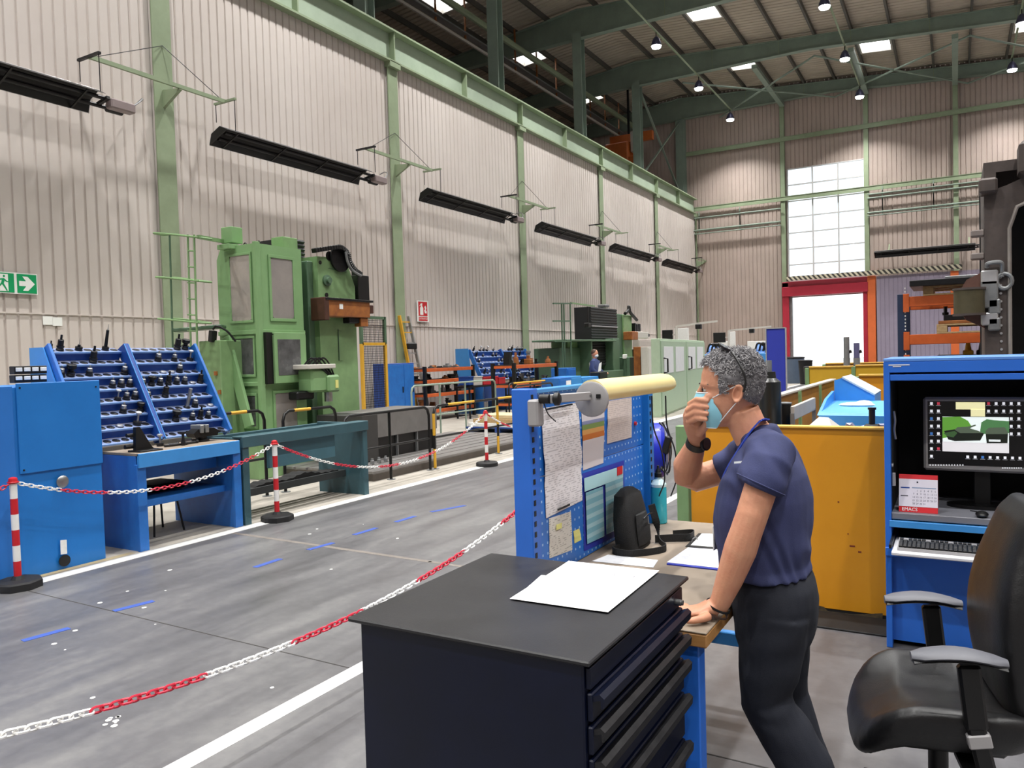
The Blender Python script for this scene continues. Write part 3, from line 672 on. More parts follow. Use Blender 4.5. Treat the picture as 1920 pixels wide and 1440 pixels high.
tc = N.new('ShaderNodeTexCoord'); sp = N.new('ShaderNodeSeparateXYZ'); L.new(tc.outputs['Object'], sp.inputs[0])
mu = N.new('ShaderNodeMath'); mu.operation = 'MULTIPLY'; mu.inputs[1].default_value = 26; L.new(sp.outputs[2], mu.inputs[0])
fr_ = N.new('ShaderNodeMath'); fr_.operation = 'FRACT'; L.new(mu.outputs[0], fr_.inputs[0])
r_ = N.new('ShaderNodeValToRGB'); r_.color_ramp.interpolation = 'CONSTANT'
for e, (p, c_) in zip([r_.color_ramp.elements[0], r_.color_ramp.elements[1], r_.color_ramp.elements.new(.7)], ((0, '#7fb6c6'), (.3, '#3f7f86'), (.55, '#a9cfd8'))): e.position = p; e.color = (*lin(c_), 1)
L.new(fr_.outputs[0], r_.inputs[0]); L.new(r_.outputs[0], N['Principled BSDF'].inputs[0])
for pts, mt, nm in (([(1095, 897), (1168, 873), (1168, 895), (1096, 922)], mat('chart_head', '#a9d4dc', .5, var=.02), 'chart_heading'), ([(1098, 924), (1130, 912), (1133, 1005), (1101, 1020)], tab, 'chart_table'), ([(1135, 908), (1168, 895), (1168, 988), (1137, 1002)], tab, 'chart_table'), ([(1157, 876), (1167, 873), (1167, 888), (1157, 892)], M_signr, 'red_mark')):
    q = MB(); q.quad(*pq(pts, XP+(.008 if nm == 'red_mark' else .006))); q.v = [p-V(o.location) for p in q.v]; q.build(nm, mt, o, 0, local=True)
ind = printmat('sketch_print', '#dcd9d2', '#77756c', (25, 45, 60), .62)
o = hang('layout_sheet', [(1029, 972), (1070, 959), (1073, 1031), (1030, 1047)], ind, 'small layout sketch sheet at the bottom of the blue panel', bow=.003)
q = MB(); q.quad(*pq([(1043, 984), (1053, 980), (1053, 990), (1043, 994)], XP+.006)); q.v = [p-V(o.location) for p in q.v]; q.build('highlight', M_sticky, o, 0, local=True)
hang('sticky_note', [(1075, 996), (1086, 991), (1090, 1012), (1077, 1019)], M_sticky, 'small pale yellow sticky note on the blue panel', bow=.003)
q = MB(); q.cyl(at_x(1190, 794, XP), at_x(1190, 794, XP)+V((.008, 0, 0)), .009, n=10); single('red_magnet', q, M_redp, 'small red magnet near the far edge of the panel', 'magnet')
# bench lamp ---------------------------------------------------------------------
lampx = -1.1; L0, L1 = at_x(1110, 742, lampx), at_x(1252, 723, lampx); zl = L0.z
bl = thing('bench_lamp', 'pale yellow tubular bench lamp clamped to the blue upright', 'lamp', (lampx, L0.y, zl))
shade = MB(); rings = []
for t, k in ((0, 1), (.02, 1), (.9, 1), (.97, .9), (1, .6)):
    p = L0.lerp(L1, t); rings.append([p+V((math.cos(a_)*.052*k, 0, math.sin(a_)*(.05 if math.sin(a_) > 0 else .03)*k+.006)) for a_ in [2*math.pi*i/20 for i in range(20)]])
shade.loft(rings); shade.build('shade', M_lampy, bl)
m = MB(); m.lathe(L0+V((0, -.012, -.012)), (0, 1, 0), [(0, .055), (.004, .062), (.016, .062), (.02, .058)], 24); m.build('end_disc', M_silver, bl)
m = MB(); m.cyl(L0+V((-.01, -.024, 0)), L0+V((-.01, -.012, 0)), .014, n=14); m.build('knob', M_black, bl)
m = MB(); m.box(lampx+.022, lampx+.038, L0.y-.016, L0.y-.011, zl-.008, zl+.006); m.build('label_plate', M_black, bl)
m = MB(); m.box(-1.245, -1.205, 2.26, 2.31, 1.385, 1.475, .006); m.build('clamp', M_silver, bl)
m = MB(); m.cyl((-1.205, 2.285, zl), (-1.17, 2.285, zl), .016, n=12); m.build('joint', M_black, bl)
m = MB(); m.bar((-1.17, 2.285, zl), (lampx, L0.y-.014, zl), .012, .03, .003); m.build('arm', M_silver, bl)
m = MB(); m.lathe((-1.155, 2.28, zl), (1, .2, 0), [(0, .012), (.006, .022), (.02, .022), (.026, .012)], 14); m.build('joint_knob', M_black, bl)
m = MB(); m.tube(smoothpath([(-1.19, 2.28, zl-.015), (-1.175, 2.28, zl-.05), (-1.15, 2.285, zl-.075)]), .0022, 6); m.build('wire', M_black, bl)
for x, x2 in ((1222, 1240), (1248, 1262)):
    pts = [at_x(x, 742, lampx), at_x(x, 800, lampx)+V((.0, .02, 0)), at_x(x+10, 850, lampx)+V((0, .06, 0)), at_x(x2+2, 900, lampx)+V((0, .03, 0)), at_x(x2-4, 930, lampx-.05)]
    m = MB(); m.tube(smoothpath(pts), .0035, 6); m.build('cable', M_black, bl)
# black shoulder bag ---------------------------------------------------------------
bg = thing('shoulder_bag', 'black nylon shoulder bag leaning against the blue panel', 'bag', (-1.15, 3.1, BZ))
m = MB(); rings = []
for t in range(11):
    u = t/10; z = BZ+.003+.235*u; wy = .115*(1-.3*u**3)*(.94+.06*math.sin(3*u)); wx = .052*(1-.3*u**2); cx = -1.165-.035*u; cy = 3.0+.03*u
    if u == 1: wy *= .55; wx *= .5
    rings.append([V((cx+wx*(abs(math.cos(a))**.6)*math.copysign(1, math.cos(a))+.004*noise.noise(V((a, u*5, 1))), cy+wy*(abs(math.sin(a))**.6)*math.copysign(1, math.sin(a)), z)) for a in [2*math.pi*i/24 for i in range(24)]])
m.loft(rings); m.build('body', M_bag, bg)
m = MB(); rings = []
for t in range(7):
    u = t/6; z = BZ+.02+.12*u; wy = .07*(1-.15*u**2); wx = .018*math.sin(math.pi*(.15+.7*u)); cx = -1.115-.018*u
    rings.append([V((cx+wx*math.cos(a), 3.0+.01*u+wy*math.sin(a), z)) for a in [2*math.pi*i/16 for i in range(16)]])
m.loft(rings); m.build('front_pocket', M_bag, bg)
m = MB(); m.tube(smoothpath([(-1.1, 2.95, BZ+.13), (-1.098, 3.0, BZ+.14), (-1.1, 3.05, BZ+.135)]), .003, 6); m.build('zip', M_dark, bg)
m = MB(); m.cyl((-1.094, 2.985, BZ+.135), (-1.09, 2.98, BZ+.105), .003, n=6); m.build('zip_pull', M_steel, bg)
strap = [(-1.12, 3.1, BZ+.16), (-1.1, 3.11, BZ+.07), (-1.08, 3.08, BZ+.012), (-1.02, 2.98, BZ+.012), (-1.05, 2.9, BZ+.012), (-1.13, 2.83, BZ+.013), (-1.2, 2.86, BZ+.014), (-1.16, 2.93, BZ+.016)]
sp_ = smoothpath(strap, 8); m = MB()
for a, b in zip(sp_[:-1], sp_[1:]): m.bar(a, b+(b-a)*.15, .004, .03)
m.build('strap', M_bag, bg)
sp_ = smoothpath([(-1.1, 3.08, BZ+.02), (-1.04, 3.12, BZ+.02), (-.98, 3.17, BZ+.018), (-.99, 3.25, BZ+.018), (-1.06, 3.2, BZ+.018)], 8); m = MB()
for a, b in zip(sp_[:-1], sp_[1:]): m.bar(a, b+(b-a)*.15, .004, .032)
m.build('strap', M_bag, bg)
# bottle of cyan cleaner
bp_ = at_z(1236, 980, BZ); bo = thing('cleaner_bottle', 'clear plastic bottle of cyan cleaner on the workbench', 'bottle', bp_)
m = MB(); m.lathe(bp_, (0, 0, 1), [(0, .034), (.004, .038), (.16, .038), (.172, .037)], 20); m.build('liquid', M_liquid, bo)
m = MB(); m.lathe(bp_+V((0, 0, .172)), (0, 0, 1), [(0, .038), (.012, .038), (.03, .024), (.036, .014), (.046, .014)], 20); m.build('shoulder', M_bottle, bo)
m = MB(); m.lathe(bp_+V((0, 0, .216)), (0, 0, 1), [(0, .017), (.02, .017), (.022, .014), (.03, .013), (.04, .006), (.055, .005)], 16); m.build('cap', M_black, bo)
# clipboards and sheets on the bench
z = BZ+.001; Pz = lambda x, y, zz=BZ+.002: tuple(at_z(x, y, zz)[:2])
cl = paper('clipboard', [Pz(1285, 1025), Pz(1400, 1035), Pz(1405, 1003), Pz(1310, 1000)], 'black clipboard with white sheets and metal clip on the bench', BZ+.003, M_black, t=.0025); cl['category'] = 'clipboard'
zc = BZ+.0045; m = MB(); m.quad(*[at_z(x, y, zc) for x, y in ((1295, 1022), (1400, 1030), (1403, 1003), (1316, 1000))], .001); m.v = [p-V(cl.location) for p in m.v]; m.build('sheet', M_paper, cl, 0, local=True)
a = at_z(1302, 1014, zc); m = MB(); m.tube([a+V((-.004, -.03, 0)), a+V((0, -.025, .014)), a+V((.0, .02, .014)), a+V((.006, .025, 0))], .0025, 6); m.v = [p-V(cl.location) for p in m.v]; m.build('clip', M_steel, cl, local=True)
nb = paper('notebook', [Pz(1250, 1056), Pz(1375, 1070), Pz(1385, 1035), Pz(1290, 1028)], 'printed pad with blue edge lying in front of the man', BZ+.006, printmat('pad_print', '#dfe1ec', '#aab0c8', (60, 18, 1), .6), t=.001); nb['category'] = 'notepad'
m = MB(); m.quad(*[at_z(x, y, BZ+.0045) for x, y in ((1250, 1057), (1375, 1071), (1386, 1035), (1290, 1027))], .004); m.v = [p-V(nb.location) for p in m.v]; m.build('cover', M_royal, nb, 0, local=True)
paper('paper_sheet', [Pz(1110, 1052), Pz(1225, 1064), Pz(1234, 1050), Pz(1140, 1040)], 'faintly printed sheet on the bench just behind the navy cabinet', BZ+.002, printmat('form_print', '#d9dade', '#b6bac6', (50, 25, 1), .6))
# ================================================================ blue computer cabinet
PX0, PX1, PY0, PY1, PH = -.335, .5, 4.55, 5.2, 1.535
pc = thing('computer_cabinet', 'blue steel computer cabinet with an open front', 'cabinet', (.1, 4.85, 0))
m = MB(); m.box(PX0, PX0+.03, PY0, PY1, 0, PH, .003); m.build('side_panel', M_bluepc, pc)
m = MB(); m.box(PX1-.03, PX1, PY0, PY1, 0, PH, .003); m.build('side_panel', M_bluepc, pc)
m = MB(); m.box(PX0, PX1, PY0, PY1, PH, PH+.018, .003); m.build('top', mat('cabinet_top_blue', '#5d8fdc', .35, var=.03), pc)
m = MB(); m.box(PX0+.002, PX1, PY0+.001, PY0+.03, 1.478, PH, .002); m.build('header', M_bluepc, pc)
m = MB(); m.box(PX0+.03, PX1-.03, PY0+.004, PY0+.3, 1.435, 1.468, .003); m.build('folded_door', M_bluepc, pc)
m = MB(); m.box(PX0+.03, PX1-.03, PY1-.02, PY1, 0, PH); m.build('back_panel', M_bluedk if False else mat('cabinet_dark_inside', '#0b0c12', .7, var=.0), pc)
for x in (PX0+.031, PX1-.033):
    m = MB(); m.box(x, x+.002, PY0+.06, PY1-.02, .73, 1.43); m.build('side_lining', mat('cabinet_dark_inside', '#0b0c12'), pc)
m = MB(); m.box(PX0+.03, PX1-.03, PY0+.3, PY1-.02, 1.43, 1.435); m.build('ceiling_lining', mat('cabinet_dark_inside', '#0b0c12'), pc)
m = MB(); m.box(PX0+.03, PX1-.03, PY0+.01, PY1-.02, .695, .73, .003); m.build('shelf', mat('shelf_grey', '#76777f', .4, var=.03), pc)
m = MB(); m.box(PX0+.02, PX1-.02, PY0-.005, PY0+.03, .655, .69, .002); m.build('rail', M_bluepale, pc)
m = MB(); m.box(PX0+.0, PX1, PY0-.012, PY0+.02, .5, .545, .002); m.build('lower_rail', M_bluepc, pc)
tr2 = MB(); tr2.box(PX0+.045, PX1-.05, PY0-.26, PY0+.1, .565, .583, .004); tray = tr2.build('keyboard_tray', mat('tray_white', '#d5d5da', .4, var=.02), pc)
m = MB(); m.box(PX0+.03, PX0+.043, PY0-.2, PY0+.25, .585, .605); m.build('runner', M_black, tray)
m = MB(); m.box(PX0+.03, PX1-.03, PY0+.05, PY0+.07, .03, .5); m.build('door', M_bluepc, pc, label='deep blue lower door')
m = MB(); m.cyl((PX0+.032, PY0+.05, .98), (PX0+.04, PY0+.05, .98), .012, n=8); m.tube(smoothpath([(PX0+.045, PY0+.05, 1.27), (PX0+.05, PY0+.052, 1.22), (PX0+.046, PY0+.05, 1.17), (PX0+.052, PY0+.05, 1.12)]), .006, 6); m.build('keys', M_steel, pc)
m = MB(); m.box(PX0+.034, PX0+.05, PY0+.03, PY0+.05, .87, .94, .002); m.build('socket', M_silver, pc)
m2_ = MB(); m2_.box(PX0+.025, PX0+.125, PY0-.0006, PY0+.001, 1.516, 1.521); m2_.box(PX0+.045, PX0+.085, PY0-.0006, PY0+.001, 1.508, 1.512); m2_.build('badge', M_white, pc, 0)
# monitor
mo = thing('computer_monitor', 'silver framed flat monitor showing a dark desktop with vehicle photo', 'monitor', (.1, 4.9, .73))
mx0, mx1, mz0, mz1, my = -.16, .4, .925, 1.33, 4.85
m = MB(); m.box(mx0, mx1, my, my+.04, mz0, mz1, .012); m.build('housing', M_silver, mo)
m = MB(); m.box(mx0+.022, mx1-.022, my-.002, my+.01, mz0+.034, mz1-.022); scr = m.build('screen', mat('screen_black', '#07070a', .25, var=0, emit=.3), mo)
m = MB(); m.prism([(.12+.17*math.cos(a), 4.88+.09*math.sin(a)) for a in [2*math.pi*i/24 for i in range(24)]], 'z', .73, .748); m.box(.08, .16, 4.89, 4.93, .745, 1.1, .004); m.build('stand', M_blackm, mo)
em = lambda n, c, e=1.0: mat(n, c, .3, var=0, emit=e)
def sq(x0, y0, x1, y1, mt, nm, lift=.004, dark=None):
    a = at_y(x0, y0, my-lift); b = at_y(x1, y1, my-lift); q = MB(); q.box(a.x, b.x, my-lift, my-lift+.001, b.z, a.z); return q.build(nm, mt, scr, 0)
def poly(pts, mt, nm, lift=.0055):
    q = MB(); q.prism([(at_y(x, y, my-lift).x, at_y(x, y, my-lift).z) for x, y in pts], 'y', my-lift, my-lift+.0008); return q.build(nm, mt, scr, 0)
sq(1767, 781, 1892, 850, em('photo_sky', '#dfe8e6'), 'photo'); sq(1767, 828, 1892, 850, em('photo_road', '#c9c7c9'), 'photo_road', .0045)
poly([(1767, 782), (1800, 781), (1815, 789), (1822, 800), (1812, 812), (1767, 822)], em('photo_leaf', '#5f9a3a', .8), 'tree_picture')
poly([(1838, 806), (1840, 792), (1850, 786), (1866, 788), (1892, 790), (1892, 812), (1838, 814)], em('photo_leaf2', '#4d7d4e', .8), 'tree_picture')
poly([(1770, 808), (1790, 805), (1835, 808), (1845, 813), (1838, 826), (1790, 827), (1778, 824)], em('photo_dark', '#1d231c', .6), 'vehicle_picture', .006)
poly([(1790, 806), (1795, 801), (1815, 800), (1829, 796), (1830, 798), (1818, 803), (1835, 808), (1843, 812), (1800, 812)], em('photo_mid', '#5d6b58', .6), 'vehicle_picture', .0065)
poly([(1769, 812), (1790, 808), (1795, 812), (1788, 820), (1776, 818)], em('photo_grn', '#3f5f38', .7), 'vehicle_picture', .0065)
poly([(1848, 813), (1890, 813), (1889, 831), (1850, 831)], em('photo_dark', '#1d231c'), 'vehicle_picture', .006)
poly([(1848, 808), (1854, 802), (1884, 801), (1890, 810), (1890, 814), (1848, 814)], em('photo_mid', '#5d6b58'), 'vehicle_picture', .0065)
sq(1854, 824, 1876, 828.5, em('photo_plate', '#d8dedd'), 'number_plate', .0072)
sq(1792, 754, 1847, 768, em('note_yellow', '#e8e2ae', .9), 'yellow_note'); sq(1820, 767, 1847, 781, em('note_yellow', '#e8e2ae'), 'yellow_note')
icw, icr, icb, icy = em('icon_white', '#dcdde2', .9), em('icon_red', '#b4384a', .8), em('icon_blue', '#3f6fb0', .8), em('icon_cap', '#9a9aa0', .7)
def icon(x, y, mt):
    sq(x-2.6, y-3.4, x+2.6, y+1.6, mt, 'icon', .0045); sq(x-4.6, y+2.4, x+4.6, y+3.4, icy, 'icon_caption', .0045)
for r in range(8):
    y = 757.5+r*14.1
    for c_ in range(2):
        if r == 7 and c_: continue
        icon(1746.5+c_*13, y, icr if (r, c_) in ((0, 1), (6, 1)) else icb if (r, c_) in ((2, 0), (4, 0)) else icw)
for r in range(5):
    y = 757.5+r*14.2
    for c_ in range(5):
        if r > 1 and c_ < 3: continue
        icon(1853.5+c_*14.2, y, icr if (r, c_) == (0, 0) else icw)
for c_ in range(8): icon(1814.5+c_*14, 857.5+c_*.35, icb if c_ == 2 else icw)
for c_ in range(13): sq(1743+c_*5.1, 871, 1745.2+c_*5.1, 873, icw, 'taskbar_mark', .0045)
for c_ in range(9): sq(1879+c_*4.3, 876.5, 1881.4+c_*4.3, 878.5, icw, 'taskbar_mark', .0045)
# keyboard
kb = thing('keyboard', 'black computer keyboard on the pull-out tray', 'keyboard', (.02, 4.4, .583))
kx0, kx1, ky0, ky1, kz = -.265, .2, 4.33, 4.5, .583
m = MB(); m.prism([(ky0, kz), (ky1, kz), (ky1, kz+.03), (ky0, kz+.016)], 'x', kx0, kx1); m.build('case', M_silver, kb)
m = MB(); m.prism([(ky0+.004, kz+.0145), (ky1-.045, kz+.0255), (ky1-.045, kz+.0275), (ky0+.004, kz+.0175)], 'x', kx0+.006, kx1-.006); m.build('key_bed', M_black, kb)
kme = None
for r in range(6):
    y = ky0+.016+r*.0215+(.012 if r == 5 else 0); zz = kz+.017+.014*(y-ky0)/(ky1-ky0)+.003; n = 22
    for c_ in range(n):
        if r == 5 and c_ in (1, 6, 11, 16): continue
        x = kx0+.014+c_*.0202
        if kme is None:
            q = MB(); q.box(-.0085, .0085, -.0085, .0085, 0, .008, .002); ko = q.build('key', M_key, kb, local=True); kme = ko.data
        else:
            ko = bpy.data.objects.new('key', kme); COL.objects.link(ko); ko.parent = kb
        ko.location = V((x, y, zz-.002))-ORG[kb]; ko.rotation_euler = (.08, 0, 0)
# desk calendar
ca = thing('desk_calendar', 'red and white desk calendar standing on the cabinet shelf', 'calendar', (-.18, 4.63, .73))
cx0, cx1, cy, cz0, cz1 = -.272, -.088, 4.6, .731, .925
m = MB(); m.prism([(cy, cz0), (cy+.055, cz1), (cy+.06, cz1), (cy+.12, cz0), (cy+.115, cz0), (cy+.0575, cz1-.006), (cy+.004, cz0)], 'x', cx0, cx1); m.build('stand', M_redp, ca)
def cq(u0, v0, u1, v1, mt, nm, lift=.0012):
    f = lambda u, v: V((cx0+(cx1-cx0)*u, cy+.055*v-lift, cz0+(cz1-cz0)*v+lift*.2)); q = MB(); q.quad(f(u0, v0), f(u1, v0), f(u1, v1), f(u0, v1), .0006); return q.build(nm, mt, ca, 0)
cq(.0, .15, 1, .88, mat('calendar_page', '#d4d0dc', .6, var=.01), 'page'); cq(.05, .63, .28, .66, M_bluedk, 'heading_bar', .002); cq(.05, .42, .24, .44, M_navy, 'heading_bar', .002); cq(.34, .64, .96, .665, mat('bar_grey', '#7f93b0', .6, var=0), 'heading_bar', .002)
cq(.46, .78, .5, .82, M_navy, 'logo_mark', .002)
numm = mat('calendar_ink', '#6f7080', .6, var=0)
day = 0
for r in range(5):
    for c_ in range(7):
        if (r == 0 and c_ < 1) or (r == 4 and c_ > 3): continue
        day += 1; vs, fs = textmesh(str(day), .0125); u = .385+c_*.092; v = .575-r*.085
        q = MB(); q.add([V((cx0+(cx1-cx0)*u+p.x, cy+.055*v-.0022+p.y*.27, cz0+(cz1-cz0)*v+p.y)) for p in vs], fs); q.build('day_number', numm, ca, 0)
vs, fs = textmesh('EMACS', .024); q = MB(); q.add([V((cx0+.052+p.x, cy+.055*.07-.0016+p.y*.27, cz0+(cz1-cz0)*.075+p.y)) for p in vs], fs); q.build('lettering', M_maskw, ca, 0)
q = MB(); q.prism([(4.55, .73), (4.6, .735), (4.6, .76), (4.56, .768)], 'x', .06, .1); 
ms = MB(); ms.ball((.11, 4.6, .745), (.03, .045, .016), 14, 8); ms.v = [p if p.z > .731 else V((p.x, p.y, .731)) for p in ms.v]; ms.tube(smoothpath([(.1, 4.64, .74), (.12, 4.7, .734), (.06, 4.74, .734)]), .003, 6)
single('computer_mouse', ms, M_black, 'black corded mouse on the shelf below the monitor', 'mouse')
# ================================================================ office chair
ch = thing('office_chair', 'black leather office chair with grey armrests', 'chair', (-.06, 2.83, 0), math.pi+.2)
def B(mb, nm, mt, par=ch, **k): return mb.build(nm, mt, par, local=True, **k)
m = MB(); rings = []
N_ = 28
for t, (zz, sx, sy, ox) in enumerate(((.40, .17, .17, .02), (.405, .235, .24, .01), (.425, .262, .265, 0), (.46, .27, .272, 0), (.49, .262, .265, 0), (.508, .235, .24, 0), (.512, .12, .13, 0), (.508, .02, .02, 0))):
    R_ = []
    for i in range(N_):
        a = 2*math.pi*i/N_; c_, s_ = math.cos(a), math.sin(a); e = .55
        x = math.copysign(abs(c_)**e, c_)*sx+ox; y = math.copysign(abs(s_)**e, s_)*sy
        drop = -.12*max(0, (x-.08)/.19)**2+.035*max(0, abs(y)-.15)/.1-.01*max(0, 1-abs(y)/.15) if zz > .42 else -.13*max(0, (x-.1)/.17)**2
        R_.append(V((x, y, zz+drop)))
    rings.append(R_)
m.loft(rings); m = remesh(m, .011, 6); st = B(m, 'seat', M_leather, smooth=70)
m = MB(); m.tube(smoothpath([(-.2, -.14, .505), (-.05, -.17, .5), (.12, -.15, .485), (.17, 0, .46), (.12, .15, .485), (-.05, .17, .5), (-.2, .14, .505)]), .003, 6); B(m, 'seam', M_black, st)
m = MB(); m.box(-.18, .16, -.13, .13, .345, .395, .02); B(m, 'under_seat', M_black)
m = MB(); rings = []
for t in range(15):
    u = t/14; zz = .47+.66*u; wy = .21+.03*math.sin(math.pi*min(1, u*1.3))-.05*u**3; cx = -.2-.05*u-.09*(math.sin(math.pi*(u*.9+.1))*-.35+.15)+.03*math.sin(math.pi*u); th = .045+.015*math.sin(math.pi*u)
    if t in (0, 14): wy *= .86; th *= .55
    rings.append([V((cx+th*math.copysign(abs(math.cos(a))**.7, math.cos(a))-.03*(math.sin(a))**2*0, wy*math.copysign(abs(math.sin(a))**.55, math.sin(a)), zz+.0)) for a in [2*math.pi*i/24 for i in range(24)]])
m.loft(rings); m = remesh(m, .011, 6); bk = B(m, 'backrest', M_leather, smooth=70)
m = MB(); m.tube([(-.165, -.2, .83), (-.163, 0, .82), (-.165, .2, .83)], .004, 6); B(m, 'seam', M_black, bk)
for s_ in (-1, 1):
    y = .275*s_
    m = MB(); rings = []
    for t in range(9):
        u = t/8; x = -.13+.25*u; w = .034+.014*math.sin(math.pi*u)+.006*u; zz = .7+.02*math.sin(math.pi*u*1.0)-.0*u
        if t in (0, 8): w *= .5
        rings.append([V((x, y+w*math.cos(a), zz+.013*math.sin(a))) for a in [2*math.pi*i/14 for i in range(14)]])
    m.loft(rings); ar = B(m, 'armrest', mat('grey_arm_pad', '#595a61', .5, var=.04, scale=20))
    m = MB(); rings = []
    for t in range(9):
        u = t/8; x = -.125+.24*u; w = (.034+.014*math.sin(math.pi*u))*.96; zz = .69+.02*math.sin(math.pi*u)
        rings.append([V((x, y+w*math.cos(a), zz+.008*math.sin(a))) for a in [2*math.pi*i/12 for i in range(12)]])
    m.loft(rings); B(m, 'arm_base', M_black, ar)
    m = MB(); m.bar((-.05, y, .5), (-.03, y, .69), .036, .06, .008, up=(1, 0, 0)); B(m, 'arm_post', M_black)
    m = MB(); m.bar((-.08, y, .36), (-.045, y, .52), .03, .05, .008, up=(1, 0, 0)); m.box(-.1, -.02, min(y, y*.45), max(y, y*.45), .345, .37, .005); B(m, 'arm_bracket', M_black)
    m = MB(); m.bar((-.06, y, .45), (-.052, y, .49), .038, .062, .004, up=(1, 0, 0)); B(m, 'arm_collar', M_silver)
m = MB(); m.cyl((0, 0, .1), (0, 0, .35), .03, n=14); B(m, 'gas_column', M_black)
m = MB(); m.tube(smoothpath([(-.15, 0, .35), (-.24, 0, .36), (-.28, 0, .45), (-.27, 0, .62)]), .02, 8); B(m, 'back_bracket', M_black)
for k in range(5):
    a = 2*math.pi*k/5+.4; d = V((math.cos(a), math.sin(a), 0))
    m = MB(); m.tube([d*.02+V((0, 0, .12)), d*.16+V((0, 0, .1)), d*.3+V((0, 0, .075))], [.028, .024, .016], 8); lg = B(m, 'base_arm', M_black)
    m = MB(); q = d*.3; t_ = V((-d.y, d.x, 0)); m.cyl(q-t_*.02+V((0, 0, .03)), q+t_*.02+V((0, 0, .03)), .03, n=14); B(m, 'caster', M_black, lg)
m = MB(); m.tube(smoothpath([(.05, -.12, .36), (.06, -.2, .35), (.03, -.26, .34)]), .008, 6); B(m, 'lever', M_black)
# ================================================================ yellow guard panel behind the man
yp = thing('guard_sheet', 'large yellow steel guard panel behind the man', 'panel', (-1, 5.02, 0))
m = MB(); m.box(-1.53, -.365, 5.0, 5.03, .025, 1.135, .003); m.build('sheet', M_yelp, yp)
m = MB(); m.box(-1.53, -.365, 4.985, 5.05, 1.13, 1.145, .003); m.build('top_edge', mat('edge_yellow', '#e3b04a', .45, var=.05), yp)
m = MB(); m.box(-1.62, -1.54, 4.98, 5.05, 0, 1.13, .004); m.build('post', M_mg2, yp)
m = MB(); m.box(-.362, -.342, 5.0, 5.05, 0, 1.13, .003); m.build('post', M_mg2, yp)
m = MB(); m.box(-1.53, -.37, 5.004, 5.05, 0, .025); m.build('kick_plate', mat('dirty_kick_plate', '#1c1815', .8, var=.3, scale=8), yp)
m = MB(); m.box(-1.9, -.34, 4.7, 4.985, 0, .012, .003); single('drain_cover', m, mat('drain_black', '#141312', .7, var=.3, scale=8), 'dark floor drain cover in front of the yellow panel', 'drain cover')
sc_ = MB(); pts = [(1527, 1150), (1535, 1140), (1533, 1135), (1545, 1138), (1552, 1146), (1600, 1152), (1655, 1150), (1655, 1165), (1527, 1158)]
sc_.prism([(at_y(x, y, 4.999).x, at_y(x, y, 4.999).z) for x, y in pts], 'y', 4.9988, 5.0); sc_.build('worn_patch', mat('worn_paint', '#6b5a3c', .8, var=.3, scale=20, col2='#2a241c'), yp)
for x, y, w_ in ((1598, 1024, 5), (1612, 1035, 3), (1572, 941, 1.5), (1590, 1001, 1)):
    a = at_y(x, y, 4.999); q = MB(); q.box(a.x-w_*.003, a.x+w_*.003, 4.9985, 5.0, a.z-.004, a.z+.004); q.build('paint_chip', mat('chip_red', '#7a2a1c', .7, var=.1), yp)
# ================================================================ chain barrier
def stanchion(loc, lab, octo=True, h=.83):
    x, y, _ = loc; t = thing('barrier_post', lab, 'barrier post', loc, group='red and white barrier posts')
    m = MB(); m.lathe(loc, (0, 0, 1), [(0, .165), (.05, .165), (.062, .15), (.066, .05), (.09, .035), (.092, .026)], 8 if octo else 20); m.build('base', M_rub, t)
    n = 6; m = MB()
    for k in range(n):
        z0, z1 = .085+(h-.125)*k/n, .085+(h-.125)*(k+1)/n; m.mi = k % 2; m.cyl((x, y, z0), (x, y, z1), .026, n=14)
    m.build('tube', [M_redp, M_chw], t)
    m = MB(); m.lathe((x, y, h-.045), (0, 0, 1), [(0, .03), (.03, .031), (.04, .028), (.048, .012)], 14); m.build('cap', M_redp, t)
    m = MB(); m.tube([V((x+.035*math.cos(a), y+.035*math.sin(a), h-.035)) for a in [2*math.pi*i/14 for i in range(14)]], .006, 6, closed=True); m.build('chain_ring', M_redp, t)
    return t
_f = lambda x, y: V((-6.1, at_x(x, y, -6.1).y, 0))
S1 = _f(34, 1090); S2 = _f(520, 970); S3 = _f(913, 866); S4 = at_z(1272, 742, 0)
stanchion(S1, 'striped barrier post in front of the plain blue enclosure'); stanchion(S2, 'striped barrier post in front of the teal bench'); stanchion(S3, 'striped barrier post beside the end of the slotted floor plate', False); stanchion(S4, 'far striped barrier post before the pale green cabinet', False)
stanchion(V((-2.6, 5.45, 0)), 'barrier post holding the foreground chain behind the perforated panel', False); 
def linkmesh(mb, p, d, r, L, W, roll):
    d = d.normalized(); u = d.cross(V((0, 0, 1))).normalized(); w = u.cross(d); s = u*math.cos(roll)+w*math.sin(roll); pts = []
    for i in range(12):
        a = 2*math.pi*i/12; pts.append(p+d*((L/2-W/2)*math.copysign(1, math.cos(a))+W/2*math.cos(a))+s*(W/2*math.sin(a)))
    mb.tube(pts, r, 5, closed=True)
def sagline(a, b, low, n=80):
    """parabola from a to b whose lowest point has height low"""
    out = []; s1 = math.sqrt(max(1e-6, a.z-low)); s2 = math.sqrt(max(1e-6, b.z-low)); t0 = s1/(s1+s2)
    k = (a.z-low)/t0**2
    for i in range(n+1): t = i/n; p = a.lerp(b, t); p.z = low+k*(t-t0)**2; out.append(p)
    return out
def resample(pl, step):
    out = [pl[0].copy()]; acc = 0
    for a, b in zip(pl[:-1], pl[1:]):
        seg = (b-a).length; d = step-acc
        while d <= seg: out.append(a.lerp(b, d/seg)); d += step
        acc = (acc+seg) % step
    return out
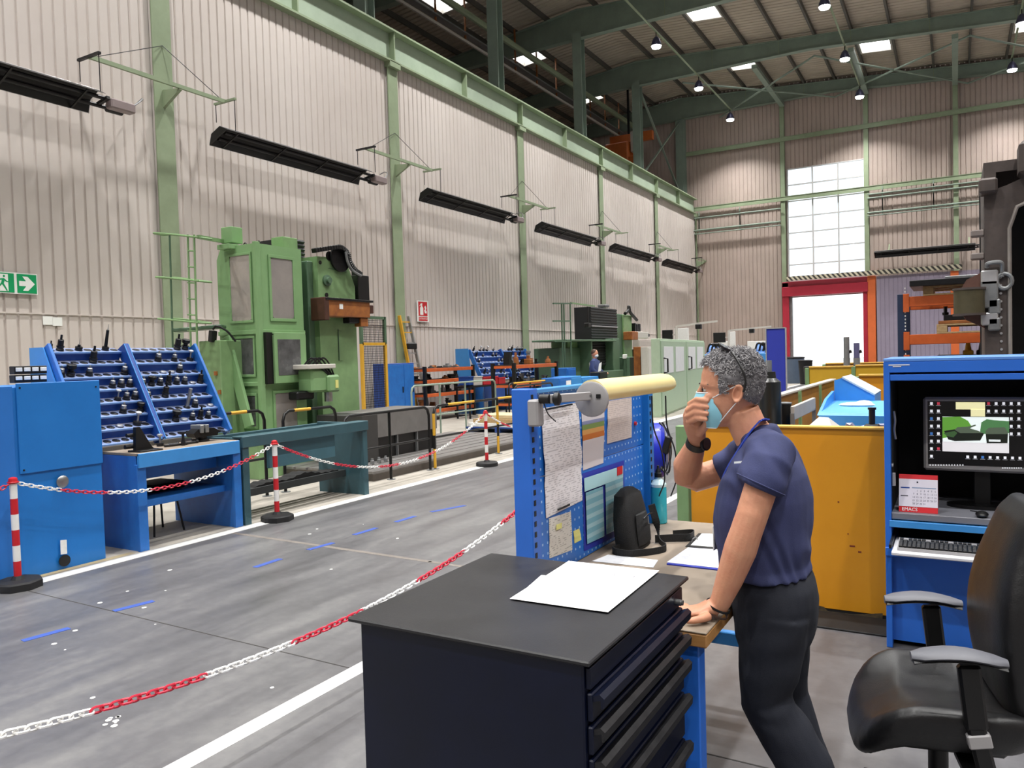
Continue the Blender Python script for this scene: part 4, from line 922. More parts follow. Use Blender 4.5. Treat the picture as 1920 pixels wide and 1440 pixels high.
def chain(name, lab, spans, pitch=.034, per=12, joined=True, first=0):
    t = thing(name, lab, 'chain', tuple(spans[0][0]), group='red and white barrier chains')
    pl = []
    for a, b, low in spans: pl += sagline(V(a), V(b), low)[(1 if pl else 0):]
    pts = resample(pl, pitch); lk = [None, None]; mb = None
    for i, (a, b) in enumerate(zip(pts[:-1], pts[1:])):
        c = ((i+first)//per) % 2; mt = (M_red, M_chw)[c]
        if joined:
            if mb is None or (i+first) % per == 0:
                if mb: mb.build(nm, mtp, t)
                mb = MB()
            nm = ('red_section', 'white_section')[c]; mtp = mt
            linkmesh(mb, (a+b)/2, b-a, .0048, .046, .027, (i % 2)*1.57+.4)
        else:
            d = (b-a).normalized()
            if lk[c] is None:
                q = MB(); linkmesh(q, V((0, 0, 0)), V((0, 1, 0)), .0048, .046, .027, 0); o = q.build('link', mt, t, local=True); lk[c] = o.data
            else:
                o = bpy.data.objects.new('link', lk[c]); COL.objects.link(o); o.parent = t
            o.location = (a+b)/2-ORG[t]; o.rotation_mode = 'QUATERNION'
            o.rotation_quaternion = V((0, 1, 0)).rotation_difference(d) @ Matrix.Rotation((i % 2)*1.57+.4, 3, 'Y').to_quaternion()
    if mb: mb.build(nm, mtp, t)
    return t
R_ = V((0, 0, .795))
chain('plastic_chain', 'red and white plastic chain sagging along the machine side of the aisle', [(V((S1.x, .4, .8)), S1+R_, .5), (S1+R_, S2+R_, .55), (S2+R_, S3+R_, .31), (S3+R_, V((S3.x-.6, 14.2, .8)), .36)], .036, 11)
chain('plastic_chain', 'red and white plastic chain across the foreground beside the navy cabinet', [(V((-2.6, -.1, .83)), V((-2.6, 5.45, .83)), .36)], .036, 13, joined=False, first=5)
chain('plastic_chain', 'far white chain running to the post before the green cabinet', [(V((S4.x+.4, 22, .78)), S4+R_, .4), (S4+R_, V((S4.x+1.6, S4.y+.6, .8)), .45)], .05, 60, first=60)
# ================================================================ plain blue enclosure at the frame edge
be = thing('machine_enclosure', 'plain blue sheet steel machine enclosure at the left edge', 'enclosure', (-6.9, 3.2, 0))
m = MB(); m.box(-7.3, -6.3, 2.2, 3.93, 0, 1.5, .006); m.build('body', M_blue, be)
m = MB(); m.box(-6.3, -6.285, 3.265, 3.935, .82, 1.525, .004); m.build('cover_sheet', M_blue, be)
m = MB(); m.box(-6.3, -6.293, 2.2, 3.24, .02, 1.505, .003); m.build('side_sheet', mat('blue_enamel_soft', '#2a72c4', .38, var=.04, scale=3), be)
for y, z in ((3.29, 1.49), (3.9, 1.47), (3.29, .85)):
    m = MB(); m.cyl((-6.285, y, z), (-6.28, y, z), .007, n=8); m.build('bolt', M_black, be)
c = at_x(117, 903, -6.28); m = MB(); m.lathe(c, (1, 0, 0), [(0, .05), (.006, .05), (.014, .04), (.02, .012)], 16); m.build('hub_cap', M_steel, be)
c = at_x(121, 1051, -6.28); m = MB(); m.cyl(c, c+V((.006, 0, 0)), .047, n=18); m.build('plug', M_black, be)
m = MB(); m.quad(*[at_x(x, y, -6.278) for x, y in ((114, 1040), (126, 1038), (125, 1012), (113, 1013))]); m.build('sticker', M_white, be, 0)
for k in range(2):
    p = [at_x(x, y, -6.45) for x, y in ((27, (690, 705)[k]), (88, (686, 702)[k]))]
    t = thing('switch_strip', ('upper', 'lower')[k]+' black switch strip with four white keys on the blue enclosure', 'switch', (-6.5, p[0].y, 1.525))
    z0, z1 = (1.595, 1.66)[::1] if k == 0 else (1.527, 1.59)
    m = MB(); m.box(-6.53, -6.45, p[0].y, p[1].y, z0, z1, .004); m.build('housing', M_black, t)
    for j in range(4):
        y = p[0].y+(p[1].y-p[0].y)*(j+.5)/4; m = MB(); m.box(-6.45, -6.44, y-.024, y+.024, z0+.022, z1-.012, .002); m.build('key', M_white, t)
# exit sign -----------------------------------------------------------------------
a = at_x(0, 512, XW+.05); b = at_x(71, 553, XW+.05); hS = .335; z0 = b.z; y1 = b.y; y0 = y1-2*hS-.01
es = thing('exit_sign', 'green emergency exit sign with running figure and arrow', 'sign', (XW+.06, (y0+y1)/2, z0))
m = MB(); m.box(XW+.045, XW+.055, y0, y1, z0, z0+hS); m.build('plate', M_signw, es)
sx = XW+.057
def sg(pts, mt, nm, off=0.0, x=sx):
    m = MB(); m.prism([(y0+off+p[0]*hS, z0+p[1]*hS) for p in pts], 'x', x, x+.003); return m.build(nm, mt, es, 0)
bd = .05
for off in (0, hS+.01): sg([(bd, bd), (1-bd, bd), (1-bd, 1-bd), (bd, 1-bd)], M_signg, 'green_field', off)
o2 = hS+.01; sg([(.14, .38), (.14, .62), (.46, .62), (.3, .84), (.54, .84), (.86, .5), (.54, .16), (.3, .16), (.46, .38)], M_signw, 'arrow', o2, sx+.002)
sg([(.3, .1), (.68, .1), (.68, .9), (.3, .9)], M_signw, 'doorway', 0, sx+.002)
x3 = sx+.005
sg([(.5+.05*math.cos(a), .8+.055*math.sin(a)) for a in [2*math.pi*i/12 for i in range(12)]], M_signg, 'figure_head', 0, x3)
sg([(.36, .68), (.5, .7), (.62, .58), (.72, .56), (.72, .52), (.6, .53), (.52, .6), (.48, .46), (.6, .22), (.64, .12), (.58, .12), (.52, .24), (.4, .42), (.3, .3), (.14, .26), (.14, .31), (.27, .35), (.37, .5), (.4, .62), (.28, .6), (.22, .48), (.18, .5), (.25, .66)], M_signg, 'running_figure', 0, x3)
# fire extinguisher sign
a = at_x(781, 563, XW+.05); b = at_x(804, 604, XW+.05)
fs_ = thing('fire_extinguisher_sign', 'red and white fire extinguisher sign on the corrugated wall', 'sign', (XW+.06, (a.y+b.y)/2, b.z))
Wd, Hd = b.y-a.y, a.z-b.z
m = MB(); m.box(XW+.045, XW+.055, a.y, b.y, b.z, a.z); m.build('plate', M_signw, fs_)
def fq(pts, mt, nm, x=0):
    m = MB(); m.prism([(a.y+p[0]*Wd, b.z+p[1]*Hd) for p in pts], 'x', sx+x, sx+x+.003); m.build(nm, mt, fs_, 0)
fq([(.12, .28), (.88, .28), (.88, .95), (.12, .95)], M_signr, 'red_field'); fq([(.12, .05), (.88, .05), (.88, .23), (.12, .23)], M_signr, 'red_field')
fq([(.25, .33), (.52, .33), (.52, .66), (.44, .74), (.44, .82), (.5, .86), (.34, .88), (.2, .74), (.24, .73), (.34, .8), (.34, .74), (.25, .66)], M_signw, 'extinguisher_mark', .002)
fq([(.66, .42), (.8, .4), (.82, .5), (.74, .56), (.8, .66), (.72, .78), (.62, .7), (.68, .6), (.6, .54)], M_signw, 'flame_mark', .002)
vs, fsx = textmesh('EXTINTOR', .14*Wd); m = MB(); m.add([V((sx+.0045, a.y+Wd*.5+p.x*1.25, b.z+Hd*.14+p.y)) for p in vs], fsx); m.build('lettering', M_signw, fs_, 0)
for k, (x, y) in enumerate(((90, 601), (108, 603))):
    p = at_x(x, y, XW+.02); m = MB(); m.box(XW+.012, XW+.016, p.y-.08, p.y+.08, p.z-.07, p.z+.07); single('wall_sticker', m, M_signw, ('plain white sticker on the wall nearer the exit sign', 'plain white sticker on the wall farther from the exit sign')[k], 'sticker', 'white wall stickers')
# ================================================================ workbenches
b1 = thing('blue_bench', 'blue steel workbench under the near tool rack', 'workbench', (-6.65, 4.8, 0)); T1 = .87
m = MB(); m.box(-7.3, -6.2, 4.2, 5.3, T1-.025, T1, .003); m.build('top', M_deskgrey, b1)
m = MB(); m.box(-6.22, -6.19, 4.2, 5.3, T1-.13, T1-.002, .004); m.build('apron', M_bluepale, b1)
for y in (4.2, 5.24):
    m = MB(); m.box(-7.15, -6.24, y, y+.06, 0, T1-.025, .004); m.build('end_panel', M_bluemid, b1)
    m = MB(); m.box(-6.25, -6.21, y-.01, y+.08, 0, T1-.1, .004); m.build('leg', M_bluemid, b1)
m = MB(); m.box(-7.1, -6.35, 4.26, 5.24, .36, .42, .003); m.build('lower_shelf', M_bluemid, b1)
m = MB(); m.box(-7.12, -7.08, 4.26, 5.24, .55, T1-.03); m.build('back_panel', M_bluedk, b1)
m = MB(); m.box(-6.5, -6.45, 4.3, 5.22, .6, T1-.05); m.build('drawer_front', M_bluemid, b1)
sp = at_z(312, 985, 0)
stl = thing('work_stool', 'dark stool pushed under the blue bench', 'stool', (-6.8, 4.75, 0))
m = MB(); m.box(-7.0, -6.6, 4.6, 4.98, .43, .5, .02); m.build('seat', M_black, stl)
for dx, dy in ((-.15, -.15), (.15, -.15), (-.15, .15), (.15, .15)):
    m = MB(); m.cyl((-6.8+dx*1.1, 4.79+dy*1.1, 0), (-6.8+dx*.8, 4.79+dy*.8, .35), .01, n=8); m.build('leg', M_dark, stl)
b2 = thing('teal_bench', 'teal steel workbench beside the green machine', 'workbench', (-6.6, 6.25, 0)); T2 = .9
m = MB(); m.box(-6.34, -6.2, 5.33, 7.24, T2-.02, T2, .003); m.build('front_rail', M_teal, b2)
m = MB(); m.box(-7.0, -6.94, 5.33, 7.24, T2-.12, T2-.04, .003); m.build('rear_rail', M_teal, b2)
m = MB(); m.box(-6.22, -6.185, 5.33, 7.24, T2-.115, T2-.001, .005); m.build('apron', M_teal, b2)
for y in (5.35, 7.16):
    m = MB(); m.box(-6.95, -6.22, y, y+.05, 0, T2-.02, .004); m.build('end_panel', M_teal, b2)
    m = MB(); m.box(-6.24, -6.2, y-.01, y+.07, 0, T2-.1, .005); m.build('leg', M_teal, b2)
m = MB(); m.box(-6.32, -6.28, 5.75, 6.75, .52, T2-.1, .003); m.build('drawer_front', mat('teal_light', '#456f7c', .5, var=.05), b2)
m = MB(); m.box(-6.75, -6.5, 5.4, 7.16, .22, .3, .003); m.build('lower_shelf', mat('shelf_dark', '#2b2f30', .6, var=.1), b2)
m = MB(); pts = [(5.75+1.3*i/40, .302+.05*math.sin(i/40*math.pi)*(.6+.4*math.sin(i*.33))+.012*math.sin(i*.9)**2) for i in range(41)]; m.prism([(p[0], p[1]) for p in pts]+[(7.05, .3), (5.75, .3)], 'x', -6.72, -6.52); single('dark_cloth', m, M_bag, 'crumpled dark cloth on the low shelf of the teal bench', 'cloth')
# ================================================================ tool rack and tool holders
class Rack: pass
def tool_rack(lab, X0, Y0, Y1, ym, Zb, Zt, lean, rows, cols, face=1, leg=True, nm='tool_rack'):
    t = thing(nm, lab, 'tool rack', (X0, (Y0+Y1)/2, Zb), group='blue tool racks'); R = Rack(); R.hole = {}; R.t = t
    dz = (Zt-Zb)/(rows-1); dx = lean/(rows-1)
    for y in (Y0, ym, Y1):
        w = .03 if y != ym else .05; p0 = V((X0+.03, y, Zb-.04)); p1 = V((X0-lean+.03, y, Zt+.035)); m = MB(); m.bar(p0, p1, w, .13, .004, up=(1, 0, 0)); m.build('side_rail' if y != ym else 'divider', M_bluemid if y != ym else M_bluedk, t)
        if y == ym: m = MB(); m.bar(p0+V((.06, -.022, .02)), p1+V((.06, -.022, .02)), .006, .014); m.build('divider_edge', M_bluepale, t); m = MB(); m.bar(p0+V((.06, .022, .02)), p1+V((.06, .022, .02)), .006, .014); m.build('divider_edge', M_bluepale, t)
    rings_me = None
    T_ = .34; U = V((math.cos(T_), 0, -math.sin(T_))); Nn = V((math.sin(T_), 0, math.cos(T_))); R.tilt = T_
    def slab(u0, u1, a, b, n0, n1, o):
        q = MB(); q.box(u0, u1, a, b, n0, n1, .001); q.v = [o+U*p.x+V((0, p.y, 0))+Nn*p.z for p in q.v]; return q
    for r in range(rows):
        z = Zt-r*dz; x = X0-lean+r*dx; o_ = V((x, 0, z))
        for bay, (a, b) in enumerate(((Y0+.015, ym-.025), (ym+.025, Y1-.015))):
            sh = slab(-.07, .055, a, b, -.006, 0, o_).build('shelf', mat('rack_shelf_top', '#7f8db4', .4, var=.06, scale=9), t)
            slab(.048, .056, a, b, -.016, .002, o_).build('front_lip', mat('rack_lip', '#7ea6e0', .35, var=.03), sh)
            if r:
                c0 = o_+U*-.072; c1 = V((x-dx, 0, z+dz))+U*.05; q = MB(); q.quad(V((c0.x, a, c0.z)), V((c0.x, b, c0.z)), V((c1.x, b, c1.z)), V((c1.x, a, c1.z)), .003); q.build('riser', M_bluedk, sh, 0)
            n = cols[bay]
            for c in range(n):
                y = a+(b-a)*(c+.5)/n; p = o_+V((0, y, 0))-U*.008; R.hole[(bay, r, c)] = p
                if rings_me is None:
                    q = MB(); q.lathe((0, 0, 0), (0, 0, 1), [(0, .036), (.003, .036), (.003, .028), (.0035, .027)], 12)
                    o = q.build('socket', M_black, t, local=True); rings_me = o.data
                else: o = bpy.data.objects.new('socket', rings_me); COL.objects.link(o); o.parent = t
                o.location = p-ORG[t]; o.rotation_euler = (0, T_, 0)
    return R
rk = tool_rack('near blue tool rack with sloping shelves above the blue bench', -6.72, 4.02, 5.58, 4.77, .95, 1.8, .52, 8, (8, 8))
for y in (3.985, 5.6):
    m = MB(); zb_ = T1 if y < 5 else .902; m.prism([(-6.7, zb_), (-7.2, 1.83), (-7.42, 1.83), (-7.42, zb_)], 'y', y, y+.012); m.build('side_panel', M_bluepale if y < 5 else M_bluemid, rk.t)
HOLD = {}
def holder(kind, p, lab, group, s=1.0, tilt=(0, 0)):
    """collet chucks, cutters and bars that stand in the rack sockets"""
    if kind not in HOLD:
        parts = {'collet': [('flange', M_dark, [(0, .03), (.012, .033), (.02, .033), (.024, .027), (.034, .033), (.042, .033)]), ('nut', M_steel, [(.042, .024), (.05, .026), (.075, .025), (.08, .018)]), ('bit', M_galv, [(.08, .008), (.105, .008)])],
                 'chuck': [('flange', M_dark, [(0, .03), (.012, .034), (.024, .027), (.034, .034), (.045, .034)]), ('body', M_dark, [(.045, .026), (.1, .026), (.105, .02)]), ('bit', M_blackm, [(.105, .01), (.15, .01)])],
                 'mill': [('flange', M_dark, [(0, .03), (.012, .034), (.024, .028), (.04, .034)]), ('cutter', M_blackm, [(.04, .02), (.06, .022), (.07, .038), (.1, .04), (.104, .03)])],
                 'bar': [('flange', M_dark, [(0, .03), (.02, .034), (.035, .03)]), ('boring_bar', M_blackm, [(.035, .016), (.2, .014), (.205, .01)]), ('tip', M_steel, [(.205, .004), (.26, .0025)])],
                 'needle': [('flange', M_dark, [(0, .03), (.02, .034), (.035, .033)]), ('nut', M_blackm, [(.035, .014), (.055, .014)]), ('probe', M_steel, [(.055, .003), (.12, .0015)])],
                 'tube': [('flange', M_dark, [(0, .028), (.01, .03), (.02, .022)]), ('steel_tube', M_steel, [(.02, .019), (.21, .019)])],
                 'cap': [('cap', M_alu, [(0, .03), (.012, .031), (.02, .026)])],
                 'knob': [('flange', M_dark, [(0, .032), (.03, .034)]), ('shank', M_steel, [(.03, .009), (.09, .009)]), ('head', M_alu, [(.09, .012), (.1, .026), (.112, .026), (.118, .014)])]}[kind]
        HOLD[kind] = [(n, mt, (lambda pr: (lambda q: q.lathe((0, 0, 0), (0, 0, 1), pr, 12))(MB()))(pr).build(n, mt, None)) for n, mt, pr in parts]
        for n, mt, o in HOLD[kind]: COL.objects.unlink(o)
    t = thing('tool_holder', lab, 'tool holder', p, group=group); t.rotation_euler = (tilt[0], tilt[1], 0); t.scale = (s, s, s)
    for n, mt, o in HOLD[kind]:
        c = bpy.data.objects.new(n, o.data); COL.objects.link(c); c.parent = t
    return t
LB = [(0, 0, 'chuck', .62), (0, 1, 'chuck', 1), (0, 3, 'needle', 1), (0, 6, 'bar', 1), (1, 4, 'chuck', 1.1), (2, 0, 'collet', 1), (2, 1, 'mill', 1.1), (2, 3, 'collet', .95), (2, 7, 'collet', 1.05),
      (3, 5, 'collet', .9), (3, 6, 'collet', 1), (3, 7, 'collet', .95), (4, 5, 'knob', .9), (4, 6, 'collet', .9), (4, 7, 'collet', 1), (5, 5, 'collet', 1), (5, 7, 'mill', .9), (6, 6, 'knob', 1.15), (6, 4, 'cap', 1)]
RB = [(0, 6, 'chuck', 1.15), (0, 7, 'mill', 1.1), (1, 3, 'collet', 1.05), (1, 5, 'collet', .9), (1, 7, 'knob', 1), (2, 5, 'collet', 1.05), (2, 3, 'cap', 1), (2, 4, 'cap', 1)] + [(3, c, ('collet', 'mill', 'collet', 'chuck', 'collet', 'collet', 'cap', 'chuck')[c], .95) for c in range(8)] + \
     [(4, 0, 'collet', .85), (4, 2, 'chuck', 1.05), (5, 4, 'tube', 1), (5, 5, 'collet', 1), (5, 7, 'cap', 1), (6, 2, 'mill', 1.1), (6, 3, 'cap', 1.1), (6, 4, 'collet', .9), (6, 5, 'chuck', .9), (6, 6, 'collet', .9)]
KW = {'chuck': 'black drill chuck holder', 'collet': 'steel collet holder', 'mill': 'black milling cutter holder', 'bar': 'long boring bar holder', 'needle': 'thin probe holder', 'tube': 'tilted bare steel tube', 'cap': 'low steel cap', 'knob': 'holder with round steel head'}
for bay, lst in ((0, LB), (1, RB)):
    for r, c, k, s in lst:
        holder(k, rk.hole[(bay, r, c)], '%s, %s socket, %s shelf down, %s bay of near rack' % (KW[k], ORDN[c], ORDN[r], ('left', 'right')[bay]), 'tool holders in the near rack', s, (0, rk.tilt*(.85 if k != 'tube' else 1.1)))
for k, (px_, py_, kind, s) in enumerate(((208, 832, 'knob', 1), (284, 826, 'collet', .8))):
    p = at_z(px_, py_, T1); p.x = max(p.x, -6.62); p = V((-6.5, p.y+.0, T1)) if k else V((-6.55, p.y, T1)); holder(kind, p, ('loose steel-headed holder lying ready at the bench corner', 'loose collet holder on the bench below the rack divider')[k], 'loose tools on the blue bench', s)
# black angle plate, vice and loose cutters on the blue bench
ap = at_z(262, 850, T1); t = thing('angle_plate', 'black triangular angle plate fixture on the near bench corner', 'fixture', (-6.3, 4.33, T1))
m = MB(); m.prism([(4.27, T1+.012), (4.45, T1+.012), (4.42, T1+.05), (4.32, T1+.22), (4.28, T1+.22)], 'x', -6.37, -6.33); m.build('web', M_black, t)
m = MB(); m.box(-6.42, -6.24, 4.25, 4.48, T1, T1+.014, .003); m.build('foot', M_black, t)
m = MB(); m.cyl((-6.38, 4.3, T1+.05), (-6.38, 4.2, T1+.05), .02, n=10); m.cyl((-6.38, 4.3, T1+.15), (-6.38, 4.22, T1+.15), .018, n=10); m.build('spindle', M_dark, t)
t = thing('bench_vice', 'black bench vice on the far end of the blue bench', 'vice', (-6.5, 5.1, T1))
m = MB(); m.lathe((-6.5, 5.1, T1), (0, 0, 1), [(0, .07), (.02, .07), (.03, .045), (.05, .045)], 14); m.build('base', M_blackm, t)
m = MB(); m.prism([(4.98, T1+.05), (5.24, T1+.05), (5.26, T1+.1), (5.2, T1+.13), (5.02, T1+.13), (4.96, T1+.09)], 'x', -6.56, -6.44); m.build('body', M_blackm, t)
m = MB(); m.box(-6.58, -6.42, 5.03, 5.07, T1+.09, T1+.17, .006); m.build('jaw', M_galv, t); m = MB(); m.box(-6.58, -6.42, 5.09, 5.13, T1+.09, T1+.17, .006); m.build('jaw', M_galv, t)
m = MB(); m.cyl((-6.5, 5.24, T1+.085), (-6.5, 5.32, T1+.085), .016, n=10); m.cyl((-6.58, 5.31, T1+.085), (-6.42, 5.31, T1+.085), .007, n=8); m.build('screw_handle', M_dark, t)
for k, (y, x, ln, an) in enumerate(((4.62, -6.42, .2, .3), (4.8, -6.4, .16, -.2), (4.72, -6.5, .13, 1.2))):
    d = V((math.sin(an)*.5, math.cos(an), 0)); m = MB(); m.cyl(V((x, y, T1+.013)), V((x, y, T1+.013))+d*ln, .013, n=10); m.cyl(V((x, y, T1+.017))+d*ln, V((x, y, T1+.017))+d*(ln+.03), .017, n=10)
    single('loose_cutter', m, M_dark, ('longest loose cutter lying on the blue bench', 'loose cutter lying on the bench nearest the vice', 'short loose cutter lying askew on the blue bench')[k], 'cutter', 'loose tools on the blue bench')
m = MB(); m.lathe((-6.36, 4.78, T1+.03), (0, 0, 1), [(-.03, .018), (0, .02), (.04, .012), (.08, .012), (.085, .03), (.1, .03)], 12); single('steel_stand', m, M_dark, 'small dark steel stand with a round head on the blue bench', 'stand')
# ================================================================ green boring mill
mc = thing('boring_mill', 'tall green boring mill with windowed cabin and black bellows', 'machine', (-8.9, 8.6, 0))
CX, CY0, CY1, CZ = -8.6, 7.78, 8.66, 3.34
XB = -9.42
def onl(x, y): return at_y(x, y, CY0-.001)          # on the cabin's aisle-end face
def onr(x, y): return at_x(x, y, CX+.001)           # on the cabin's front face
m = MB(); m.prism([(XB, .55), (CX, .55), (CX, CZ), (XB+.1, CZ), (XB, CZ-.18)], 'y', CY0, CY1); cab = m.build('cabin', M_mg, mc)
m = MB(); m.box(-9.6, -8.45, 7.55, 9.9, 0, .56, .01); m.build('base', M_mg2, mc)
def frame_y(x0, z0, x1, z1, y, nm='window', glass=M_frost, w=.035, out=.02, d=-1):
    m = MB(); m.box(x0-w, x1+w, y, y+d*out, z0-w, z0, .003); m.box(x0-w, x1+w, y, y+d*out, z1, z1+w, .003); m.box(x0-w, x0, y, y+d*out, z0, z1, .003); m.box(x1, x1+w, y, y+d*out, z0, z1, .003)
    f = m.build('window_frame', M_mg, mc); q = MB(); r = .04; pts = []
    for cx, cz, a0 in ((x1-r, z1-r, 0), (x0+r, z1-r, 90), (x0+r, z0+r, 180), (x1-r, z0+r, 270)):
        for k in range(4): a = math.radians(a0+30*k); pts.append((cx+r*math.cos(a), cz+r*math.sin(a)))
    q.prism(pts, 'y', y+d*.002, y+d*.008); q.build('window_pane', glass, f, 0)
def frame_x(y0, z0, y1, z1, x, glass=M_frost, w=.045, out=.02):
    m = MB(); m.box(x, x+out, y0-w, y1+w, z0-w, z0, .003); m.box(x, x+out, y0-w, y1+w, z1, z1+w, .003); m.box(x, x+out, y0-w, y0, z0, z1, .003); m.box(x, x+out, y1, y1+w, z0, z1, .003)
    f = m.build('window_frame', M_mg, mc); q = MB(); r = .05; pts = []
    for cy, cz, a0 in ((y1-r, z1-r, 0), (y0+r, z1-r, 90), (y0+r, z0+r, 180), (y1-r, z0+r, 270)):
        for k in range(4): a = math.radians(a0+30*k); pts.append((cy+r*math.cos(a), cz+r*math.sin(a)))
    q.prism(pts, 'x', x+.002, x+.008); q.build('window_pane', glass, f, 0)
for (xa, ya, xb, yb), g in (((431, 482, 473, 600), M_frost), ((438, 636, 478, 702), M_smoke), ((442, 742, 482, 800), M_smoke)):
    a, b = onl(xa, ya), onl(xb, yb); frame_y(a.x, b.z, b.x, a.z, CY0, glass=g)
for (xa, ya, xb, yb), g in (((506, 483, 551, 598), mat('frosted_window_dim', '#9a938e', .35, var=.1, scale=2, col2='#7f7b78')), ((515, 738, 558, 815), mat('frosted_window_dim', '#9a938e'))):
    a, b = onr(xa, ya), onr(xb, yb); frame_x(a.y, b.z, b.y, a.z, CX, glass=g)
# rails between the window tiers, and the proud middle door
for y in (622, 720):
    a = onr(490, y); m = MB(); m.box(CX, CX+.03, CY0, CY1, a.z-.03, a.z+.03, .004); m.build('tier_rail', M_mg, mc)
    m = MB(); m.box(XB, CX+.03, CY0-.03, CY0, a.z-.03, a.z+.03, .004); m.build('tier_rail', M_mg, mc)
m = MB(); m.box(CX-.03, CX+.035, CY0-.035, CY0+.05, .5, CZ+.02, .004); m.build('corner_post', M_mg, mc)
a, b = at_x(512, 623, CX+.1), at_x(575, 716, CX+.1)
m = MB(); m.box(CX+.02, CX+.12, a.y, b.y, b.z, a.z, .006); dr_ = m.build('sliding_door', M_mg, mc)
m = MB(); m.box(CX+.02, CX+.08, a.y-.12, a.y, b.z, a.z); m.build('door_gap', M_black, dr_)
p, q_ = at_x(520, 636, CX+.12), at_x(565, 702, CX+.12); m = MB(); m.box(CX+.12, CX+.125, p.y, q_.y, q_.z, p.z, .002); m.build('window_pane', M_smoke, dr_)
for x, y in ((511, 627), (573, 626), (511, 712), (573, 713)):
    p = at_x(x, y, CX+.12); m = MB(); m.cyl(p, p+V((.008, 0, 0)), .01, n=8); m.build('screw', M_dark, dr_)
for px_ in (459, 485):
    p = at_y(px_, 446, CY0+.3); m = MB(); m.tube([V((p.x, CY0+.3, CZ+.04))+V((.035*math.cos(a), 0, .045*math.sin(a))) for a in [2*math.pi*i/14 for i in range(14)]], .009, 6, closed=True); m.cyl((p.x, CY0+.3, CZ), (p.x, CY0+.3, CZ+.01), .02, n=8); m.build('lifting_eye', M_dark, mc)
a = onl(419, 428); b = onl(440, 455); m = MB(); m.box(a.x, b.x, CY0-.05, CY0+.15, b.z, a.z, .005); m.build('junction_box', M_mg, mc)
a = onl(419, 458); m = MB(); m.box(a.x, a.x+.25, CY0-.12, CY0+.1, CZ-.05, CZ+.02, .005); m.build('bracket', M_mg, mc)
a, b = at_x(512, 448, CX-.3), at_x(530, 452, CX-.3); m = MB(); m.box(CX-.45, CX-.2, a.y+.1, a.y+.4, CZ, CZ+.2, .005); m.build('junction_box', M_mg2, mc)
# brace and side cabinet on the aisle-end side
m = MB(); p0, p1 = at_y(424, 632, CY0-.15), at_y(468, 800, CY0-.15); m.bar(p0, p1, .05, .16, .005, up=(1, 0, 0)); m.build('brace', M_mg, mc)
a, b = at_y(378, 640, 7.45), at_y(425, 810, 7.45); m = MB(); m.box(a.x, b.x, 7.4, 7.8, .5, a.z, .01); m.build('side_cabinet', M_mg2, mc)
for x, y, w_ in ((405, 700, .05), (412, 735, .04), (396, 742, .06)):
    p = at_y(x, y, 7.39); m = MB(); m.box(p.x-w_/2, p.x+w_/2, 7.37, 7.4, p.z-.03, p.z+.03, .003); m.build('valve', M_brown, mc)
a, b = at_y(322, 735, 7.3), at_y(405, 770, 7.3); 
m = MB(); m.box(a.x, b.x+.1, 7.25, 7.5, .45, .95, .01); m.build('oil_tank', M_mgd, mc)
p0, p1 = at_y(330, 620, 7.2), at_y(420, 612, 7.6); m = MB(); m.bar(p0, p1, .3, .05, .01); m.build('pendant_arm', M_mgd, mc)
p = at_y(400, 628, 7.4); m = MB(); m.bar(p+V((0, 0, .06)), p+V((-.03, 0, -.1)), .09, .09, .01, up=(1, 0, 0)); m.build('camera_box', M_black, mc)
m = MB(); m.tube(smoothpath([p+V((.0, 0, .08)), p+V((.08, 0, .12)), p+V((.16, .1, .05)), p+V((.22, .2, -.1))]), .015, 6); m.build('cable', M_black, mc)
# access ladder with hoops
ld_ = []
YL = 7.1
for px_ in (318, 352, 364):
    t0, t1 = at_y(px_, 440, YL), at_y(px_+7, 690, YL); m = MB(); m.tube([t0, t1], .014, 8); m.build('ladder_upright', M_mgd if px_ < 340 else M_mg2, mc)
for y in (440, 522, 600):
    a, b = at_y(290 if y < 500 else 294 if y < 560 else 298, y-2, YL), at_y(372, y+5, YL)
    m = MB(); m.tube(smoothpath([b, a+V((.12, -.02, -.01)), a, a+V((.0, .16, .0)), a+V((.14, .22, .0)), b+V((0, .2, 0)), b], 5), .014, 8); m.build('ladder_hoop', M_mg2, mc)
for y in (470, 500, 530, 560, 590, 620, 650, 680):
    a, b = at_y(352, y, YL), at_y(366, y+1, YL); m = MB(); m.tube([a, b], .011, 6); m.build('ladder_rung', M_mg2, mc)
a, b = at_y(372, 444, YL), onl(420, 453); m = MB(); m.bar(a, b, .05, .05); m.build('walkway_rail', M_mg2, mc)
# bellows
m = MB(); y0, y1 = 8.72, 9.08; n = 46; z0, z1 = .7, 3.56
for k in range(n):
    za, zb = z0+(z1-z0)*k/n, z0+(z1-z0)*(k+1)/n; zm = (za+zb)/2
    for (xa, ya) in ((0, 0),):
        w0, w1 = 0, .02
    m.prism([(-9.55, za), (-8.95, za), (-8.925, zm), (-8.95, zb), (-9.55, zb)], 'y', y0, y1)
m.build('bellows', M_bellow, mc)
for y in (506, 600, 684):
    p = at_x(580, y, -8.92); m = MB(); m.box(-8.93, -8.915, y0-.01, y1+.02, p.z-.01, p.z+.01); m.build('bellows_band', M_alu, mc)
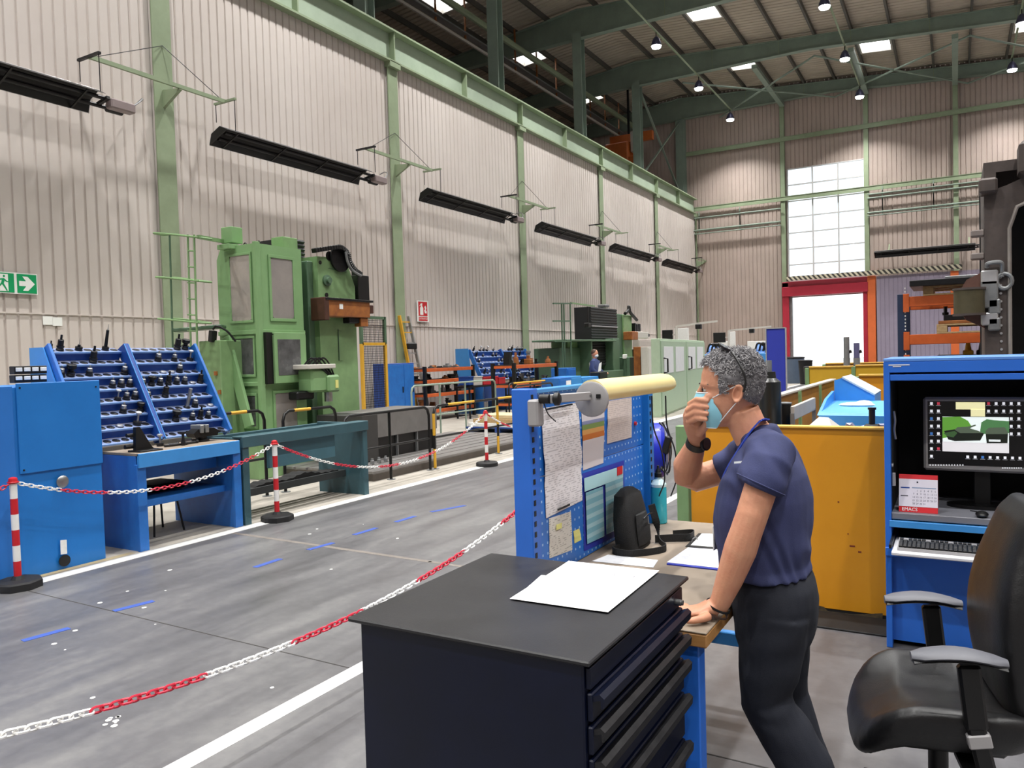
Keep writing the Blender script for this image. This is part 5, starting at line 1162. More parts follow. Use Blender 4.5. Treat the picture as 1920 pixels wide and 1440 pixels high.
# column with counterweight pulley, drag chain and rusty outrigger
KX = -8.6; Y0c, Y1c = 9.0, 9.86
p_t = at_x(595, 478, KX).z
m = MB(); m.prism([(Y0c, .5), (Y1c, .5), (Y1c-.01, 2.85), (Y1c-.12, 3.1), (9.62, 3.3), (9.5, p_t), (Y0c, p_t-.02)], 'x', KX-.75, KX); m.build('column', M_mg2, mc)
m = MB(); m.box(KX-.9, KX-.1, Y0c-.12, Y0c, .5, 3.2, .01); m.build('column_way', M_mgd, mc)
c = at_x(617, 480, KX); m = MB(); m.cyl(c, c+V((.008, 0, 0)), .075, n=20); m.build('bore_hole', M_black, mc)
c = at_x(640, 484, KX+.06); m = MB(); m.lathe(c-V((.06, 0, 0)), (1, 0, 0), [(0, .2), (.02, .22), (.05, .22), (.06, .2)], 24); m.build('pulley', M_dark, mc)
arc = smoothpath([at_x(588, 470, KX+.1), at_x(612, 466, KX+.1), at_x(636, 464, KX+.1), at_x(650, 474, KX+.1), at_x(654, 490, KX+.1), at_x(664, 506, KX+.1), at_x(676, 515, KX+.1)], 5)
for a, b in zip(arc[:-1], arc[1:]): m = MB(); m.bar(a, a.lerp(b, .85), .1, .07, .008); m.build('drag_chain_link', M_black, mc)
arc = smoothpath([at_x(648, 472, KX+.17), at_x(652, 492, KX+.17), at_x(662, 508, KX+.17), at_x(677, 517, KX+.17)], 5); m = MB(); m.tube(arc, .022, 8); m.build('guide_arc', M_galv, mc)
c = at_x(612, 526, KX); m = MB(); m.lathe(c, (1, 0, 0), [(0, .09), (.03, .09), (.04, .05), (.08, .05)], 14); m.build('bearing_cover', M_mgd, mc)
for x, y, r in ((612, 553, .035), (600, 492, .03), (622, 486, .02)):
    c = at_x(x, y, KX); m = MB(); m.cyl(c, c+V((.01, 0, 0)), r, n=12); m.build('port', M_black, mc)
a, b = at_x(616, 503, KX), at_x(650, 510, KX); m = MB(); m.bar(a, b, .01, .012); m.build('panel_seam', M_mgd, mc)
a, b = at_x(633, 620, KX), at_x(642, 676, KX); m = MB(); m.box(KX, KX+.012, a.y, b.y, b.z, a.z, .003); m.build('cover_plate', M_mg2, mc)
m = MB(); m.box(KX, KX+.014, a.y, a.y+.012, b.z, a.z+.02); m.build('panel_seam', M_mgd, mc)
a, b = at_x(604, 558, KX+.25), at_x(692, 590, KX+.25)
m = MB(); m.box(KX+.0, KX+.3, a.y, a.y+.1, a.z-.34, a.z+.01, .01); m.build('outrigger_mount', mat('rust_dark', '#4a2a1c', .6, var=.2, scale=9), mc)
m = MB(); m.box(KX+.05, KX+.28, a.y+.08, b.y, a.z-.28, a.z-.02, .012); ob = m.build('outrigger_beam', M_brown, mc)
m = MB(); m.box(KX+.02, KX+.31, a.y+.02, b.y+.05, a.z-.03, a.z+.005, .004); m.build('beam_cap', M_dark, ob)
m = MB(); m.box(KX+.281, KX+.284, a.y+.34, a.y+.42, a.z-.16, a.z-.08); m.build('label', M_white, ob)
m = MB(); m.box(KX+.1, KX+.25, b.y-.2, b.y-.02, a.z-.42, a.z-.28, .01); m.build('end_block', M_brown, ob)
m = MB(); m.box(KX+.08, KX+.22, b.y-.45, b.y-.2, a.z-.37, a.z-.28, .01); m.build('clamp', M_dark, ob)
m = MB(); m.box(KX+.1, KX+.22, b.y, b.y+.16, a.z-.2, a.z-.06, .01); m.build('end_stop', mat('rust_dark', '#4a2a1c'), ob)
m = MB(); m.box(KX-.2, KX+.05, Y1c+.02, Y1c+.3, 2.6, 3.05, .01); m.build('motor', M_black, mc)
for k in range(3): m = MB(); m.cyl((KX-.1, Y1c+.08+.09*k, 3.02), (KX-.1, Y1c+.08+.09*k, 3.12), .03, n=8); m.build('connector', M_black, mc)
# spindle head at working height
a, b = at_x(575, 690, -8.2), at_x(632, 745, -8.2)
hd = MB(); hd.box(-8.5, -8.2, a.y+.1, b.y-.08, b.z+.1, a.z-.02, .03); hd.build('spindle_head', M_mg, mc)
c = at_x(624, 720, -8.2); m = MB(); m.box(-8.35, -8.15, c.y-.14, c.y+.12, c.z-.12, c.z+.14, .03); m.build('milling_head', M_mg, mc)
m = MB(); m.box(-8.15, -8.14, c.y-.0, c.y+.06, c.z-.06, c.z+.06); m.build('name_plate', M_sticky, mc)
m = MB(); m.cyl((-8.25, c.y-.05, c.z-.12), (-8.25, c.y-.05, c.z-.26), .06, n=14); m.build('spindle_nose', M_steel, mc)
m = MB(); m.box(-8.5, -8.15, a.y, b.y-.05, a.z-.02, a.z+.05, .01); m.build('head_cover', M_beige, mc)
for k in range(4):
    s0 = V((-8.3, a.y+.05+.08*k, a.z+.04)); m = MB(); m.tube(smoothpath([s0, s0+V((.1, .05, .1)), s0+V((.12, .15, .02)), V((-8.2, c.y-.05+.03*k, c.z+.12))]), .014, 6); m.build('hose', M_black if k % 2 else M_dark, mc)
m = MB(); m.box(-8.5, -8.3, a.y-.1, a.y+.25, b.z-.0, b.z+.12, .02); m.build('slide', M_dark, mc)
# ================================================================ slotted floor plate, cover boxes
fp = thing('slotted_floor_plate', 'long slotted steel floor plate in front of the green machine', 'floor plate', (-7.8, 10.5, 0))
m = MB(); m.box(-9.0, -6.78, 8.0, 13.0, .0, .1, .004); m.build('plate', mat('plate_side', '#4d4640', .6, var=.15, scale=6), fp)
for k in range(9):
    x = -8.95+.245*k; m = MB(); m.box(x, x+.2, 8.0, 13.0, .1, .135, .003); m.build('slot_bar', mat('ground_steel_bar', '#8b8886', .38, metal=.4, var=.15, scale=5, stretch=(6, .6, 1)), fp)
wc = thing('way_cover', 'grey box-shaped machine way cover standing on the floor plate', 'cover', (-8, 9.8, .135))
a, b = at_x(703, 775, -7.55), at_x(812, 768, -7.55)
m = MB(); m.box(-8.4, -7.55, a.y, b.y+.1, .46, a.z, .006); m.build('hood', mat('cover_grey', '#787674', .45, metal=.2, var=.1, scale=4), wc)
m = MB(); m.box(-8.38, -7.6, a.y+.02, b.y+.08, .137, .46); m.build('dark_skirt', M_black, wc)
for k in range(4): y = a.y+.02+(b.y-a.y+.04)*k/3; m = MB(); m.box(-7.6, -7.56, y, y+.02, .137, .46); m.build('skirt_post', M_galv, wc)
m = MB(); m.box(-8.4, -7.5, a.y-.35, a.y, .137, a.z-.01, .006); m.build('end_section', mat('cover_dark', '#3b3a39', .5, var=.1), wc)
for k, (x, y) in enumerate(((668, 838), (690, 843), (700, 840))):
    p = at_z(x, y, .17); m = MB(); m.lathe(V((-7.3, p.y if p.y < 9 else 8.6+.15*k, .136)), (0, 0, 1), [(0, .03), (.05, .03), (.055, .02), (.08, .02)], 12); single('clamping_bolt', m, M_galv, ('nearest', 'middle', 'farthest')[k]+' loose clamping bolt on the floor plate', 'bolt', 'clamping bolts')
# ================================================================ guard rails
def rail(y0, y1, x, lab, mt=None, h=.93, posts=(0, .5, 1), stripes=None, gr='guard rails by the machines', dirx=None):
    t = thing('guard_rail', lab, 'guard rail', (x, (y0+y1)/2, 0), group=gr); mt = mt or M_blackm; r = .02
    X = lambda y: x if dirx is None else x+(y-y0)/(y1-y0)*dirx
    top = [V((X(y0), y0, 0)), V((X(y0), y0, h-.12)), V((X(y0), y0+.03*(1 if y1 > y0 else -1), h-.04)), V((X(y0), y0+.1*(1 if y1 > y0 else -1), h)), V((X(y1), y1-.1*(1 if y1 > y0 else -1), h)), V((X(y1), y1-.03*(1 if y1 > y0 else -1), h-.04)), V((X(y1), y1, h-.12)), V((X(y1), y1, 0))]
    m = MB(); m.tube(top, r, 10); m.build('frame_tube', mt, t)
    m = MB(); m.tube([V((X(y0), y0, .47)), V((X(y1), y1, .47))], r*.8, 8); m.build('mid_rail', mt, t)
    for f in posts:
        y = y0+(y1-y0)*f
        if 0 < f < 1: m = MB(); m.tube([V((X(y), y, 0)), V((X(y), y, h))], r, 8); m.build('post', mt, t)
        m = MB(); m.cyl((X(y), y, 0), (X(y), y, .012), .06, n=12); m.build('foot', M_galv, t)
    for (fa, fb) in stripes or ():
        a, b = y0+(y1-y0)*fa, y0+(y1-y0)*fb; m = MB(); m.tube([V((X(a), a, h)), V((X(b), b, h))], r*1.06, 10); m.build('yellow_band', M_yel, t)
    return t
rail(7.32, 9.13, -6.66, 'black tube guard rail in front of the grey way cover')
t = rail(9.25, 12.9, -6.66, 'guard rail with yellow painted posts beside the slotted floor plate', posts=(0, .5, 1), stripes=((.1, .3), (.5, .7)))
for y in (9.25, 11.07):
    m = MB(); m.tube([V((-6.66, y, .5)), V((-6.66, y, .82))], .022, 8); m.build('yellow_band', M_yel, t); m = MB(); m.tube([V((-6.66, y, .02)), V((-6.66, y, .3))], .022, 8); m.build('yellow_band', M_yel, t)
rail(5.74, 6.65, -7.32, 'black and yellow guard rail behind the blue bench', stripes=((.05, .2), (.45, .7)), h=1.06, posts=(0, 1))
rail(6.95, 7.9, -7.32, 'black and yellow guard rail between the teal bench and the cabin', stripes=((.2, .5),), h=1.02, posts=(0, 1))
rail(12.95, 14.6, -7.4, 'black guard rail standing beyond the end of the floor plate', h=1.05, posts=(0, .5, 1))
rail(12.2, 15.4, -9.3, 'thin grey guard rail by the mesh gate', mt=M_greendk, h=1.1, posts=(0, .3, .6, 1))
rail(15.5, 17.6, -9.0, 'black rail with yellow bands in front of the orange rack', stripes=((.1, .9),), h=1.0)
# ================================================================ radiant tube heaters along the wall
HX = -12.45; hz0 = 1.62+(5.08-1.62)*HX/-9.6+.02
def heater(y0, y1, x, z, lab, axis='y', yaw=0):
    t = thing('tube_heater', lab, 'heater', (x, (y0+y1)/2, z), group='radiant tube heaters'); L = y1-y0; t.rotation_euler = (0, 0, yaw)
    c, s = .64*math.cos(.42), .64*math.sin(.42)          # hood rolled so that its mouth faces the aisle
    R = lambda a, b: (a*c-b*s, a*s+b*c)
    prof = [(-.42, -.12), (-.4, -.1), (-.2, .12), (.2, .12), (.4, -.1), (.42, -.12), (.43, -.12), (.41, -.09), (.21, .14), (-.21, .14), (-.41, -.09), (-.43, -.12)]
    m = MB(); m.prism([R(*p) for p in prof], 'y', -L/2, L/2-.3); m.build('hood', M_black, t, local=True)
    m = MB(); pr = [(-.44, -.12), (-.42, -.085), (-.21, .145), (.21, .145), (.21, .15), (-.215, .15), (-.43, -.085), (-.45, -.12)]; m.prism([R(*p) for p in pr], 'y', -L/2, L/2-.28); m.build('hood_cover', M_alu, t, local=True)
    m = MB(); m.prism([R(*p) for p in [(-.42, -.12), (-.2, .13), (.2, .13), (.42, -.12)]], 'y', -L/2-.005, -L/2+.02); m.build('end_plate', M_blackm, t, local=True)
    for u in (-.16, .16):
        p = R(u, -.03); m = MB(); m.cyl((p[0], -L/2+.1, p[1]), (p[0], L/2, p[1]), .035, n=10); m.build('tube', M_dark, t, local=True)
    for k in range(4):
        y = -L/2+.3+(L-.9)*k/3; a, b, d = R(-.4, -.13), R(0, -.13), R(.4, -.13)
        m = MB(); m.bar((a[0], y, a[1]), (d[0], y, d[1]), .03, .02); m.build('strap', M_blackm, t, local=True)
        p = R(-.36, -.02); m = MB(); m.tube([V((p[0], y, p[1]))+V((0, .05*math.cos(q), .07*math.sin(q)+.03)) for q in [math.pi*i/6 for i in range(7)]], .012, 6); m.build('handle', M_blackm, t, local=True)
    p = R(.16, -.08); m = MB(); m.box(p[0]-.09, p[0]+.09, L/2-.15, L/2+.3, p[1]-.12, p[1]+.04, .02); m.build('burner_box', mat('burner_grey', '#8d7f7f', .5, var=.05), t, local=True)
    p = R(-.16, -.03); m = MB(); m.cyl((p[0], L/2-.05, p[1]), (p[0], L/2+.22, p[1]), .07, n=14); m.build('fan', M_blackm, t, local=True)
    a, b = R(-.22, .02), R(.3, -.1); m = MB(); m.bar((a[0], L/2-.2, a[1]), (b[0], L/2-.2, b[1]), .06, .05); m.build('end_bracket', M_black, t, local=True)
    p = R(.16, -.05); m = MB(); m.tube(smoothpath([(p[0], L/2+.3, p[1]), (p[0]-.1, L/2+.55, p[1]+.2), (p[0]-.3, L/2+.7, p[1]+.3), (p[0]-.5, L/2+.75, p[1]+.28)]), .014, 6); m.build('cable', M_galv, t, local=True)
    return t
sc_h = HX/-9.6
hy = [(3.0, 6.37), (8.03, 11.63), (13.29, 17.08), (18.43, 22.35), (23.54, 27.67), (28.76, 33.0)]
nmz = ('nearest the camera at the left edge', 'between the first and second wall columns', 'third along the wall, above the red sign', 'fourth along the wall', 'fifth along the wall', 'sixth and last, nearest the end wall')
for k, (a, b) in enumerate(hy): heater(a*sc_h, b*sc_h, HX, hz0, 'black radiant tube heater '+nmz[k])
heater(-2.3, 2.4, -1.75, 6.3, 'black radiant tube heater hung across the end wall', yaw=-math.pi/2).location = (-1.2, 43.6, at_y(1720, 470, 43.6).z)
for k in range(6):
    y = COLY[5+k] if 5+k < len(COLY) else None
    if y is None: continue
    half = 1.38; z = hz0+.68; yc = y; y -= .36
    t = thing('heater_bracket', 'pale green heater hanger bar on the %s wall column' % ORDN[k], 'bracket', (HX+.05, y, z), group='heater hanger bars')
    m = MB(); m.bar((HX, y-half, z), (HX, y+half, z), .05, .07); m.build('bar', M_greencol, t)
    for s in (-1, 1):
        ye = y+half*s; m = MB(); m.bar((HX-.3, ye, z), (HX+.3, ye, z), .05, .04); m.build('cross_bar', M_greencol if s > 0 else M_dark, t)
        for dx, zz in ((-.27, .36), (.27, .62)):
            m = MB(); m.cyl((HX+dx, ye, z), (HX+dx*1.0, ye+.0, z-zz), .008, n=6); m.build('hanger_rod', M_dark, t)
        m = MB(); m.cyl((XW+.1, yc, z+.85), (HX, y+half*.92*s, z+.03), .007, n=6); m.build('stay_wire', M_dark, t)
    m = MB(); m.prism([(XW+.09, z-.3), (XW+.09, z+.02), (HX+.02, z-.03), (HX+.02, z-.06)], 'y', yc-.03, yc+.03); m.build('support_arm', M_greencol, t)

zz_ = at_y(1720, 470, 43.6).z
for x in (-2.9, .6):
    m = MB(); m.bar((x, 43.6, zz_+.1), (x, YE-.2, zz_+.5), .05, .05); o = struct('trim_2' if x < 0 else 'trim_3', m, M_greencol); o['label'] = 'bracket holding the end wall heater'
# ================================================================ mesh gate, ladder, cabinets and racks along the wall
XG = -10.6
a, b = at_x(676, 592, XG), at_x(720, 592, XG)
g = thing('mesh_gate', 'wire mesh guard gate with green and yellow frame beside the machine column', 'gate', (XG, (a.y+b.y)/2, 0)); zm = at_x(700, 645, XG).z; zt = a.z
for y, nm in ((a.y, 'post'), (b.y, 'post')):
    m = MB(); m.box(XG-.03, XG+.03, y-.03, y+.03, zm, zt); m.build('green_post', M_mgd, g)
    m = MB(); m.box(XG-.03, XG+.03, y-.03, y+.03, 0, zm); m.build('yellow_post', M_yel, g)
m = MB(); m.box(XG-.03, XG+.03, a.y, b.y, zt-.06, zt); m.build('green_rail', M_mgd, g)
for z in (zm, .13): m = MB(); m.box(XG-.03, XG+.03, a.y, b.y, z-.03, z+.03); m.build('yellow_rail', M_yel, g)
m = MB(); n = 18
for k in range(1, n): y = a.y+(b.y-a.y)*k/n; m.box(XG-.003, XG+.003, y-.004, y+.004, .1, zt)
nz = int((zt-.1)/.05)
for k in range(nz): z = .12+.05*k; m.box(XG-.003, XG+.003, a.y, b.y, z-.004, z+.004)
o = m.build('wire_mesh', M_dark, g, 0); o['kind'] = 'stuff'
a, b = at_x(722, 682, -12.1), at_x(776, 682, -12.1)
t = thing('blue_cabinet', 'plain blue steel cabinet against the wall beside the ladder', 'cabinet', (-12.5, (a.y+b.y)/2, 0))
m = MB(); m.box(-12.5, -12.1, a.y, b.y, 0, a.z, .01); m.build('body', M_bluedk, t); ym_ = a.y+(b.y-a.y)*.62
for y0, y1 in ((a.y+.03, ym_), (ym_+.01, b.y-.03)):
    m = MB(); m.box(-12.1, -12.085, y0, y1, .1, a.z-.03, .004); d = m.build('door', M_bluemid, t); m = MB(); m.box(-12.085, -12.07, y1-.08, y1-.05, .8, .95); m.build('handle', M_black, d)
# leaning ladder
p0, p1 = at_x(757, 592, -12.88), at_x(783, 710, -12.72)
t = thing('step_ladder', 'yellow and aluminium ladder leaning on the wall column', 'ladder', p1)
ln = (p1-p0); sd = V((0, 1, 0)); zf = 0.0; k_ = p0.z/(p0.z-p1.z) if p0.z != p1.z else 1; pf = p0+ln*k_; pf.x = -12.68
for s_ in (-.2, .2):
    m = MB(); m.bar(p0+sd*s_, p0.lerp(pf, .98)+sd*(s_*1.3), .05, .09, .004, up=(1, 0, 0)); m.build('rail', M_yel if s_ < 0 else M_alu, t)
for k in range(9):
    q = p0.lerp(pf, .06+.1*k); m = MB(); m.bar(q-sd*.21, q+sd*.23, .03, .03); m.build('rung', M_alu if k > 1 else M_yel, t)
m = MB(); q = p0.lerp(pf, .3); m.box(q.x+.02, q.x+.1, q.y-.2, q.y+.2, q.z-.06, q.z+.1, .02); m.build('hinge_block', M_black, t)
def clutter(x0, x1, y0, y1, z, n, labf, group, hs=(.05, .2), mats=None, seed=1, name='machine_part'):
    """single castings, fixtures and blocks standing on a shelf: every one a thing"""
    r = random.Random(seed); mats = mats or [M_dark, M_blackm, M_galv, M_brown, M_rub]
    for k in range(n):
        u = (k+.5)/n; y = y0+(y1-y0)*u+(r.random()-.5)*(y1-y0)/n*.3; x = x0+(x1-x0)*r.random(); h = hs[0]+(hs[1]-hs[0])*r.random()**1.6; w = min(abs(y1-y0)/n*.42, .05+.08*r.random())
        m = MB(); kk = r.randrange(4)
        if kk == 0: m.lathe((x, y, z), (0, 0, 1), [(0, w), (h*.25, w), (h*.3, w*.55), (h*.8, w*.55), (h*.85, w*.8), (h, w*.8)], 10)
        elif kk == 1: m.prism([(y-w, z), (y+w, z), (y+w, z+h*.3), (y+w*.3, z+h*.4), (y+w*.3, z+h), (y-w*.5, z+h), (y-w, z+h*.4)], 'x', x-w, x+w)
        elif kk == 2: m.box(x-w, x+w, y-w, y+w, z, z+h*.6, .01); m.box(x-w*.5, x+w*.5, y-w*.4, y+w*.4, z+h*.6, z+h, .008)
        else: m.lathe((x, y, z), (0, 0, 1), [(0, w*.9), (h*.15, w), (h*.6, w*.7), (h*.62, w*.4), (h, w*.35)], 8)
        single(name, m, r.choice(mats), labf(k), 'machine part', group)
def orack(X0, X1, Y0, Y1, levels, lab, post=M_orange, beam=M_orange, h=None, nm='pallet_rack', frontx=None):
    t = thing(nm, lab, 'rack', ((X0+X1)/2, (Y0+Y1)/2, 0), group='orange storage racks'); h = h or max(levels)+.05
    for x in (X0, X1):
        for y in (Y0, Y1): m = MB(); m.box(x-.04, x+.04, y-.04, y+.04, 0, h, .003); m.build('post', post, t)
    for z in levels:
        for x in (X0, X1): m = MB(); m.box(x-.025, x+.025, Y0, Y1, z-.09, z, .004); m.build('beam', beam, t)
        for y in (Y0, Y1): m = MB(); m.box(X0, X1, y-.02, y+.02, z-.08, z-.02); m.build('cross_beam', beam, t)
        m = MB(); m.box(X0+.02, X1-.02, Y0+.03, Y1-.03, z-.015, z+.004); m.build('deck', mat('rack_deck', '#3a322e', .7, var=.2, scale=6), t)
    return t
orack(-12.5, -11.9, 16.2, 18.5, (.3, .72, 1.08, 1.38), 'low orange rack of dark parts next to the ladder', post=M_dark)
lf = lambda s: (lambda k: 'machine part, %s from the ladder end %s' % (ORDN[k % 10] if k < 10 else ORDN[9], s))
clutter(-12.5, -12.0, 16.15, 18.3, 1.386, 10, lf('on the low rack top'), 'parts on the low orange rack', (.04, .12), seed=2)
clutter(-12.5, -12.0, 16.15, 18.3, 1.086, 8, lf('on the second deck down'), 'parts on the low orange rack', (.08, .2), seed=3)
clutter(-12.5, -12.0, 16.15, 18.3, .726, 7, lf('on the third deck down'), 'parts on the low orange rack', (.1, .24), seed=4)
clutter(-12.5, -12.0, 16.15, 18.3, .306, 6, lf('on the lowest deck'), 'parts on the low orange rack', (.15, .3), seed=5)
rk2 = tool_rack('far blue tool rack with sloping shelves against the wall', -11.9, 18.95, 22.3, 20.7, .98, 1.82, .45, 6, (9, 9))
r = random.Random(9)
for (bay, rw, c), p in rk2.hole.items():
    if r.random() < .42: holder(r.choice(['collet', 'chuck', 'collet', 'knob']), p, '%s, socket %s, shelf %s down, %s bay of far rack' % ('small tool holder', ORDN[c], ORDN[rw], ('near', 'far')[bay]), 'tool holders in the far rack', 1.0+.4*r.random(), (0, .4))
t = thing('rack_bench', 'blue bench carrying the far tool rack', 'workbench', (-12.2, 20.6, 0))
m = MB(); m.box(-12.8, -11.75, 18.8, 22.5, .85, .9); m.build('top', M_deskgrey, t)
for y in (18.85, 20.6, 22.4): m = MB(); m.box(-12.7, -11.8, y-.04, y+.04, 0, .85); m.build('end_panel', M_bluemid, t)
m = MB(); m.box(-11.8, -11.77, 18.9, 22.4, .35, .84); m.build('drawer_front', M_bluedk, t)
m = MB(); m.prism([(-12.2, .9), (-12.75, .9), (-12.75, 1.9), (-12.3, 1.9)], 'y', 18.9, 18.92); m.build('rack_gusset', M_bluepale, t); m = MB(); m.prism([(-11.95, .9), (-12.75, .9), (-12.75, 1.9), (-12.45, 1.9)], 'y', 22.34, 22.36); m.build('rack_gusset', M_bluepale, t)
XC = -11.2
for k, (x0, x1, y0, y1, mt, lb) in enumerate(((888, 905, 706, 722, M_beige, 'grey storage crate beside the red crates'), (906, 934, 707, 720, M_redp, 'larger red storage crate below the far tool rack'), (935, 948, 708, 720, M_redp, 'smaller red storage crate below the far tool rack'), (880, 888, 706, 722, M_bluedk, 'narrow blue storage crate at the end of the crate row'))):
    a, b = at_x(x0, y0, XC), at_x(x1, y1, XC); t = thing('storage_crate', lb, 'crate', (XC, (a.y+b.y)/2, b.z), group='storage crates')
    m = MB(); m.box(XC-.35, XC, a.y, b.y, b.z, a.z, .01); m.build('bin', mt, t); m = MB(); m.box(XC-.36, XC+.015, a.y-.01, b.y+.01, a.z-.03, a.z, .005); m.build('rim', mt, t)
a, b = at_x(878, 722, XC), at_x(950, 722, XC); t = thing('crate_table', 'dark low table holding the storage crates', 'table', (XC-.2, (a.y+b.y)/2, 0)); zc_ = min(at_x(x, y, XC).z for x, y in ((906, 720), (934, 720), (905, 722), (888, 722)))
m = MB(); m.box(XC-.45, XC+.05, a.y, b.y, zc_-.04, zc_); m.build('top', M_dark, t)
for y in (a.y+.05, b.y-.05):
    for x in (XC-.4, XC): m = MB(); m.box(x-.02, x+.02, y-.02, y+.02, 0, zc_-.04); m.build('leg', M_dark, t)
orack(-9.9, -9.3, 16.3, 18.6, (.5, .95, 1.42), 'orange rack of upright tools in front of the far blue rack', post=M_blackm)
clutter(-9.8, -9.4, 16.4, 18.5, 1.426, 10, lf('on the upright tool rack top'), 'tools on the upright rack', (.12, .34), seed=11, name='upright_tool')
clutter(-9.8, -9.4, 16.4, 18.5, .956, 8, lf('on the upright tool rack middle deck'), 'tools on the upright rack', (.1, .25), seed=12, mats=[M_dark, M_alu, M_blackm, M_galv])
clutter(-9.8, -9.4, 16.4, 18.5, .506, 7, lf('on the upright tool rack low deck'), 'tools on the upright rack', (.1, .25), seed=13, mats=[M_dark, M_bluemid, M_blackm])
# pallet of boards
t = thing('wooden_pallet', 'blue pallet under the pale board stack', 'pallet', (-8.5, 14.6, 0))
for x in (-9.2, -8.5, -7.8): m = MB(); m.box(x-.06, x+.06, 14.1, 15.0, 0, .1); m.build('block', M_bluedk, t)
for k in range(5): y = 14.1+.2*k; m = MB(); m.box(-9.3, -7.7, y, y+.1, .1, .125); m.build('slat', M_bluedk, t)
for k in range(3): m = MB(); m.box(-9.25+.1*k, -7.75+.05*k, 14.12+.05*k, 14.98, .126+.085*k, .126+.085*k+.08, .004); single('board_stack', m, (M_white, M_cream, M_pallet)[(0, 2, 1)[k]], ('white board at the bottom of the pale stack', 'brown board in the middle of the pale stack', 'cream board on top of the pale stack')[k], 'board', 'boards on the blue pallet')
# ================================================================ second boring mill and its operator
X2 = -10.5
m2 = thing('boring_mill', 'far dark green boring mill with large black bellows', 'machine', (X2, 24, 0))
def bx2(x0, y0, x1, y1, d0, d1, nm, mt, X=X2, par=None, b=.02):
    a, c = at_x(x0, y0, X), at_x(x1, y1, X); m = MB(); m.box(X-d1, X-d0, a.y, c.y, c.z, a.z, b); return m.build(nm, mt, par or m2)
a, c = at_x(1107, 575, X2), at_x(1157, 642, X2); n = 22; m = MB()
for k in range(n):
    za, zb = c.z-.8+(a.z-c.z+.8)*k/n, c.z-.8+(a.z-c.z+.8)*(k+1)/n; m.prism([(X2-.6, za), (X2, za), (X2+.03, (za+zb)/2), (X2, zb), (X2-.6, zb)], 'y', a.y, c.y)
m.build('bellows', M_bellow, m2)
p = at_x(1130, 612, X2+.04); m = MB(); m.box(X2+.03, X2+.05, a.y, c.y, p.z-.02, p.z+.02); m.build('bellows_band', M_alu, m2)
bx2(1158, 588, 1186, 720, .05, .9, 'column', M_mgd); bx2(1168, 590, 1186, 700, -.02, .06, 'column_face', M_mg2)
bx2(1054, 652, 1095, 720, .1, 1.0, 'side_cabinet', M_mgd); bx2(1075, 640, 1096, 655, .2, .8, 'tank', M_mg2)
bx2(1096, 640, 1134, 700, .6, .8, 'cabin_back', M_mgd); bx2(1134, 635, 1148, 715, -.3, .6, 'cabin_post', M_mgd); bx2(1093, 638, 1097, 715, -.3, .6, 'cabin_post', M_mgd)
bx2(1040, 637, 1136, 641, -.4, .8, 'cabin_roof', M_mgd); bx2(1155, 670, 1190, 705, -.5, .3, 'bed', M_mgd); bx2(1100, 697, 1150, 725, -.4, .3, 'pedestal', M_mgd)
bx2(1168, 622, 1180, 638, -.35, 0, 'outrigger_mount', M_brown); bx2(1178, 622, 1202, 635, -.3, -.05, 'outrigger_beam', M_beige); bx2(1200, 626, 1207, 632, -.25, -.1, 'end_stop', M_black)
for k in range(3): bx2(1186+k*4, 606-k*1+(0 if k == 0 else 3), 1189+k*4, 622, -.1, .1, 'connector', M_black)
bx2(1188, 655, 1198, 685, -.1, .2, 'rust_block', mat('rust_dark', '#4a2a1c')); bx2(1188, 668, 1212, 716, -.7, -.1, 'spindle_head', M_mg); bx2(1190, 672, 1210, 678, -.75, -.1, 'head_cover', M_beige)
bx2(1140, 570, 1148, 576, .1, .4, 'lifting_block', M_galv)
m = MB(); m.tube(smoothpath([at_x(1172, 588, X2+.1), at_x(1178, 582, X2+.1), at_x(1179, 575, X2+.1), at_x(1182, 586, X2+.1), at_x(1194, 600, X2+.1)]), .06, 8); m.build('drag_chain', M_black, m2)
for x in (1053, 1057, 1069): m = MB(); m.tube([at_x(x, 570, X2+.5), at_x(x+3, 720, X2+.5)], .025, 6); m.build('ladder_upright', M_mgd, m2)
for y, x0 in ((569, 1037), (602, 1037), (640, 1040)):
    m = MB(); m.bar(at_x(x0, y, X2+.5), at_x(1070 if y > 580 else 1072, y, X2+.5), .04, .04); m.build('ladder_hoop', M_mgd, m2)
m = MB(); m.bar(at_x(1070, 568, X2+.5), at_x(1115, 574, X2+.3), .04, .04); m.build('walkway_rail', M_mg2, m2)
m = MB(); m.tube([at_x(1102, 575, X2+.3), at_x(1102, 605, X2+.3)], .03, 6); m.build('lamp_post', M_black, m2)
p = at_x(1102, 609, X2+.3); m = MB(); m.box(p.x-.08, p.x+.08, p.y-.12, p.y+.1, p.z-.08, p.z+.06, .02); m.build('lamp', M_black, m2)
bx2(1088, 680, 1100, 696, -.35, -.3, 'control_panel', M_beige); bx2(1149, 665, 1157, 673, -.4, -.35, 'hand_panel', M_white)
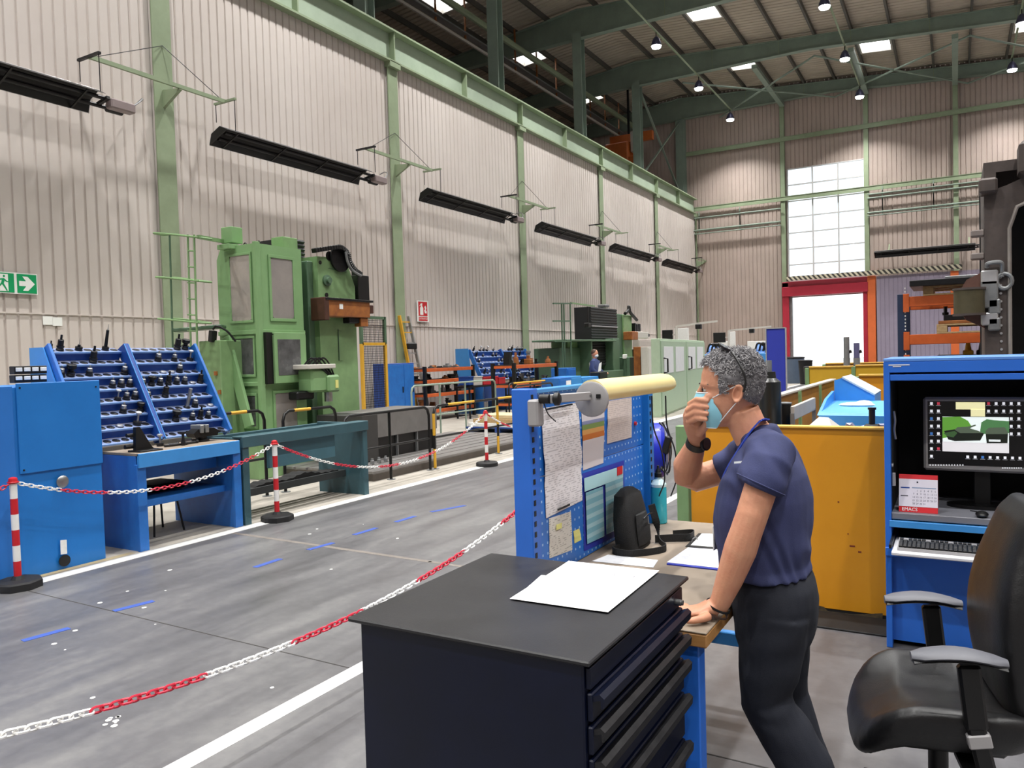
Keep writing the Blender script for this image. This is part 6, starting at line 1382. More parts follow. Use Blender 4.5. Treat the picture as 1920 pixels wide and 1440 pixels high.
# operator at the far machine
def limb(mb, pts, radii, n=12, sq=1.0):
    P_ = [V(p) for p in pts]; rings = []
    for i, p in enumerate(P_):
        d = (P_[min(i+1, len(P_)-1)]-P_[max(i-1, 0)]).normalized(); u = V((0, 1, 0)); u = (u-d*u.dot(d)).normalized(); w = d.cross(u); r_ = radii[i]; ra, rb = r_ if isinstance(r_, tuple) else (r_, r_)
        rings.append([p+u*(ra*math.cos(2*math.pi*k/n))+w*(rb*math.sin(2*math.pi*k/n)) for k in range(n)])
    mb.loft(rings)
h = at_x(1115, 663, -9.0); op = thing('person', 'person in dark blue overall and white mask at the far machine', 'person', (h.x, h.y, 0))
m = MB(); m.ball(h, (.1, .085, .125), 14, 10); limb(m, [h+V((0, 0, -.1)), h+V((0, .0, -.2))], [.055, .06]); limb(m, [h+V((.1, .28, -.62)), h+V((.18, .36, -.6)), h+V((.24, .4, -.58))], [.04, .042, .02]); limb(m, [h+V((.15, -.1, -.62)), h+V((.22, .02, -.64)), h+V((.25, .08, -.63))], [.04, .04, .02]); m.build('body', M_skin, op)
m = MB(); limb(m, [h+V((0, 0, -.14)), h+V((0, 0, -.22)), h+V((-.02, 0, -.42)), h+V((-.02, 0, -.72)), h+V((0, 0, -.8))], [(.07, .06), (.2, .1), (.22, .13), (.2, .13), (.18, .12)], 16)
limb(m, [h+V((0, .18, -.22)), h+V((.02, .24, -.45)), h+V((.14, .3, -.6))], [.07, .06, .05]); limb(m, [h+V((0, -.18, -.22)), h+V((.02, -.24, -.45)), h+V((.17, -.1, -.62))], [.07, .06, .05]); m.build('jacket', mat('overall_blue', '#3d4a78', .8, var=.08), op)
m = MB(); limb(m, [h+V((0, .1, -.76)), h+V((0, .1, -1.15)), h+V((0, .1, -h.z+.03))], [.1, .08, .06]); limb(m, [h+V((0, -.1, -.76)), h+V((0, -.1, -1.15)), h+V((0, -.1, -h.z+.03))], [.1, .08, .06]); m.build('trousers', M_pants, op)
m = MB(); m.ball(h+V((.04, 0, -.06)), (.075, .07, .06), 10, 8); m.build('mask', M_maskw, op)
m = MB(); m.ball(h+V((-.015, 0, .035)), (.1, .09, .1), 12, 8); m.build('hair', mat('brown_hair', '#4a3526', .6, var=.1), op)
m = MB(); m.ball((h.x+.04, h.y+.1, .04), (.13, .05, .04), 10, 6); m.ball((h.x+.04, h.y-.1, .04), (.13, .05, .04), 10, 6); m.build('shoes', M_black, op)
m = MB(); q = at_x(1124, 684, -8.6); q.z = at_x(1122, 697, -8.7).z+.125; m.quad(q+V((0, -.1, -.12)), q+V((0, .1, -.1)), q+V((.0, .16, .14)), q+V((0, -.02, .1)), .004); o = single('clipboard_sheet', m, M_paper, 'white sheet held beside the far operator', 'paper')
q = at_x(1122, 697, -8.7); m = MB(); m.box(q.x-.15, q.x+.15, q.y-.25, q.y+.3, 0, q.z, .02); single('operator_desk', m, M_black, 'small black desk in front of the far operator', 'desk')
for k, (x0, x1, y0, y1, mt, X, lb) in enumerate(((1048, 1070, 709, 740, M_bluemid, -8.6, 'deep blue cabinet with a white sheet near the far operator'), (1070, 1090, 706, 740, M_bluepale, -8.6, 'light blue cabinet left of centre by the far operator'), (1090, 1124, 708, 742, M_bluepale, -8.6, 'wide light blue cabinet below the far operator'), (1063, 1080, 690, 708, M_bluemid, -9.4, 'small blue box behind the light blue cabinets'))):
    a, c = at_x(x0, y0, X), at_x(x1, y0, X); t = thing('floor_cabinet', lb, 'cabinet', (X-.3, (a.y+c.y)/2, 0), group='blue cabinets by the far machine')
    m = MB(); m.box(X-.5, X, a.y, c.y, 0, a.z, .01); m.build('body', mt, t); m = MB(); m.box(X, X+.012, a.y+.04, c.y-.04, .15, a.z-.05, .004); d = m.build('door', mt, t); m = MB(); m.box(X+.012, X+.03, c.y-.12, c.y-.08, a.z*.6, a.z*.6+.12); m.build('handle', M_dark, d)
    if k == 0: m = MB(); m.box(X+.013, X+.016, c.y-.3, c.y-.02, a.z-.45, a.z-.08); m.build('sheet', M_paper, t)
# cardboard-coloured boxes and white cabinet beyond the far machine
for k, (x0, x1, y0, mt, X, lb) in enumerate(((1200, 1214, 650, M_brown, -9.6, 'brown cabinet beyond the far machine'), (1214, 1237, 650, M_beige, -9.2, 'off white cabinet beside the pale green enclosure'), (1197, 1232, 636, mat('dull_beige', '#b5aba3', .6, var=.05), -10.8, 'wide beige cabinet behind the off white one'))):
    a, c = at_x(x0, y0, X), at_x(x1, y0, X); t = thing('tall_cabinet', lb, 'cabinet', (X-.3, (a.y+c.y)/2, 0)); m = MB(); m.box(X-.25, X, a.y, c.y, 0, a.z, .01); m.build('body', mt, t); m = MB(); m.box(X, X+.015, a.y+.05, c.y-.05, .1, a.z-.06, .005); m.build('door', mt, t)
# pale green enclosure with two glazed doors
A_ = at_z(1240, 783, 0); B_ = at_z(1322, 749, 0); dv = (B_-A_); L_ = dv.length; yaw = math.atan2(dv.y, dv.x)
gc = thing('green_enclosure', 'pale green enclosure with two doors and white panes', 'enclosure', A_, yaw); hg = 1.97
def GB(mb, nm, mt, par=gc): return mb.build(nm, mt, par, local=True)
m = MB(); m.box(0, L_, 0, .22, 0, hg, .01); GB(m, 'body', mat('pale_enclosure_green', '#a9bda3', .5, var=.04))
for k in range(2):
    x0, x1 = L_*k/2+.06, L_*(k+1)/2-.06; m = MB(); m.box(x0, x1, -.03, 0, .06, hg-.05, .006); d = GB(m, 'door', mat('pale_enclosure_green2', '#9db398', .5, var=.04))
    for j in range(2): xa = x0+.25+(x1-x0-.3)*j/2; m = MB(); m.box(xa, xa+(x1-x0)*.36, -.04, -.03, hg*.55, hg-.2, .004); GB(m, 'pane', mat('milky_pane', '#d5d8d8', .4, var=.04), d)
    m = MB(); xh = x0+.25; m.tube([V((xh, -.03, hg*.56)), V((xh, -.13, hg*.57)), V((xh, -.13, hg*.74)), V((xh, -.03, hg*.75))], .022, 8); GB(m, 'handle', M_blackm, d)
# monitors on arms, white screens, blue machines by the end wall
for k, (x0, x1, y0, y1, Yp) in enumerate(((1241, 1261, 619, 637, 27), (1337, 1360, 624, 642, 33))):
    a, c = at_y(x0, y0, Yp), at_y(x1, y1, Yp); t = thing('wall_monitor', ('black monitor above the pale green enclosure', 'black monitor above the blue machines')[k], 'monitor', ((a.x+c.x)/2, Yp, c.z), group='monitors on arms')
    m = MB(); m.box(a.x, c.x, Yp, Yp+.08, c.z, a.z, .01); m.build('screen', M_black, t)
    q1, q2 = at_y((1268, 1362)[k], (612, 620)[k], Yp), at_y((1345, 1446)[k], (602, 612)[k], Yp)
    m = MB(); m.cyl(V((c.x+.15, Yp, q1.z)), V((c.x+.15, Yp, 0)), .05, n=10); m.build('pole', M_beige, t)
    m = MB(); m.bar(V((c.x, Yp+.04, (a.z+c.z)/2)), V((c.x+.15, Yp+.04, (a.z+c.z)/2)), .06, .06); m.build('bracket', M_beige, t)
    m = MB(); m.bar(V((c.x+.15, Yp, q1.z)), q2, .06, .07); ar = m.build('boom', M_beige, t)
    q = V((c.x+.15, Yp, q1.z)).lerp(q2, .55); m = MB(); m.box(q.x-.1, q.x+.1, q.y-.1, q.y+.1, q.z-.2, q.z-.02, .02); m.build('camera', M_black, ar)
    a2, c2 = at_y((1264, 1366)[k], (616, 622)[k], Yp+.5), at_y((1291, 1379)[k], (637, 655)[k], Yp+.5)
    t = thing('white_screen', ('white partition screen beside the first monitor', 'white partition screen beside the second monitor')[k], 'screen', (a2.x, Yp+.5, 0)); m = MB(); m.box(a2.x, c2.x, Yp+.5, Yp+.56, c2.z-.4, a2.z, .01); m.build('board', M_white, t)
    for xx in (a2.x+.03, c2.x-.03): m = MB(); m.box(xx-.03, xx+.03, Yp+.5, Yp+.56, 0, c2.z-.4); m.build('leg', M_alu, t)
for k, (x0, x1, y0, y1, Yp) in enumerate(((1318, 1346, 652, 700, 29), (1408, 1438, 650, 710, 30))):
    a, c = at_y(x0, y0, Yp), at_y(x1, y1, Yp); t = thing('blue_machine', ('blue machine with black cables beyond the green enclosure', 'blue machine with a white panel by the blue board')[k], 'machine', ((a.x+c.x)/2, Yp, 0)); m = MB(); m.box(a.x, c.x, Yp, Yp+1, 0, a.z-.25, .02); m.build('body', M_bluepale, t)
    m = MB(); m.prism([(Yp+.1, a.z-.25), (Yp+.9, a.z-.25), (Yp+.9, a.z+.15), (Yp+.5, a.z+.15)], 'x', a.x+.1, c.x-.1); m.build('console', M_bluemid, t)
    m = MB(); m.box(a.x+.2, c.x-.15, Yp+.48, Yp+.52, a.z-.15, a.z+.1, .01); m.build('panel', M_white if k else M_dark, t)
    for j in range(3): s0 = V((a.x+.1+.15*j, Yp+.2, a.z-.2)); m = MB(); m.tube(smoothpath([s0, s0+V((.1, 0, .3)), s0+V((.3, 0, .25)), s0+V((.45, .1, -.05))]), .04, 6); m.build('cable', M_black, t)
    a, c = at_y((1340, 1395)[k], 640, 34), at_y((1372, 1440)[k], 660, 34); t = thing('white_board', ('white backing board behind the cables', 'white backing board behind the blue console')[k], 'board', ((a.x+c.x)/2, 34.6, 0)); m = MB(); m.box(a.x, c.x, 34.6, 34.66, .5, a.z, .01); m.build('sheet', M_white, t)
    for xx in (a.x+.04, c.x-.04): m = MB(); m.box(xx-.03, xx+.03, 34.6, 34.66, 0, .5); m.build('leg', M_alu, t)
a, c = at_y(1437, 617, 23), at_y(1472, 620, 23); dz_ = .1
t = thing('partition_board', 'royal blue felt partition board with white edge', 'partition', ((a.x+c.x)/2, 23, 0)); m = MB(); m.box(a.x, c.x, 23, 23.04, .1, a.z, .004); m.build('felt', M_royal, t)
m = MB(); m.box(a.x-.03, a.x, 22.98, 23.06, 0, a.z+.02); m.box(c.x, c.x+.03, 22.98, 23.06, 0, a.z+.02); m.box(a.x, c.x, 22.98, 23.06, a.z, a.z+.03); m.box(a.x, c.x, 22.98, 23.06, .08, .11); m.build('edge_frame', M_alu, t)
# bins and chain posts by the open door
for k, (px_, py_, Yp) in enumerate(((1487, 672, 38), (1510, 678, 37), (1519, 690, 34))):
    a = at_y(px_, py_, Yp); w_ = (.5, .3, .25)[k]; t = thing('waste_bin', ('grey blue container by the door jamb', 'dark bin beside the grey blue container', 'small dark bin nearest the yellow panels')[k], 'bin', (a.x, Yp, 0)); m = MB(); m.lathe((a.x, Yp, 0), (0, 0, 1), [(0, w_*.8), (a.z-.1, w_), (a.z, w_)], 12); m.build('tub', mat('bin_slate', '#56657a', .5, var=.05) if k == 0 else M_dark, t); m = MB(); m.lathe((a.x, Yp, a.z), (0, 0, 1), [(0, w_*1.05), (.05, w_*1.05), (.08, w_*.7)], 12); m.build('lid', M_dark, t)
c = at_z(1483, 714, 0); stanchion(V((c.x, c.y, 0)), 'striped barrier post by the open door', False); c2 = V((c.x+2.2, c.y+.3, .8)); c1 = V((c.x-1.8, c.y-.2, .8))
chain('plastic_chain', 'white chain hanging in front of the open door', [(c1, V((c.x, c.y, .79)), .45), (V((c.x, c.y, .79)), c2, .45)], .06, 200, first=200)
# ================================================================ yellow machine guard behind the man
def ypanel_x(x, y0, y1, z, lab, mt):
    t = thing('guard_sheet', lab, 'panel', (x, (y0+y1)/2, 0), group='yellow guard panels'); m = MB(); m.box(x-.03, x, y0, y1, .1, z, .004); m.build('sheet', mt, t); m = MB(); m.box(x-.06, x+.03, y0, y1, z, z+.025, .004); m.build('top_edge', M_beige, t); m = MB(); m.box(x-.07, x+.02, y0-.05, y0+.03, 0, z, .004); m.build('post', M_mg2, t); return t
def ypanel_y(y, x0, x1, z, lab, mt):
    t = thing('guard_sheet', lab, 'panel', ((x0+x1)/2, y, 0), group='yellow guard panels'); m = MB(); m.box(x0, x1, y, y+.03, .1, z, .004); m.build('sheet', mt, t); m = MB(); m.box(x0, x1, y-.02, y+.05, z, z+.025, .004); m.build('top_edge', mat('edge_yellow', '#e3b04a'), t); m = MB(); m.box(x0-.06, x0+.0, y-.02, y+.05, 0, z, .004); m.build('post', M_mg2, t); return t
M_yob = mat('brown_yellow_panel', '#b07a2a', .5, var=.1, scale=4, col2='#8f5f20')
for k, (y0, y1) in enumerate(((6.9, 8.1), (8.2, 9.6), (9.7, 11.2), (11.3, 12.7))): ypanel_x(-1.62, y0, y1, 1.12, ('nearest brownish', 'second brownish', 'third brownish', 'farthest brownish')[k]+' guard panel in the receding row behind the man', M_yob)
a, c = at_y(1517, 690, 13.2), at_y(1600, 688, 13.2); ypanel_y(13.2, a.x, c.x, a.z, 'bright yellow guard panel with a dark scuff at its corner', M_yelp2)
q = at_y(1526, 692, 13.19); m = MB(); m.box(q.x, q.x+.16, 13.185, 13.2, q.z-.04, q.z); o = m
a, c = at_y(1604, 687, 13.2), at_y(1700, 685, 13.2); ypanel_y(13.2, a.x, c.x, a.z, 'bright yellow guard panel next to the computer cabinet', M_yelp2)
a, c = at_y(1610, 706, 9.4), at_y(1700, 706, 9.4); ypanel_y(9.4, a.x, c.x, a.z, 'orange yellow guard panel behind the blue hopper', M_yelp)
a, c = at_y(1548, 683, 17), at_y(1700, 674, 17); ypanel_y(17, a.x, c.x, a.z, 'far brown guard panel with two posts on top', M_yob)
for k, (px_, yt, mt) in enumerate(((1587, 632, M_galv), (1606, 643, mat('violet_grey', '#5d5a80', .5, var=.05)))):
    a = at_y(px_, yt, 16.6); bz = at_y(px_, 690, 16.6).z; t = thing('signal_post', ('tall grey post standing against the bright doorway', 'shorter violet post standing against the bright doorway')[k], 'post', (a.x, 16.6, 0)); m = MB(); m.cyl((a.x, 16.6, 0), (a.x, 16.6, bz+.2), .06, n=10); m.build('base_tube', M_galv, t); m = MB(); m.cyl((a.x, 16.6, bz+.2), (a.x, 16.6, a.z), .055, n=12); m.build('column', mt, t); m = MB(); m.bar((a.x, 16.6, bz+.3), (a.x+.09, 16.6, bz+.33), .05, .06); m.build('arm', M_dark, t)
# blue chip hopper with tray
bh = thing('chip_hopper', 'blue sheet metal chip hopper with sloping top and tray', 'machine', (-.8, 6.6, 0))
P1, P2, P3 = at_y(1567, 708, 7.0), at_y(1642, 740, 7.0), at_y(1567, 760, 7.0)
m = MB(); m.prism([(P1.x, 0), (P2.x, 0), (P2.x, P2.z), (P1.x+.06, P1.z), (P1.x, P1.z-.02)], 'y', 6.9, 7.5); m.build('hopper', M_bluepale, bh)
m = MB(); m.bar(V((P1.x+.06, 7.2, P1.z+.005)), V((P2.x, 7.2, P2.z+.005)), .62, .012); m.build('hopper_lid', mat('lid_pale', '#b9c6cf', .4, var=.04), bh)
q0, q1, q2 = at_y(1542, 775, 6.3), at_y(1660, 775, 6.3), at_y(1570, 802, 6.1)
m = MB(); m.prism([(q0.x, q0.z), (q1.x+.3, q0.z), (q1.x+.3, .3), (q0.x+.2, .3)], 'y', 6.1, 6.9); m.build('tray_body', M_bluepale, bh)
m = MB(); m.prism([(6.1, q0.z), (6.12, q0.z+.02), (6.9, q0.z+.06), (6.9, q0.z)], 'x', q0.x, q1.x+.3); m.build('tray_top', mat('tray_blue', '#5aa2dc', .4, var=.04), bh)
m = MB(); m.prism([(6.1, q0.z), (6.9, q0.z), (6.9, q0.z+.14), (6.5, q0.z+.1)], 'x', q0.x-.01, q0.x+.01); m.build('tray_lip', M_bluepale, bh)
c = V(((q0.x+q1.x)/2+.0, 6.55, q0.z+.05)); m = MB(); m.ball(c, (.13, .06, .022), 12, 6); m.ball(c+V((.05, .02, .012)), (.06, .03, .022), 10, 6); single('work_glove', m, M_white, 'crumpled white gloves on the blue tray', 'gloves')
a = at_y(1535, 782, 5.7); m = MB(); b0 = at_y(1505, 805, 5.7); b1 = at_y(1572, 805, 5.7); m.add([(b0.x, 5.5, .02), (b1.x, 5.5, .02), (b1.x, 6.0, .02), (b0.x, 6.0, .02), (b0.x, 5.5, b0.z-.02), (b1.x, 5.5, b0.z-.02), (b1.x, 6.0, b0.z-.02), (b0.x, 6.0, b0.z-.02), (a.x, 5.72, a.z), (a.x+.05, 5.8, a.z-.01)], [(0, 1, 5, 4), (1, 2, 6, 5), (2, 3, 7, 6), (3, 0, 4, 7), (0, 3, 2, 1), (4, 5, 8), (5, 6, 9, 8), (6, 7, 9), (7, 4, 8, 9)]); single('covered_box', m, mat('tarp_grey', '#bdb9b4', .7, var=.06, scale=5), 'pale grey cover rising to a peak behind the yellow panel', 'cover', smooth=20)
t = thing('pipe_stand', 'grey pipe with black handle post behind the yellow panel', 'stand', (at_y(1635, 800, 5.25).x, 5.25, 0)); a, c = at_y(1588, 812, 5.25), at_y(1660, 800, 5.25)
m = MB(); m.tube(smoothpath([V((a.x, 5.25, .1)), V((a.x, 5.25, a.z-.03)), a+V((.06, 0, .02)), c, c+V((.3, 0, 0))]), .02, 8); m.build('pipe', mat('pipe_lilac', '#8f90a8', .4, metal=.3, var=.05), t)
q = at_y(1635, 800, 5.2); m = MB(); m.box(q.x-.045, q.x+.045, 5.17, 5.24, q.z-.03, q.z+.015, .01); m.build('block', M_black, t); m = MB(); m.cyl(q, at_y(1635, 768, 5.2), .018, n=10); m.cyl(at_y(1635, 768, 5.2), at_y(1635, 764, 5.2), .024, n=10); m.build('grip', M_dark, t)
q = at_y(1471, 757, 6.6); t = thing('black_canister', 'black cylinder canister behind the shoulder of the man', 'canister', (q.x, 6.6, 0)); m = MB(); m.lathe((q.x, 6.6, 0), (0, 0, 1), [(0, .1), (q.z-.35, .1), (q.z-.34, .05), (q.z-.22, .05), (q.z-.21, .055), (q.z, .055)], 14); m.build('body', M_blackm, t); m = MB(); m.lathe((q.x, 6.6, q.z), (0, 0, 1), [(0, .058), (.01, .058), (.014, .03)], 14); m.build('cap', M_galv, t)
q = at_y(1443, 716, 6.3); t = thing('black_canister', 'taller black canister close behind the head of the man', 'canister', (q.x, 6.3, 0)); m = MB(); m.lathe((q.x, 6.3, 0), (0, 0, 1), [(0, .1), (q.z, .085), (q.z+.03, .05), (q.z+.08, .045)], 14); m.build('body', mat('black_bottle', '#1f211f', .3, var=.1), t); m = MB(); m.cyl((q.x, 6.3, q.z+.08), (q.x, 6.3, q.z+.17), .02, n=8); m.build('nozzle', M_galv, t)
a, c = at_y(1486, 775, 6.4), at_y(1526, 757, 7.2); t = thing('side_rail', 'pale grey flat rail beside the brownish guard panels', 'rail', ((a.x+c.x)/2, 6.8, 0)); m = MB(); m.bar(a, c, .03, .11, .004); m.build('rail_bar', mat('rail_grey', '#b9b2aa', .5, var=.05), t)
for q in (a, c): m = MB(); m.bar(V((q.x, q.y, 0)), V((q.x, q.y, q.z)), .03, .03, up=(1, 0, 0)); m.build('rail_leg', M_galv, t)
# blue hose reel behind the bench
q = at_y(1226, 845, 4.4)
hr = thing('hose_reel', 'royal blue hose reel with black cables beyond the perforated panel', 'hose reel', (q.x, 4.4, 0)); m = MB(); m.lathe(V((q.x-.06, 4.4, q.z)), (1, .35, 0), [(0, .1), (.0, .15), (.02, .16), (.1, .165), (.12, .15), (.125, .06)], 24); m.build('drum', M_royalp, hr)
m = MB(); m.lathe(V((q.x+.06, 4.44, q.z)), (1, .35, 0), [(0, .15), (.01, .15), (.02, .06)], 24); m.build('drum_face', mat('drum_grey', '#8d90b0', .35, var=.05), hr)
m = MB(); m.bar((q.x, 4.4, 0), (q.x, 4.4, q.z-.1), .06, .06, up=(1, 0, 0)); m.box(q.x-.2, q.x+.2, 4.25, 4.55, 0, .03, .01); m.build('stand', M_dark, hr)
for k in range(3):
    m = MB(); m.tube(smoothpath([at_y(1236+3*k, 792, 4.35), at_y(1252+2*k, 810+6*k, 4.35), at_y(1258-k, 850, 4.32), at_y(1248+3*k, 885, 4.3), at_y(1238, 868+5*k, 4.3)]), .006, 6); m.build('cable', (M_black, M_greypl, M_black)[k], hr)
m = MB(); p = at_y(1246, 850, 4.3); m.bar(p, p+V((.03, 0, .1)), .04, .03, .006, up=(0, 1, 0)); m.build('hand_grip', M_black, hr)
# workshop stool and blue drum far down the aisle
q = at_z(1213, 770, 0); t = thing('blue_drum', 'dark blue drum standing by the aisle line', 'drum', (q.x, q.y, 0)); m = MB(); hh = .85; m.lathe(q, (0, 0, 1), [(0, .28), (.03, .3), (.3, .29), (.32, .3), (.6, .29), (.62, .3), (hh, .29), (hh, .25)], 18); m.build('body', M_bluedk, t); m = MB(); m.lathe(q+V((0, 0, hh)), (0, 0, 1), [(0, .27), (.02, .27)], 18); m.build('lid', M_dark, t)
q = at_z(1236, 772, 0); t = thing('black_stool', 'black work stool beside the blue drum', 'stool', (q.x, q.y, 0)); m = MB(); m.box(q.x-.2, q.x+.2, q.y-.2, q.y+.2, .48, .55, .02); m.build('seat', M_black, t); m = MB(); m.box(q.x-.2, q.x+.2, q.y+.16, q.y+.2, .65, .95, .02); m.build('backrest', M_black, t)
for dx in (-.17, .17):
    for dy in (-.17, .17): m = MB(); m.cyl((q.x+dx, q.y+dy, 0), (q.x+dx, q.y+dy, .48), .015, n=6); m.build('leg', M_dark, t)
m = MB(); m.cyl((q.x, q.y+.18, .5), (q.x, q.y+.18, .7), .02, n=6); m.build('back_post', M_dark, t)
m = MB(); a = at_z(1300, 735, 0); 
for k, (x0, y0, x1, y1) in enumerate(((1200, 800, 1300, 775), (1215, 790, 1300, 768))):
    p, q = at_z(x0, y0, 0), at_z(x1, y1, 0); m = MB(); m.bar(p+V((0, 0, .0015)), q+V((0, 0, .0015)), .12, .003); m.build('white_line', M_linew, floor, 0)
# ================================================================ pallet rack and steel hull on the other side
def yrack():
    Yf, Yb = 11.4, 12.5; x0, x1 = at_y(1691, 600, Yf).x, 2.6
    t = thing('pallet_rack', 'tall pallet rack with dark blue posts and orange beams', 'rack', ((x0+x1)/2, 12, 0), group='orange storage racks')
    for x in (x0, x1):
        for y in (Yf, Yb):
            m = MB(); m.box(x-.05, x+.05, y-.04, y+.04, 0, at_y(1691, 552, Yf).z, .004); po = m.build('post', mat('rack_post_navy', '#22324f', .45, var=.05), t)
            if x == x0 and y == Yf:
                for k in range(20): z = 1.5+.045*k; m = MB(); m.box(x+.035, x+.048, y-.042, y-.04, z, z+.02); m.build('slot', M_white, po, 0)
    zz = [at_y(1700, 557, Yf).z, at_y(1700, 628, Yf).z, at_y(1700, 664, Yf).z-.05]
    for z in zz:
        for y in (Yf-.02, Yb): m = MB(); m.box(x0+.05, x1-.05, y-.03, y+.03, z-.13, z, .006); m.build('beam', M_orange, t)
        m = MB(); m.box(x0+.02, x0+.09, Yf-.06, Yf-.04, z-.2, z+.04, .003); m.build('beam_hook', M_orange, t)
    return x0, x1, Yf, Yb, zz
x0, x1, Yf, Yb, zz = yrack()
def wpallet(xa, xb, z, lab):
    t = thing('wooden_pallet', lab, 'pallet', ((xa+xb)/2, 11.9, z), group='pallets in the pallet rack')
    for k in range(3): x = xa+.06+(xb-xa-.12)*k/2; m = MB(); m.box(x-.06, x+.06, Yf-.05, Yb-.1, z+.022, z+.1, .004); m.build('block', M_pallet, t)
    for k in range(4): y = Yf-.05+.27*k; m = MB(); m.box(xa, xb, y, y+.12, z+.1, z+.122, .002); m.build('slat', M_pallet, t)
    m = MB(); m.box(xa, xb, Yf-.05, Yf+.05, z, z+.022, .002); m.box(xa, xb, Yb-.2, Yb-.1, z, z+.022); m.build('runner', M_pallet, t)
wpallet(x0+.25, x0+1.45, zz[0], 'wooden pallet on the top beam under the long steel plate'); wpallet(x0+.4, x0+1.6, zz[1], 'wooden pallet on the second beam under small fixtures'); wpallet(x0+1.7, x0+2.8, zz[1], 'wooden pallet on the second beam beyond the steel hull')
m = MB(); m.box(x0+.1, x0+1.7, Yf-.15, Yb-.2, zz[0]+.122, zz[0]+.2, .006); single('steel_plate', m, M_dark, 'long dark steel plate lying on the top pallet', 'plate')
m = MB(); m.box(x0+.5, x0+1.3, Yf-.1, Yb-.3, zz[0]+.2, zz[0]+.23, .006); single('steel_plate', m, M_galv, 'smaller grey steel plate on top of the dark one', 'plate')
m = MB(); m.box(x0+.42, x0+1.5, Yf-.05, Yb-.2, zz[1]+.122, zz[1]+.165, .006); single('steel_plate', m, M_brown, 'rusty plate on the second beam pallet', 'plate')
m = MB(); m.box(x0+.48, x0+1.4, Yf-.0, Yb-.25, zz[1]+.165, zz[1]+.24, .006); single('steel_plate', m, M_dark, 'dark fixture plate on top of the rusty plate', 'plate')
r = random.Random(21)
for k in range(5):
    x = x0+.5+.14*k+(.15 if k > 2 else 0); h_ = .1+.08*r.random(); m = MB(); m.lathe((x, Yf+.15, zz[1]+.24), (0, 0, 1), [(0, .035), (h_*.3, .04), (h_*.35, .02), (h_*.9, .02), (h_, .03)], 10); single('small_fixture', m, M_blackm, '%s small black fixture counted along the second beam pallet' % ORDN[k], 'fixture', 'fixtures on the pallet')
for k, (dx, mt) in enumerate(((.75, M_yel), (.9, M_blackm), (1.15, M_blackm), (1.7, M_blackm), (1.95, M_galv))):
    m = MB(); x = x0+dx; z = zz[2]+.02; m.box(x-.06, x+.06, Yf+.1, Yf+.25, z, z+.06, .01); m.lathe((x, Yf+.18, z+.06), (0, 0, 1), [(0, .04), (.06, .03), (.12, .02)], 10); single('shelf_clamp', m, mt, ('yellow clamp on the lowest shelf above the computer cabinet', 'black clamp beside the yellow clamp', 'black clamp in the middle of the lowest shelf', 'black clamp near the steel hull on the lowest shelf', 'grey clamp closest to the steel hull')[k], 'clamp', 'clamps on the lowest shelf')
m = MB(); a = at_y(1703, 660, 11.3); m.box(x0+.4, x1, Yf-.05, Yb, zz[2], zz[2]+.02, .003); single('shelf_plate', m, M_dark, 'dark steel shelf plate on the lowest visible rack beam', 'shelf')
# unfinished steel hull with door opening
HY = 8.6
hu = thing('steel_hull', 'unpainted steel vehicle hull section with a large door opening', 'vehicle hull', (1.4, 9.4, 0))
g = lambda x, y, Y=HY: (at_y(x, y, Y).x, at_y(x, y, Y).z)
xl, _ = g(1846, 500); xi = g(1893, 500)[0]; ztop = g(1846, 362)[1]
m = MB(); m.prism([(xl, .5), (xi, .5), (xi, ztop-.35), (xi+.06, ztop-.16), (xi+.2, ztop-.1), (2.6, ztop-.1), (2.6, ztop+.22), (xi+.25, ztop+.16), (xi-.02, ztop+.05), (xl, ztop)], 'y', HY, HY+.16); m.build('door_frame', M_hull, hu)
m = MB(); m.tube([V((x, HY-.005, z)) for x, z in ((xi, .5), (xi, ztop-.35), (xi+.06, ztop-.16), (xi+.2, ztop-.1), (2.6, ztop-.1))], .018, 8); m.build('seal_edge', mat('weld_grey', '#9c958f', .5, metal=.4, var=.1), hu)
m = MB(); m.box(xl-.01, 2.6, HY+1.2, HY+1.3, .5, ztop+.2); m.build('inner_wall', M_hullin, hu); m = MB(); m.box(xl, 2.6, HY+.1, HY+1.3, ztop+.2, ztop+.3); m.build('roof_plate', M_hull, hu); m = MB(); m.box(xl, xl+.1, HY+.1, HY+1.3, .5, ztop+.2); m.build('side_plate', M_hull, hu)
m = MB(); m.box(xl, 2.6, HY, HY+1.3, .4, .5); m.build('floor_plate', M_hull, hu)
for x in (xl+.3, 2.2):
    m = MB(); m.box(x, x+.2, HY+.2, HY+1.1, 0, .4); m.build('trestle', M_bluedk, hu)
a = g(1862, 340); m = MB(); m.box(g(1835, 370)[0], g(1870, 370)[0], HY-.12, HY+.1, ztop-.02, ztop+.12, .02); m.build('corner_lug', M_hull, hu)
m = MB(); m.box(g(1908, 340)[0], 2.6, HY-.2, HY+.1, ztop+.1, ztop+.4, .03); m.build('roof_block', M_hull, hu)
for y in (432, 475):
    a, c = g(1820, y), g(1846, y+10); m = MB(); m.box(a[0], c[0], HY, HY+.12, c[1], a[1], .01); m.build('side_tab', mat('hull_pale', '#8f8580', .55, metal=.2, var=.1), hu)
m = MB(); m.prism([g(*p) for p in ((1846, 506), (1838, 512), (1812, 525), (1798, 548), (1796, 580), (1812, 600), (1846, 615))], 'y', HY-.02, HY+.1); m.build('hinge_plate', mat('hull_rust', '#6a4a40', .6, metal=.2, var=.15, scale=8), hu)
